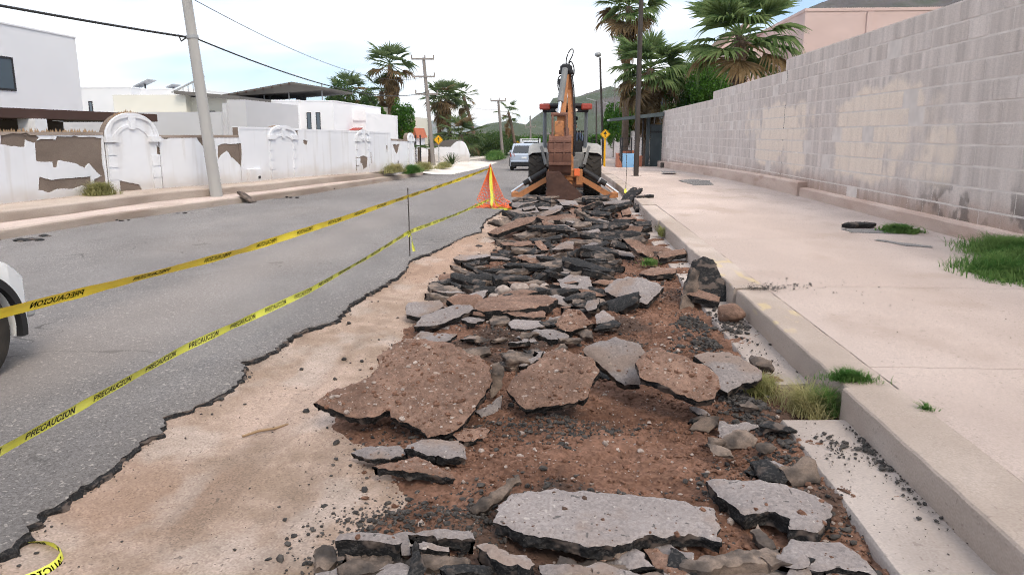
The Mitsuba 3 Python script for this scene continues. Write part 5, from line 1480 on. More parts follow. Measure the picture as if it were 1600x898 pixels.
def bpart(name, m, mt, **kw):
    return part(bh, name, L(m), mt, **kw)


def wheel_mesh(r, w, lugs, lug_h):
    """Tyre on its axle along x, centred at the origin: carcass plus chevron lugs."""
    prof = [(-w / 2 * .8, r * .55), (-w / 2, r * .68), (-w / 2 * .98, r * .88), (-w / 2 * .8, r * .965), (0, r * .985), (w / 2 * .8, r * .965), (w / 2 * .98, r * .88), (w / 2, r * .68), (w / 2 * .8, r * .55)]
    n = 40
    a = np.arange(n) * 2 * PI / n
    v = np.array([[x, q * math.cos(t), q * math.sin(t)] for t in a for x, q in prof])
    k = len(prof)
    f = []
    for i in range(n):
        for j in range(k - 1):
            p, q = i * k + j, ((i + 1) % n) * k + j
            f += [(p, q, q + 1), (p, q + 1, p + 1)]
    car = trimesh.Trimesh(v, np.array(f), process=False)
    lg = []
    for i in range(lugs):
        t = i * 2 * PI / lugs
        for s in (-1, 1):
            b = trimesh.creation.box((w * .56, lug_h * 1.2, r * 2 * PI / lugs * .34))
            b.apply_transform(rot((1, 0, 0), math.degrees(t + s * PI / lugs * .5)) @ tr(s * w * .24, r * .975, 0) @ rot((0, 1, 0), s * 38))
            lg.append(b)
    return car, cat(lg)


def wheel(parent, name, c, r, w, lugs, lug_h, rim_m):
    car, lg = wheel_mesh(r, w, lugs, lug_h)
    k = part(parent, name, xf(car, tr(*c)), 'rubber', smooth=40)
    if lugs:
        put(k + '__tread', xf(lg, tr(*c)), 'rubber')
    rim = trimesh.creation.cylinder(r * .56, w * .7, sections=28)
    hub = trimesh.creation.cylinder(r * .2, w * .82, sections=16)
    put(k + '__rim', xf(cat([rim, hub]), tr(*c) @ rot((0, 1, 0), 90)), rim_m)
    return k


for s in (-1, 1):
    wheel(bh, 'rear_wheel', (BX + s * 0.815, BY, BZ + 0.72), 0.72, 0.50, 20, 0.045, 'machine_orange')
    wheel(bh, 'front_wheel', (BX + s * 0.80, BY + 2.15, BZ + 0.46), 0.46, 0.33, 18, 0.03, 'machine_orange')
    # fender: an arched shell over the rear wheel
    prof = []
    P = []
    for t in np.linspace(42, 175, 20):
        a = math.radians(t)
        P.append((-0.80 * math.cos(a), 0.80 * math.sin(a) + .72))
    rows_ = []
    for xo, dz in ((0.50, 0.03), (0.60, 0.05), (0.95, 0.02), (1.06, -0.05), (1.075, -0.13)):
        rows_.append([(s * xo, y, z + dz) for y, z in P])
    R_ = np.array(rows_)
    sh = grid_mesh(R_[..., 0], R_[..., 1], R_[..., 2])
    v = np.array(sh.vertices)
    two = trimesh.Trimesh(np.vstack([v, v - [0, 0, 0.02]]), np.vstack([sh.faces, sh.faces[:, ::-1] + len(v)]), process=False)
    bpart('fender', two, 'fender_grey', smooth=40)
    bpart('fender_rib', bar((s * .55, -0.86, .95), (s * .70, -.45, 1.46), .07, .06), 'machine_grey')
    # protective structure posts
    bpart('cab_post', bar((s * 0.585 + .0, -0.42, 1.28), (s * 0.60, -0.38, 2.55), .075, .09), 'post_grey')
    bpart('cab_post', bar((s * 0.68, 0.95, 1.0), (s * 0.62, 0.75, 2.55), .07, .08), 'machine_black')
    bpart('grab_rail', tube([(s * .72, -.1, 1.3), (s * .79, -.1, 1.45), (s * .79, -.1, 1.72), (s * .70, -.1, 1.78)], .014, 6), 'machine_black')
    bpart('warning_light', rbox(s * .60 - .155, s * .60 + .155, -.64, -.48, 2.50, 2.67, .03), 'red_lens')
    # stabilizer: leg, foot, cylinder barrel and rod
    lg = part(bh, 'stabilizer', L(bar((s * .40, -1.15, .62), (s * 1.38, -1.12, .05), .20, .13, w2=.24, h2=.16)), 'machine_orange')
    put(lg + '__foot', L(cat([rbox(s * 1.5 - .24, s * 1.5 + .24, -1.28, -.96, -.05, .02, .015), rbox(s * 1.42 - .1, s * 1.42 + .1, -1.24, -1.0, .0, .2, .03)])), 'machine_orange')
    put(lg + '__barrel', L(tube([(s * .50, -1.1, .82), (s * 1.17, -1.09, .42)], .078, 14)), 'machine_black', smooth=50)
    put(lg + '__rod', L(tube([(s * 1.15, -1.09, .43), (s * 1.52, -1.08, .18)], .038, 12)), 'chrome', smooth=50)
    put(lg + '__collar', L(tube([(s * .96, -1.095, .545), (s * 1.0, -1.094, .522)], .088, 14)), 'metal_grey')
bpart('roof', rbox(-.70, .74, -.60, 1.0, 2.55, 2.68, .05), 'machine_black')
bpart('roof_front', rbox(-.66, .66, -.53, -.42, 2.43, 2.56, .02), 'machine_black')
for x in (-.25, .3):
    k = bpart('work_lamp', trimesh.creation.cylinder(.055, .06, sections=16).apply_transform(tr(x, -.56, 2.49) @ rot((1, 0, 0), 90)), 'machine_black')
    put(k + '__lens', L(trimesh.creation.cylinder(.045, .02, sections=16).apply_transform(tr(x, -.598, 2.49) @ rot((1, 0, 0), 90))), 'white_lens')
bpart('mirror', rbox(.20, .38, .7, .74, 2.22, 2.34, .02), 'machine_black')
bpart('rear_panel', cat([rbox(-.56, .56, -.60, -.45, .86, 1.30, .03), rbox(-.40, .40, -.8, -.6, .62, 1.1, .03)]), 'machine_grey')
bpart('chassis', rbox(-.38, .38, -.7, 2.6, .45, .95, .05), 'machine_grey')
bpart('axle', tube([(-.7, 0, .72), (.7, 0, .72)], .14, 12), 'machine_black')
bpart('bonnet', rbox(-.42, .42, 1.0, 2.7, .95, 1.55, .08), 'machine_orange')
bpart('cab_floor', rbox(-.6, .6, -.45, 1.0, .9, 1.0, .02), 'machine_grey')
bpart('control_console', cat([rbox(.28, .56, -.36, -.1, 1.2, 1.62, .04)] + [tube([(x, -.25, 1.6), (x + .02, -.32, 1.86)], .014, 6) for x in (.30, .38, .46, .53)] + [trimesh.creation.icosphere(subdivisions=1, radius=.034).apply_translation((x + .02, -.33, 1.89)) for x in (.30, .38, .46, .53)]), 'machine_black')
bpart('toolbox', rbox(-.52, -.40, -.52, -.35, 1.25, 1.62, .03), 'bucket_rust')
bpart('seat', cat([rbox(-.02, .46, -.05, .42, 1.2, 1.34, .05), rbox(0, .44, .36, .48, 1.3, 1.85, .05)]), 'machine_black')
for s in (-1, 1):
    bpart('loader_arm', cat([bar((s * .55, 1.1, 1.35), (s * .55, 2.6, 1.15), .12, .2), bar((s * .55, 2.6, 1.15), (s * .55, 3.3, .35), .12, .2)]), 'machine_orange')
lp = Polygon([(3.15, .05), (3.9, .02), (3.92, .06), (3.25, .12), (3.2, .75), (3.5, .95), (3.47, .98), (3.1, .82)])
e = extrude(lp, 2.1)
e.apply_transform(tr(1.05, 0, 0) @ np.array([[0, 0, -1, 0], [1, 0, 0, 0], [0, 1, 0, 0], [0, 0, 0, 1.0]]))
bpart('loader_bucket', e, 'bucket_rust')
# rear frame and swing tower
bpart('rear_frame', cat([rbox(-.48, .50, -1.28, -1.12, .62, .84, .02), rbox(-.46, -.30, -1.3, -1.1, .40, .84, .02), rbox(.32, .50, -1.3, -1.1, .40, .84, .02), rbox(-.45, .45, -1.1, -.85, .45, .62, .02)]), 'machine_orange')
bpart('decal_panel', rbox(.26, .42, -1.315, -1.29, .66, .86, .004), 'orange_net')
bpart('swing_tower', cat([rbox(.0, .24, -1.25, -.95, .5, 1.25, .04), tube([(.12, -1.1, .4), (.12, -1.1, 1.3)], .11, 14)]), 'machine_orange')
# boom: curved box section rising to the top joint
bp = [(.15, -1.05, 1.1), (.165, -.95, 1.7), (.15, -.72, 2.4), (.12, -.62, 3.05), (.06, -.78, 3.62)]
bw, bd = [.18, .18, .17, .15, .13], [.34, .44, .44, .34, .22]


def beam_loft(pts, ws, ds):
    P = []
    pts = np.array(pts, float)
    tg = np.gradient(pts, axis=0)
    for p, t, w, d in zip(pts, tg, ws, ds):
        t = t / np.linalg.norm(t)
        u = np.array([1, 0, 0]) - t * t[0]
        u /= np.linalg.norm(u)
        v = np.cross(t, u)
        P.append([p + u * w / 2 * a + v * d / 2 * b for a, b in ((-1, -1), (1, -1), (1, 1), (-1, 1))])
    P = np.array(P)
    return fixed(loft(lambda i: P[int(i)], range(len(P)), True))


bm = bpart('boom', beam_loft(bp, bw, bd), 'machine_orange')
put(bm + '__hose_bundle', L(cat([tube([(.235 + dx, -1.22, 1.2), (.25 + dx, -1.2, 1.8), (.235 + dx, -1.0, 2.4), (.19 + dx, -.86, 3.05), (.11 + dx, -.92, 3.6)], .018, 6) for dx in (0, .035)])), 'machine_black')
# dipper stick hanging towards the camera
dp_ = [(.02, -.92, 3.62), (-.05, -1.14, 3.1), (-.10, -1.38, 2.5), (-.13, -1.55, 2.0), (-.15, -1.66, 1.62)]
dk = bpart('dipper', beam_loft(dp_, [.15, .2, .22, .23, .20], [.22, .32, .34, .3, .2]), 'machine_orange')
put(dk + '__barrel', L(tube([(-.03, -1.22, 3.58), (-.15, -1.58, 2.68)], .085, 16)), 'machine_grey', smooth=50)
put(dk + '__rod', L(tube([(-.15, -1.57, 2.70), (-.185, -1.70, 2.36)], .048, 14)), 'chrome', smooth=50)
put(dk + '__head', L(cat([rbox(-.14, .13, -1.25, -.8, 3.48, 3.72, .05), tube([(-.2, -1.12, 3.5), (.2, -1.12, 3.5)], .06, 12), tube([(-.17, -1.2, 3.28), (-.12, -1.3, 3.1)], .07, 10), tube([(-.17, -.85, 3.62), (.17, -.85, 3.62)], .075, 12)])), 'machine_black')
put(dk + '__link', L(cat([tube([(-.40, -1.72, 2.34), (.06, -1.72, 2.34)], .055, 12)] + [bar((x, -1.70, 2.36), (x + .01, -1.80, 1.72), .05, .13) for x in (-.36, .02)])), 'bucket_rust')
put(dk + '__plate', L(cat([rbox(-.30, -.05, -1.86, -1.8, 1.74, 2.16, .02)])), 'machine_orange')
for k, pts in enumerate(([(.02, -1.0, 3.7), (.0, -1.05, 3.84), (.06, -1.08, 4.02), (.15, -1.06, 4.12), (.19, -1.0, 4.05), (.14, -.95, 3.9), (.06, -.93, 3.76)], [(.07, -1.0, 3.68), (.13, -1.08, 3.78), (.2, -1.1, 3.66), (.22, -1.08, 3.48), (.15, -1.05, 3.38)],
                         [(-.13, -1.2, 3.4), (-.22, -1.28, 3.3), (-.22, -1.35, 3.1), (-.16, -1.42, 2.9)])):
    p = np.array(pts)
    t = np.linspace(0, len(p) - 1, 26)
    from scipy.interpolate import CubicSpline
    bpart('hose', tube(CubicSpline(np.arange(len(p)), p)(t), .016, 7), 'machine_black', smooth=60)
# bucket: curled, its curved back and ribs towards the camera, teeth up
BW = 0.56
arc = [(-1.70, 1.80), (-1.92, 1.74), (-2.02, 1.55), (-2.05, 1.28), (-2.0, 1.0), (-1.86, .78), (-1.62, .68), (-1.40, .74)]
arc_i = [(y + .035 if i < 6 else y, z - .02 if i == 0 else z + (.03 if i > 5 else 0)) for i, (y, z) in enumerate(arc)]
bkp = Polygon(arc + arc_i[::-1]).buffer(0)
e = extrude(bkp, BW)
M_ = np.array([[0, 0, 1, 0], [1, 0, 0, 0], [0, 1, 0, 0], [0, 0, 0, 1.0]])
bk = bpart('bucket', xf(e, tr(-.42, 0, 0) @ M_), 'bucket_rust')
sidep = Polygon(arc).buffer(0)
put(bk + '__side_plate', L(cat([xf(extrude(sidep, .025), tr(x, 0, 0) @ M_) for x in (-.445, .14)])), 'bucket_rust')
for i, x in enumerate((-.36, -.25, -.14, -.03, .08)):
    k = bk + ('__tooth' if i == 0 else f'__tooth_{i:03d}')
    put(k, L(bar((x, -1.80, 1.76), (x, -1.72, 1.98), .06, .05, w2=.035, h2=.02)), 'bucket_rust')
for i, z in enumerate((1.62, 1.36, 1.02)):
    k = bk + ('__wear_strip' if i == 0 else f'__wear_strip_{i:03d}')
    put(k, L(rbox(-.44, .16, -2.08 if i else -2.03, -2.02 if i else -1.97, z - .035, z + .035, .01)), 'bucket_rust')
for i, x in enumerate((-.30, -.05)):
    k = bk + ('__rib' if i == 0 else f'__rib_{i:03d}')
    put(k, L(xf(extrude(Polygon([(y - .04, z) for y, z in arc[1:6]] + arc[1:6][::-1]).buffer(.001), .035), tr(x, 0, 0) @ M_)), 'bucket_rust')
bpart('bucket_link_arm', cat([bar((x, -1.66, 1.65), (x, -1.45, 1.0), .05, .16) for x in (-.36, .04)]), 'machine_orange')

# ------------------------------------------------------------------ the operator
import manifold3d as m3


def body(bones, edge=0.03, it=8):
    """bones: list of chains [(x, y, z, r), ...]; one smooth continuous figure."""
    parts_ = []
    sph = trimesh.creation.icosphere(subdivisions=2)
    for ch in bones:
        for a, b in zip(ch[:-1], ch[1:]):
            pts = np.vstack([np.array(sph.vertices) * a[3] + a[:3], np.array(sph.vertices) * b[3] + b[:3]])
            parts_.append(m3.Manifold.hull_points(pts))
    u = m3.Manifold.batch_boolean(parts_, m3.OpType.Add).refine_to_length(edge)
    mm = u.to_mesh()
    t = trimesh.Trimesh(mm.vert_properties[:, :3], mm.tri_verts)
    trimesh.smoothing.filter_taubin(t, iterations=it)
    return t


op = thing('person', 'operator in a dark blue shirt and jeans seated in the cab of the backhoe', 'person')
O = np.array((BX + .24, BY + .18, BZ + 1.36))


def oc(*pts):
    return [(O[0] + p[0], O[1] + p[1], O[2] + p[2], p[3]) for p in pts]


hd = body([oc((0, -.02, .50, .055), (0, -.03, .60, .06)), oc((0, -.02, .66, .088), (0, -.035, .74, .095)), oc((0, -.09, .62, .06), (0, -.02, .70, .09)), oc((0, -.12, .675, .016), (0, -.128, .655, .018))] +
          [oc((s * .088, -.02, .68, .02), (s * .09, -.015, .65, .016)) for s in (-1, 1)] +
          [oc((s * .20, -.02, .44, .075), (s * .31, -.10, .20, .055), (s * .24, -.36, .12, .042), (s * .22, -.43, .12, .035)) for s in (-1, 1)] + [oc((s * .22, -.43, .12, .035), (s * .22 + dx, -.52, .10, .012)) for s in (-1, 1) for dx in (-.03, -.01, .012, .032)] +
          [oc((0, 0, .12, .15), (0, -.01, .3, .16), (0, -.02, .42, .13), (0, -.02, .5, .07)), oc((-.2, -.02, .44, .075), (.2, -.02, .44, .075))] +
          [oc((s * .09, 0, .06, .10), (s * .13, -.42, .10, .075), (s * .13, -.46, -.26, .055), (s * .13, -.56, -.32, .045)) for s in (-1, 1)])
V_ = np.array(hd.vertices) - O
C_ = hd.faces
cz, cx, cy = V_[:, 2], np.abs(V_[:, 0]), V_[:, 1]
fz, fx, fy = cz[C_].mean(1), cx[C_].mean(1), cy[C_].mean(1)
is_leg = (fz < .07) | ((fz < .19) & (fy < -.16) & (fx < .21))
is_skin = (fz > .505) | ((fy < -.20) & ~is_leg)
put(op + '__body', trimesh.Trimesh(hd.vertices, C_[is_skin], process=False), 'skin', smooth=True)
put(op + '__shirt', trimesh.Trimesh(hd.vertices, C_[~is_skin & ~is_leg], process=False), 'shirt_blue', smooth=True)
put(op + '__jeans', trimesh.Trimesh(hd.vertices, C_[is_leg], process=False), 'jeans', smooth=True)
hair = trimesh.creation.icosphere(subdivisions=3, radius=1).apply_transform(tr(*(O + [0, -.02, .755])) @ np.diag([.103, .108, .085, 1]))
put(op + '__hair', hair, 'hair', smooth=True)
for i, s in enumerate((-1, 1)):
    put(op + '__eye' + ('' if i == 0 else '_001'), trimesh.creation.icosphere(subdivisions=1, radius=.012).apply_translation(O + [s * .035, -.122, .70]), 'hair')

# ------------------------------------------------------------------ cars
def suv(label, col, x, y, z, heading, plate=True):
    """heading 0: front towards +y. Length along y, 4.45 m; width 1.80 m; height 1.64 m."""
    k = thing('parked_car' if not plate else 'car', label, 'car')
    W = 1.80
    Mz = tr(x, y, z) @ rot((0, 0, 1), heading)
    ex = lambda poly, w: extrude(poly, w).apply_transform(tr(-w / 2, 0, 0) @ M_)
    low = Polygon([(-2.18, .36), (-2.22, .55), (-2.20, .95), (-2.08, 1.06), (.80, 1.03), (1.28, .98), (1.48, .93), (1.66, .855), (1.84, .755), (2.02, .63), (2.14, .51), (2.19, .42), (2.18, .34), (1.9, .26), (-1.9, .26)])
    up_ = Polygon([(-2.12, 1.0), (-1.98, 1.25), (-1.72, 1.56), (-1.2, 1.63), (-.2, 1.63), (.20, 1.54), (1.12, .98)])
    plan = Polygon([(-.70, -2.22), (.70, -2.22), (.86, -2.0), (.90, -1.4), (.90, 1.5), (.885, 1.75), (.83, 1.95), (.70, 2.10), (.45, 2.2), (0, 2.24), (-.45, 2.2), (-.70, 2.10), (-.83, 1.95), (-.885, 1.75), (-.90, 1.5), (-.90, -1.4), (-.86, -2.0)])
    man = lambda t: m3.Manifold(m3.Mesh(np.array(t.vertices, np.float32), np.array(t.faces, np.uint32)))
    pl_ = extrude(plan, 2.0)

    def merged(t):
        t.merge_vertices()
        return man(t)
    front = Polygon([(-.86, .2), (-.90, .50), (-.90, .74), (-.875, .88), (-.80, 1.02), (-.70, 1.60), (-.62, 1.64), (-.5, 1.66), (.5, 1.66), (.62, 1.64), (.70, 1.60), (.80, 1.02), (.875, .88), (.90, .74), (.90, .50), (.86, .2)])
    fr_ = extrude(front, 6.0).apply_transform(tr(0, 3, 0) @ rot((1, 0, 0), 90))
    shell = merged(ex(low, 2.0)) + merged(ex(up_, 2.0))
    shell = (shell ^ merged(pl_)) ^ merged(fr_)
    for wy in (-1.32, 1.36):
        c = trimesh.creation.cylinder(.40, 2.4, sections=36).apply_transform(tr(0, wy, .34) @ rot((0, 1, 0), 90))
        shell = shell - merged(c)
    tm = shell.to_mesh()
    t = trimesh.Trimesh(tm.vert_properties[:, :3], tm.tri_verts)
    part(k, 'body', xf(t, Mz), col, smooth=28)
    # glazing laid 4 mm proud of the shell
    def side_glass(pts):
        P = np.array(pts)
        out = []
        for s in (-1, 1):
            xs = lambda zz: s * (np.interp(zz, [1.02, 1.60], [.80, .70]) + .006)
            v = np.array([(xs(zz), yy, zz) for yy, zz in P])
            vi = v - [s * .01, 0, 0]
            n = len(v)
            f = [(0, i, i + 1) for i in range(1, n - 1)]
            f = np.array(f)
            fb = f + n
            out.append(trimesh.Trimesh(np.vstack([v, vi]), np.vstack([f, f[:, ::-1], fb, fb[:, ::-1]]), process=False))
        return cat(out)
    part(k, 'side_window', xf(cat([side_glass([(-.95, 1.07), (-.05, 1.07), (-.05, 1.54), (-.8, 1.55)]), side_glass([(.03, 1.07), (.86, 1.07), (.28, 1.46), (.03, 1.53)]), side_glass([(-1.72, 1.10), (-1.03, 1.08), (-.9, 1.55), (-1.5, 1.52)])]), Mz), 'car_glass')
    part(k, 'rear_window', xf(trimesh.convex.convex_hull(np.array([(-.72, -2.105, 1.08), (.72, -2.105, 1.08), (-.60, -1.80, 1.50), (.60, -1.80, 1.50), (-.72, -2.05, 1.06), (.72, -2.05, 1.06), (-.6, -1.75, 1.46), (.6, -1.75, 1.46)])), Mz), 'car_glass')
    part(k, 'windscreen', xf(trimesh.convex.convex_hull(np.array([(-.74, 1.06, 1.04), (.74, 1.06, 1.04), (-.62, .27, 1.53), (.62, .27, 1.53), (-.74, 1.0, 1.0), (.74, 1.0, 1.0), (-.6, .25, 1.46), (.6, .25, 1.46)])), Mz), 'car_glass')
    for s in (-1, 1):
        part(k, 'tail_light', xf(trimesh.convex.convex_hull(np.array([(s * .56, -2.225, .86), (s * .86, -2.08, .84), (s * .86, -2.02, 1.06), (s * .60, -2.20, 1.02), (s * .86, -1.9, .98), (s * .6, -2.1, .95)])), Mz), 'red_lens')
        part(k, 'headlight', xf(trimesh.convex.convex_hull(np.array([(s * .48, 2.11, .58), (s * .74, 1.99, .58), (s * .76, 1.90, .68), (s * .48, 2.02, .66), (s * .6, 1.85, .60)])), Mz), 'white_lens')
        part(k, 'mirror', xf(rbox(s * 1.0 - .09, s * 1.0 + .09, .72, .84, 1.02, 1.18, .03), Mz), col)
        part(k, 'fog_lamp', xf(rbox(s * .74 - .07, s * .74 + .07, 2.0, 2.09, .34, .44, .02), Mz), 'metal_grey')
        for wy in (-1.32, 1.36):
            ring = Point(0, 0).buffer(.455, 24).difference(Point(0, 0).buffer(.398, 24)).intersection(sbox(-1, -.08, 1, 1))
            e_ = extrude(ring, .05)
            e_ = e_.apply_transform(tr(s * .905 - .025, wy, .34) @ M_)
            part(k, 'arch_trim', xf(e_, Mz), 'car_black')
            tyre, _ = wheel_mesh(.345, .22, 0, .01) if False else (wheel_mesh(.345, .22, 1, .001)[0], None)
            wk = part(k, 'wheel', xf(tyre, Mz @ tr(s * .79, wy, .345)), 'rubber', smooth=40)
            rim = [trimesh.creation.annulus(.185, .215, .17, sections=28)] + [trimesh.creation.box((.045, .2, .03)).apply_transform(rot((0, 0, 1), q * 72) @ tr(0, .1, s * .07)) for q in range(5)] + [trimesh.creation.cylinder(.05, .16, sections=16)]
            put(wk + '__rim', xf(cat(rim), Mz @ tr(s * .80, wy, .345) @ rot((0, 1, 0), 90)), 'wheel_alloy')
            put(wk + '__disc', xf(trimesh.creation.cylinder(.19, .05, sections=24), Mz @ tr(s * .77, wy, .345) @ rot((0, 1, 0), 90)), 'car_black')
    for b_ in (rbox(-.80, .80, -2.26, -2.1, .30, .52, .04), rbox(-.64, .64, 2.02, 2.235, .28, .40, .04)):
        part(k, 'bumper', xf(b_, Mz), 'car_black')
    part(k, 'sill', xf(rbox(-.84, .84, -.85, .88, .24, .33, .02), Mz), 'car_black')
    part(k, 'bumper', xf(rbox(-.82, .82, -2.275, -2.12, .52, .62, .03), Mz), col)
    part(k, 'licence_plate', xf(rbox(-.16, .16, -2.245, -2.215, .74, .84, .006), Mz), 'white_lens')
    part(k, 'roof_rail', xf(cat([bar((s * .58, -1.4, 1.65), (s * .58, .1, 1.65), .03, .04) for s in (-1, 1)]), Mz), 'car_black')
    return k


suv('silver sport utility car driving away on the road left of the backhoe', 'car_silver', -2.32, 48.2, float(zg(46)) - 0.02, 0)
suv('white car whose front fender and wheel reach in at the left edge', 'car_white', -4.97, 3.5, 0.0, 0)
tk = thing('pickup_truck', 'small white pickup truck far down the road beyond the silver car', 'truck')
Mz = tr(-2.75, 66, float(zg(64)))
part(tk, 'bed', xf(rbox(-.9, .9, -2.4, -.3, .5, 1.15, .05), Mz), 'car_white')
part(tk, 'cab', xf(trimesh.convex.convex_hull(np.array([(s * a, y, z) for s in (-1, 1) for a, y, z in ((.9, -.3, .5), (.9, 2.5, .5), (.9, -.3, 1.15), (.88, 2.4, 1.0), (.72, -.2, 1.82), (.72, .8, 1.82), (.88, 1.4, 1.1))])), Mz), 'car_white')
part(tk, 'rear_window', xf(rbox(-.6, .6, -.34, -.24, 1.3, 1.68, .01), Mz), 'car_glass')
part(tk, 'tailgate', xf(rbox(-.8, .8, -2.44, -2.38, .62, 1.1, .01), Mz), 'car_white')
part(tk, 'roof_rack', xf(cat([bar((s * .8, y, 1.15), (s * .8, y, 1.95), .06, .06) for s in (-1, 1) for y in (-2.2, -.4)] + [bar((-.83, y, 1.95), (.83, y, 1.95), .06, .06) for y in (-2.2, -.4)]), Mz), 'car_white')
for s in (-1, 1):
    part(tk, 'tail_light', xf(rbox(s * .85 - .06, s * .85 + .06, -2.45, -2.37, .8, 1.08, .01), Mz), 'red_lens')
    for y in (-1.5, 1.6):
        part(tk, 'wheel', xf(wheel_mesh(.38, .24, 1, .001)[0], Mz @ tr(s * .78, y, .38)), 'rubber')
# ------------------------------------------------------------------ palms
def fan_frond(seed, droop=0.5, span=150, n=26, petiole=0.75, blade=0.95):
    """A fan palm frond along +x from the origin: a petiole and folded blades that droop at their tips."""
    r = np.random.default_rng(seed)
    V, F = [], []

    def quad_strip(c, w, nrm):
        o = sum(len(a) for a in V)
        a = []
        for p, ww, q in zip(c, w, nrm):
            a += [p - q * ww / 2, p + q * ww / 2]
        V.append(np.array(a))
        for i in range(len(c) - 1):
            F.extend([(o + 2 * i, o + 2 * i + 2, o + 2 * i + 3), (o + 2 * i, o + 2 * i + 3, o + 2 * i + 1)])
    t = np.linspace(0, 1, 5)
    pet = np.column_stack([t * petiole, t * 0, -0.10 * t ** 2])
    quad_strip(pet, np.full(5, .045), np.tile([0, 1.0, 0], (5, 1)))
    quad_strip(pet, np.full(5, .04), np.tile([0, 0, 1.0], (5, 1)))
    for i in range(n):
        a = math.radians((i / (n - 1) - 0.5) * 2 * span / 2 + r.normal(0, 2))
        L_ = blade * (0.78 + 0.22 * math.cos(a)) * r.uniform(.88, 1.08)
        u = np.linspace(0, 1, 6)
        d = np.array([math.cos(a), math.sin(a), 0])
        c = pet[-1] + u[:, None] * L_ * d
        fall = droop * r.uniform(.6, 1.4)
        c[:, 2] += -fall * L_ * (0.25 * u ** 2 + 0.75 * np.clip(u - .5, 0, 1) ** 1.6 * 1.6) + 0.12 * abs(math.sin(a)) * u
        c[:, :2] -= (np.clip(u - .5, 0, 1) ** 2 * .5 * fall * L_)[:, None] * d[:2]
        w = L_ * np.array([.02, .075, .10, .085, .045, .006]) * 1.05
        q = np.cross(d, [0, 0, 1.0])
        tw = r.uniform(.2, .9) * (1 if i % 2 else -1)
        q = q * math.cos(tw) + np.array([0, 0, 1.0]) * math.sin(tw)
        quad_strip(c, w, np.tile(q, (6, 1)))
    return trimesh.Trimesh(np.vstack(V), np.array(F), process=False)


FR = [fan_frond(s, d) for s, d in ((1, .35), (2, .6), (3, .9), (4, .5))]
FRD = [mikit.ply(f, None) for f in FR]
FRL = [fan_frond(s + 10, d, n=16) for s, d in ((1, .35), (2, .7))]
FRLD = [mikit.ply(f, None) for f in FRL]


def palm(label, base, height, scale, n, seed, trunk_r=0.2, group=None, skirt=0, dead=0.12, lean=(0, 0), lite=False, boots=False, leafm='palm_leaf', up_min=-35):
    k = thing('palm_tree', label, 'palm', group)
    r = np.random.default_rng(seed)
    b = np.array(base, float)
    top = b + [lean[0], lean[1], height]
    t = np.linspace(0, 1, 10)
    p = b + (top - b) * t[:, None] + np.array([lean[0], lean[1], 0]) * (-(t * (1 - t)) * .5)[:, None]
    part(k, 'trunk', tube(p, trunk_r * (1.05 - .25 * t) * (1 + .04 * np.sin(t * 60)), 12), 'palm_trunk', smooth=40)
    if boots:
        bt = []
        for i in range(150):
            z = r.uniform(max(0, height - 2.6), height)
            a = i * 2.4
            q = b + (top - b) * (z / height)
            d = np.array([math.cos(a), math.sin(a), 0])
            rr = trunk_r * (1.05 - .25 * z / height)
            bt.append(bar(q + d * rr * .8, q + d * (rr + .16) + [0, 0, .22], .10, .03, up=d, w2=.05, h2=.015))
        part(k, 'leaf_bases', cat(bt), 'palm_trunk', kind='stuff')
    pool = FRLD if lite else FRD
    for i in range(n):
        u = (i + .5) / n
        el = math.degrees(math.asin(math.sin(math.radians(up_min)) + (0.985 - math.sin(math.radians(up_min))) * (1 - u))) + r.normal(0, 6)
        az = i * 137.5 + r.normal(0, 12)
        s = scale * r.uniform(.85, 1.12) * (0.8 + .2 * u if el > 60 else 1)
        q = top + [0, 0, (el - 20) / 90 * .22 * scale]
        M = T().translate(list(q)).rotate([0, 0, 1], az).rotate([0, 1, 0], -el).rotate([1, 0, 0], r.normal(0, 14)).scale(s)
        brown = el < -12 and r.random() < .55 or r.random() < dead * .4
        part(k, 'frond', pool[(i if el < 30 else 0) % len(pool)], 'dead_leaf' if brown else leafm, to_world=M)
    if skirt:
        V = []
        for i in range(skirt):
            az = r.uniform(0, 360)
            z = r.uniform(.1, 1.5) * scale
            q = top - [0, 0, z]
            f = FRL[i % 2].copy()
            f.apply_transform(tr(*q) @ rot((0, 0, 1), az) @ rot((0, 1, 0), r.uniform(58, 80)) @ np.diag([scale * .9, scale * .55, scale * .9, 1]))
            V.append(f)
        part(k, 'dead_skirt', cat(V), 'dead_leaf')
    return k


# right side, behind the block wall
palm('nearest fan palm with shaggy brown trunk rising over the right block wall', (7.9, 36, 0), 6.0, 1.85, 31, 5, .30, skirt=0, boots=True, dead=.03, up_min=-32)
palm('full fan palm with a thick dead skirt behind the gate canopy', (5.55, 51, -.4), 6.3, 1.75, 44, 6, .33, skirt=34, dead=.1, up_min=-50)
palm('tall fan palm behind the dark pole, its crown cut by the top edge', (4.45, 56, -.5), 11.0, 1.55, 32, 7, .24, skirt=22, up_min=-50)
palm('short palm stub behind the far block wall beside the gate', (6.9, 54, -.5), 3.3, 1.0, 22, 8, .3, skirt=18, lite=True, up_min=-50)
tw = thing('tree', 'dark gnarled leafless trunk showing over the top of the right wall', 'tree')
part(tw, 'trunk', cat([tapered((14.1, 24, 0), (13.35, 24, 8.6), .5, .32, 10), tapered((14.1, 24.3, 3), (14.7, 24.2, 8.7), .35, .25, 8), tapered((13.9, 24.6, 4), (15.3, 24.3, 8.6), .3, .22, 8)]), 'bark')
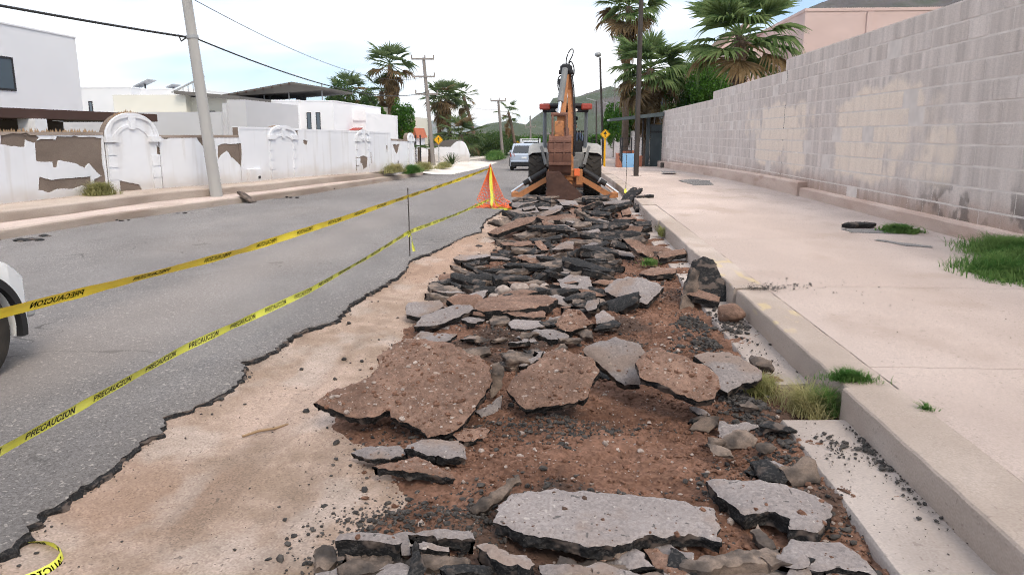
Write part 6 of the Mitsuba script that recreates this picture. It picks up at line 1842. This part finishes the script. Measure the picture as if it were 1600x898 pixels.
# left side
for (label, px, Y, h, s, n, sd, r_, sk, ln) in (
        ('left palm behind the white garden wing, green crown with brown fringe', -16.9, 60, 6.1, 1.15, 26, 11, .22, 26, (0, 0)),
        ('tallest palm of the left group with a long dead skirt', -14.0, 62, 8.2, 1.35, 30, 12, .24, 34, (.1, 0)),
        ('short palm in front of the tallest left palm, mostly brown', -14.9, 63, 6.1, 1.05, 22, 13, .22, 34, (0, 0)),
        ('palm left of the pole with three crossarms, part of a pair', -12.35, 76, 6.3, 1.2, 26, 14, .22, 26, (.2, 0)),
        ('brownish palm, the right one of the pair behind the yellow sign', -11.1, 76, 6.4, 1.2, 26, 15, .22, 34, (-.5, 0)),
        ('thin leaning palm with a small crown right of the pair', -8.9, 80, 6.6, 1.1, 18, 16, .2, 10, (-1.5, 0)),
        ('stunted low palm bush blown to the left under the leaning palm', -9.6, 74, 2.6, 1.75, 24, 17, .25, 14, (-.3, 0)),
        ('ragged thin palm with a few hanging fronds beside the far pole', -4.95, 82, 5.0, 1.0, 9, 18, .16, 6, (-.9, 0))):
    palm(label, (px, Y, float(zg(Y)) - .3), h, s, n, sd, r_, skirt=sk, lean=ln, lite=True, leafm='palm_leaf_far', up_min=-50)


# ------------------------------------------------------------------ broadleaf trees, scrub, grass
def leaves(centers, radii, n, size, seed, hollow=.45):
    r = np.random.default_rng(seed)
    centers, radii = np.array(centers, float), np.array(radii, float)
    w = radii.prod(1) ** (2 / 3) if radii.ndim == 2 else radii ** 2
    idx = r.choice(len(centers), n, p=w / w.sum())
    d = r.normal(0, 1, (n, 3))
    d /= np.linalg.norm(d, axis=1, keepdims=True)
    rad = (hollow + (1 - hollow) * r.random(n) ** .5)
    lump = .72 + .6 * meshkit.fbm(d * 2.2 + idx[:, None] * 3.3, 3, seed)
    p = centers[idx] + d * radii[idx] * (rad * lump)[:, None]
    gap = meshkit.noise(p / (size * 7) + 5, seed)
    p = p[gap > .30]
    n = len(p)
    a = r.normal(0, 1, (n, 3))
    a /= np.linalg.norm(a, axis=1, keepdims=True)
    b = np.cross(a, r.normal(0, 1, (n, 3)))
    b /= np.linalg.norm(b, axis=1, keepdims=True)
    s = size * r.uniform(.6, 1.3, n)[:, None]
    v = np.stack([p - a * s, p + b * s * .45, p + a * s, p - b * s * .45], 1).reshape(-1, 3)
    o = np.arange(n) * 4
    f = np.vstack([np.stack([o, o + 1, o + 2], 1), np.stack([o, o + 2, o + 3], 1)])
    return trimesh.Trimesh(v, f, process=False)


def tree(label, x, y, z0, h, w, n, size, seed, m='tree_leaf', name='tree', trunk=.12, lobes=9):
    k = thing(name, label, 'tree' if name == 'tree' else 'bush')
    r = np.random.default_rng(seed)
    C = np.column_stack([r.uniform(-.62, .62, lobes) * w, r.uniform(-.5, .5, lobes) * w, r.uniform(.45, .85, lobes) * h])
    if name != 'tree':
        C[:, 2] = r.uniform(.2, .7, lobes) * h
    Rr = np.column_stack([r.uniform(.28, .5, lobes) * w, r.uniform(.28, .5, lobes) * w, r.uniform(.16, .32, lobes) * h])
    C += [x, y, z0]
    limbs = [tapered((x, y, z0), (x, y, z0 + .5 * h), trunk, trunk * .7, 7)] + [tapered((x, y, z0 + .25 * h), c, trunk * .6, trunk * .2, 5) for c in C]
    part(k, 'trunk', cat(limbs), 'bark')
    part(k, 'crown', leaves(C, Rr, n, size, seed), m)
    return k


tree('bright green bushy tree over the right wall between the two near palms', 8.75, 50, 0.0, 5.9, 2.5, 30000, .09, 41, lobes=14)
tree('green tree left of the gate canopy behind the far wall', 4.9, 60, -.5, 4.6, 1.7, 12000, .1, 42)
tree('darker green tree behind the far wall by the street lamp', 5.3, 72, -.6, 4.6, 1.8, 10000, .11, 43)
tree('leafy green tree at the foot of the tallest left palm', -13.3, 59, -.4, 4.3, 1.9, 16000, .1, 44)
tree('dark green treetop behind the roof shelter', -17.3, 58, 0, 5.9, 1.9, 10000, .11, 45, 'scrub_leaf')
tree('small green treetop right of the roof shelter', -15.0, 58, 0, 5.1, 1.2, 6000, .1, 46, 'scrub_leaf')
GT = [(-3.9, 112, 2.3, 5.0), (-8.5, 88, 2.5, 3.6), (-6.9, 90, 2.3, 2.6), (-12.5, 92, 2.1, 3.6), (-16.5, 95, 1.9, 4), (-1.2, 118, 2.3, 4.5), (2.2, 120, 2.3, 4.5), (-20, 100, 1.9, 4.5), (-7.6, 100, 2.6, 4.0), (4.5, 105, 2.3, 3.5), (-10.5, 104, 2.3, 4.0)]
for i, (x, y, h, w) in enumerate(GT):
    tree('rounded green roadside tree in the distance left of the backhoe' if x < -3 else 'rounded green tree in the distance seen through the backhoe cab', x, y, -.8, h, w * .8, 7000, .15, 60 + i, 'scrub_leaf' if i % 3 else 'tree_leaf', lobes=8)
    labels[[q for q in labels if q.startswith('tree') and '__' not in q][-1]]['group'] = 'roadside trees left of the backhoe' if x < -3 else 'trees behind the backhoe cab'
r = np.random.default_rng(77)
n = 60
C = np.column_stack([r.uniform(-10, -5.8, n), r.uniform(78, 100, n), r.uniform(-.6, 1.2, n)])
C[:, 0] -= (C[:, 1] - 78) * .02
single('roadside_scrub', 'mass of green scrub along the left of the road in the distance', 'scrub', leaves(C, np.column_stack([r.uniform(.7, 1.5, n)] * 2 + [r.uniform(.5, 1.2, n)]), 30000, .13, 78), 'scrub_leaf', kind='stuff')
n = 260
C = np.column_stack([r.uniform(-160, 120, n), r.uniform(150, 420, n), r.uniform(-2, .2, n)])
single('distant_woodland', 'low green woodland across the plain before the mountains', 'woodland', leaves(C, np.column_stack([r.uniform(4, 10, n)] * 2 + [r.uniform(1.2, 2.4, n)]), 60000, .6, 79), 'scrub_leaf', kind='stuff')


def tuft(cx, cy, rx, ry, z, n, h, seed, wid=.004, lean=.5, dens_pow=1.0):
    r = np.random.default_rng(seed)
    a, q = r.uniform(0, 2 * PI, n), np.minimum(np.abs(r.normal(0, .48, n)), 1.3)
    k = 1 + .35 * (meshkit.noise(np.column_stack([np.cos(a) * 2 + seed, np.sin(a) * 2, a * 0]), 3) - .5) * 2
    x, y = cx + rx * q * k * np.cos(a), cy + ry * q * k * np.sin(a)
    hh = h * r.uniform(.35, 1.15, n) * (1 - .42 * np.minimum(q, 1) ** 2) * (.7 + .6 * meshkit.noise(np.column_stack([x, y, x * 0]) * 6 / max(rx, ry, .3), 4))
    d = r.uniform(0, 2 * PI, n)
    l = lean * hh * r.uniform(.2, 1.3, n)
    dx, dy = np.cos(d), np.sin(d)
    zz = z(x, y) if callable(z) else np.full(n, z)
    V = []
    for u, w in ((0, 1), (.4, .9), (.75, .6), (1, .05)):
        c = np.column_stack([x + dx * l * u ** 2, y + dy * l * u ** 2, zz + hh * (u - .25 * u ** 3 * lean)])
        s = np.column_stack([-dy, dx, dx * 0]) * (wid * w)
        V += [c - s, c + s]
    v = np.stack(V, 1).reshape(-1, 3)
    o = np.arange(n) * 8
    f = []
    for i in range(3):
        f += [np.stack([o + 2 * i, o + 2 * i + 2, o + 2 * i + 3], 1), np.stack([o + 2 * i, o + 2 * i + 3, o + 2 * i + 1], 1)]
    return trimesh.Trimesh(v, np.vstack(f), process=False)


sz_ = lambda y: 0.2 + zg(y)
single('grass_patch', 'thick patch of bright green grass at the right edge of the sidewalk', 'grass', cat([tuft(5.75, 9.0, .85, 1.15, .205, 30000, .30, 1, .005, .8), tuft(5.0, 8.6, .42, .6, .205, 8000, .17, 2, .005, .9), tuft(5.75, 9.9, .4, .7, .22, 8000, .30, 3, .005, .8)]), 'grass_green', kind='stuff')
for (args, m, lab) in (((1.62, 4.78, .17, .2, -.03, 1500, .20, 4, .0025, .9), 'grass_dry', 'dry yellowish grass growing in the gap of the gutter strip'), ((1.42, 5.15, .14, .2, -.03, 900, .15, 5, .0028, .9), 'grass_dry', 'pale green weeds between the grey slab and the gutter strip'),
                       ((1.86, 4.80, .20, .07, .195, 1100, .075, 6, .0028, 1.0), 'grass_green', 'strip of green grass growing over the kerb joint'), ((1.73, 4.75, .05, .12, .0, 500, .2, 7, .003, .8), 'grass_green', 'green grass at the end of the nearest kerb length'),
                       ((2.10, 4.25, .05, .05, .2, 90, .05, 8, .003, 1.2), 'grass_green', 'tiny green sprout in the joint behind the near kerb'), ((5.45, 12.5, .26, .3, .21, 1400, .16, 9, .012, 1.2), 'grass_green', 'small leafy weed in the square hole by the wall ledge'),
                       ((1.72, 13.2, .05, .2, .02, 260, .22, 10, .004, .8), 'grass_dry', 'small weed tuft in the kerb corner by the far heap'), ((1.2, 10.3, .14, .14, .0, 300, .12, 11, .005, 1.1), 'grass_green', 'tiny green weed among the slabs near the kerb'),
                       ((-10.75, 17.0, .35, .4, .37, 1500, .35, 12, .008, .9), 'grass_dry', 'grass tuft at the foot of the peeled white wall'), ((-7.05, 31.6, .35, 1.1, .2, 1500, .45, 13, .012, 1), 'grass_dry', 'dry grass along the end of the far step'),
                       ((-6.95, 35.0, .35, 1.2, .0, 1500, .45, 14, .012, 1), 'grass_green', 'green weeds before the last arch of the white wall'), ((-7.6, 41.5, .5, 1.6, -.15, 1500, .5, 15, .014, 1), 'grass_dry', 'dry grass around the foot of the pole with three crossarms'),
                       ((-7.3, 46.5, .4, 1.8, -.25, 1200, .45, 16, .014, 1), 'grass_dry', 'dry weeds along the forecourt of the side street'), ((-6.3, 72, .8, 4, -.5, 2500, .9, 17, .03, .8), 'grass_green', 'tall green grass at the foot of the far pole')):
    single('grass_tuft', lab, 'grass', tuft(*args), m, kind='stuff')
for (x, y, h, lab) in ((-10.0, 57, 1.15, 'dark young plant with raised arms beside the garden wall'), (-11.0, 58, 1.3, 'small palm-like plant close to the last arch of the white wall')):
    k = thing('shrub', lab, 'bush')
    part(k, 'stem', tapered((x, y, -.6), (x, y, h * .6), .13, .08, 6), 'bark')
    part(k, 'crown', cat([xf(FRL[0], tr(x, y, h * .5) @ rot((0, 0, 1), i * 60) @ rot((0, 1, 0), -30) @ np.diag([.55, .45, .55, 1])) for i in range(6)]), 'scrub_leaf')
ag = thing('agave', 'spiky grey green agave at the foot of the left yellow sign', 'plant')
for i in range(34):
    el, az = 15 + 65 * (i / 34), i * 137.5
    b = bar((0, 0, 0), (.95, 0, .1), .10, .03, w2=.012, h2=.01)
    part(ag, 'leaf', xf(b, tr(-8.35, 57, -.5) @ rot((0, 0, 1), az) @ rot((0, 1, 0), -el)), 'scrub_leaf')

# ------------------------------------------------------------------ right side beyond the block wall
hp = thing('house', 'large pink windowless building behind the right wall', 'house')
part(hp, 'wall', box(13.6, 40, 46, 70, -1, 8.55), 'house_pink')
part(hp, 'cornice', box(13.56, 40, 45.95, 70, 8.55, 8.72), 'house_pink')
part(hp, 'lower_band', box(13.54, 40, 45.96, 45.998, 5.75, 5.9), 'house_pink')
part(hp, 'wing', box(10.6, 13.6, 49, 70, -1, 6.9), 'house_pink')
part(hp, 'pier', box(17.0, 17.35, 45.9, 45.997, 5.9, 8.5), 'house_pink')
hr_ = thing('house', 'low building with a steep tiled roof edge hidden behind the near right palm', 'house')
part(hr_, 'wall', box(8.6, 14, 56, 66, -1, 5.0), 'house_pink')
part(hr_, 'roof', trimesh.convex.convex_hull(np.array([(8.0, 55.5, 5.2), (12.6, 55.5, 9.4), (8.0, 66, 5.2), (12.6, 66, 9.4), (8.2, 55.5, 4.85), (12.8, 55.5, 9.0), (8.2, 66, 4.85), (12.8, 66, 9.0)])), 'palm_trunk')
part(hr_, 'fascia', bar((8.05, 55.45, 4.95), (12.7, 55.45, 9.15), .08, .22), 'house_pink')
gt = thing('gate', 'dark grey metal gate standing open at the end of the block wall', 'gate')
GY = 49.6
part(gt, 'leaf', box(5.55, 6.28, GY, GY + .08, -.35, 2.35), 'gate_metal')
part(gt, 'rail', box(5.53, 6.3, GY - .05, GY - .002, 1.85, 1.95), 'dark_frame')
part(gt, 'post', box(5.28, 5.5, GY - .1, GY + .12, -.4, 2.95), 'gate_metal')
part(gt, 'post', box(5.02, 5.1, GY - .05, GY + .05, -.4, 2.9), 'dark_frame')
part(gt, 'bracket', tube([(5.75, GY - .1, 2.4), (5.8, GY - .1, 3.0), (5.95, GY - .1, 3.1), (6.2, GY - .1, 2.45)], .04, 6), 'metal_grey', smooth=60)
cn = thing('canopy', 'thin dark green flat canopy reaching out over the sidewalk by the gate', 'canopy')
part(cn, 'roof', trimesh.convex.convex_hull(np.array([(2.9, GY - 1.2, 2.55), (6.2, GY - 1.2, 2.85), (2.9, GY + 1.5, 2.55), (6.2, GY + 1.5, 2.85), (2.9, GY - 1.2, 2.70), (6.2, GY - 1.2, 3.1), (2.9, GY + 1.5, 2.70), (6.2, GY + 1.5, 3.1)])), 'gate_metal')
part(cn, 'lamp', rbox(2.72, 2.95, GY - 1.1, GY - .9, 2.56, 2.66, .02), 'metal_grey')
fw = thing('block_wall', 'farther pale block wall beyond the gate', 'wall')
e0, e1 = np.array((5.6, 50.4)), np.array((4.1, 84))
part(fw, 'render', bar((5.75, 50.4, .75), (4.3, 84, .2), .25, 2.6), 'mortar')
fb = []
for i in range(56):
    for j in range(8):
        t0 = (i + .5 * (j % 2)) / 56.5
        q = e0 + (e1 - e0) * (t0 + .5 / 56.5)
        zz = -.5 + j * .317 - .15 * t0
        if t0 > .28 and j > 5:
            continue
        b = box(-.03, .1, -.292, .292, zz + .006, zz + .31)
        b.apply_transform(tr(q[0], q[1], 0) @ rot((0, 0, 1), math.degrees(math.atan2((e0 - e1)[0], (e1 - e0)[1]))))
        fb.append(b)
part(fw, 'far_blocks', cat(fb), 'mortar', kind='stuff')
part(fw, 'drain_pipe', tube([(4.75, 60, -.5), (4.75, 60, 2.2)], .05, 6), 'dark_frame')
rl = thing('planter', 'low red brick planter with black railings and a sky blue front panel', 'planter')
part(rl, 'front_panel', box(3.62, 4.45, 46.9, 46.98, -.25, .62), 'sky_blue')
part(rl, 'brick_side', trimesh.convex.convex_hull(np.array([(3.28, 46.6, -.3), (3.60, 46.6, -.3), (3.28, 46.6, .55), (3.55, 46.6, -.05), (3.30, 48.5, -.3), (3.6, 48.5, -.3), (3.3, 48.5, .6), (3.55, 48.5, .6)])), 'brick_red')
part(rl, 'brick_back', box(4.55, 5.0, 48.8, 49.2, -.35, .42), 'brick_red')
part(rl, 'brick_back', box(3.7, 4.5, 49.0, 49.2, -.35, .75), 'brick_red')
for i, (x, y) in enumerate(((3.45, 46.7), (3.6, 47.6), (3.72, 48.6), (4.3, 48.8))):
    part(rl, 'railing', box(x - .035, x + .035, y - .035, y + .035, -.3, 1.55), 'dark_frame')
for z in (1.5, 1.0, .75):
    part(rl, 'railing', bar((3.45, 46.7, z), (3.72, 48.6, z), .05, .05), 'dark_frame')
    part(rl, 'railing', bar((3.72, 48.62, z), (4.3, 48.82, z), .05, .05), 'dark_frame')
single('green_screen', 'teal green screen behind the canopy on the far wall', 'screen', box(4.3, 5.0, 62, 62.1, 1.5, 2.6), 'green_net')
single('drain_box', 'small square dark drain opening at the end of the wall ledge', 'drain', cat([rbox(5.8, 5.99, 45.9, 46.1, -.26, .1, .02)]), 'shadow_void')
# patches on the sidewalk: old patching with its own shape
def patch(pts, z, m, lab, key='patch'):
    e_ = extrude(ragged(pts, 9, .06, .12), .004)
    e_.apply_translation((0, 0, z))
    single('pavement_patch', lab, 'patch', e_, m)


patch([(4.6, 12.4), (5.3, 12.25), (5.4, 12.85), (4.7, 12.9)], .206, 'asphalt', 'dark rough square patch beside the leafy weed')
patch([(4.75, 11.6), (4.95, 11.2), (5.25, 10.9), (5.15, 10.75), (4.85, 10.95), (4.65, 11.5)], .206, 'asphalt', 'narrow dark smear on the sidewalk by the square patch')
patch([(4.1, 24.0), (4.75, 24.3), (5.0, 26.6), (4.6, 27.4), (4.0, 26.8)], .19, 'asphalt', 'dark round asphalt patch on the middle of the sidewalk')
patch([(4.3, 33.0), (4.9, 33.2), (5.0, 34.6), (4.4, 34.6)], .125, 'asphalt', 'farther dark patch on the sidewalk beyond the dark pole')
patch([(2.18, 2.2), (2.32, 2.5), (2.24, 3.0), (2.14, 2.7)], .207, 'old_step', 'brown stain by the kerb joint at the right edge of the photo')

# ------------------------------------------------------------------ mountains
def ridge(label, pts, base_y, depth, m, seed, amp=1.0, name='mountain'):
    """pts: crest line as (x, z) at distance base_y; the slope falls towards the camera and away behind."""
    p = np.array(pts, float)
    x = np.linspace(p[0, 0], p[-1, 0], 150)
    crest = np.interp(x, p[:, 0], p[:, 1])
    v = np.linspace(-1, 1, 61)
    X, Vv = np.meshgrid(x, v, indexing='ij')
    Y = base_y + Vv * depth
    fall = np.clip(1 - np.abs(Vv) ** 1.25, 0, 1)
    q = np.stack([X / depth * 3, Y / depth * 3, X * 0], -1)
    rid = 1 - np.abs(meshkit.fbm(q * 1.6, 5, seed) - .5) * 2.2
    H_ = crest[:, None] * fall * (1 + amp * .28 * (rid - .62) * (1 - fall * .6)) + amp * crest.mean() * .05 * (meshkit.fbm(q * 9, 4, seed + 5) - .5)
    Z = np.where(fall > 0, H_ - 2, -4)
    struct(name, grid_mesh(X, Y, Z), m, label, smooth=True)


ridge('green and rocky mountain behind the backhoe', [(-130, 0), (-67, 2.3), (-49, 9.1), (-37, 20), (-19, 32.3), (-12, 44), (-3, 46), (7, 45.2), (18, 46.6), (29, 51), (40, 55), (54, 59), (69, 55.6), (87, 45), (131, 31), (183, 16), (260, 0)], 900, 240, 'hill_near', 3, .8)
ridge('low rocky hill left of the backhoe behind the poles', [(-330, 0), (-189, 3), (-141, 4), (-105, 3), (-85, 5), (-70, 12.6), (-52, 15.4), (-38, 13.1), (-23, 10.3), (-6, 7.4), (30, 0)], 700, 130, 'hill_near', 5, .6)
ridge('faint blue mountain far away at the left', [(-1900, 0), (-1347, 4), (-1090, 33), (-961, 78), (-792, 95), (-666, 86), (-499, 45), (-332, 14), (-100, 0)], 5000, 500, 'hill_near', 7, .5)
ridge('dark mountain slope above the pink building at the right', [(90, 40), (149, 84), (181, 95), (199, 107), (223, 115), (249, 127), (290, 135), (331, 144), (383, 143), (464, 112), (700, 40)], 700, 260, 'hill_near', 9, .7)

# ------------------------------------------------------------------ air
scene['haze_air'] = {'type': 'homogeneous', 'albedo': {'type': 'rgb', 'value': [0.94, 0.95, 0.97]}, 'sigma_t': {'type': 'rgb', 'value': [0.000075, 0.000085, 0.0001]}}
scene['clear'] = {'type': 'null'}
scene['haze'] = {'type': 'cube', 'to_world': T().translate([0, 4400, 120]).scale([7000, 6000, 130]), 'bsdf': {'type': 'ref', 'id': 'clear'}, 'interior': {'type': 'ref', 'id': 'haze_air'}}
labels['haze'] = {'label': 'thin pale haze over the plain', 'category': 'haze', 'kind': 'stuff'}
scene['camera']['medium'] = {'type': 'ref', 'id': 'haze_air'}
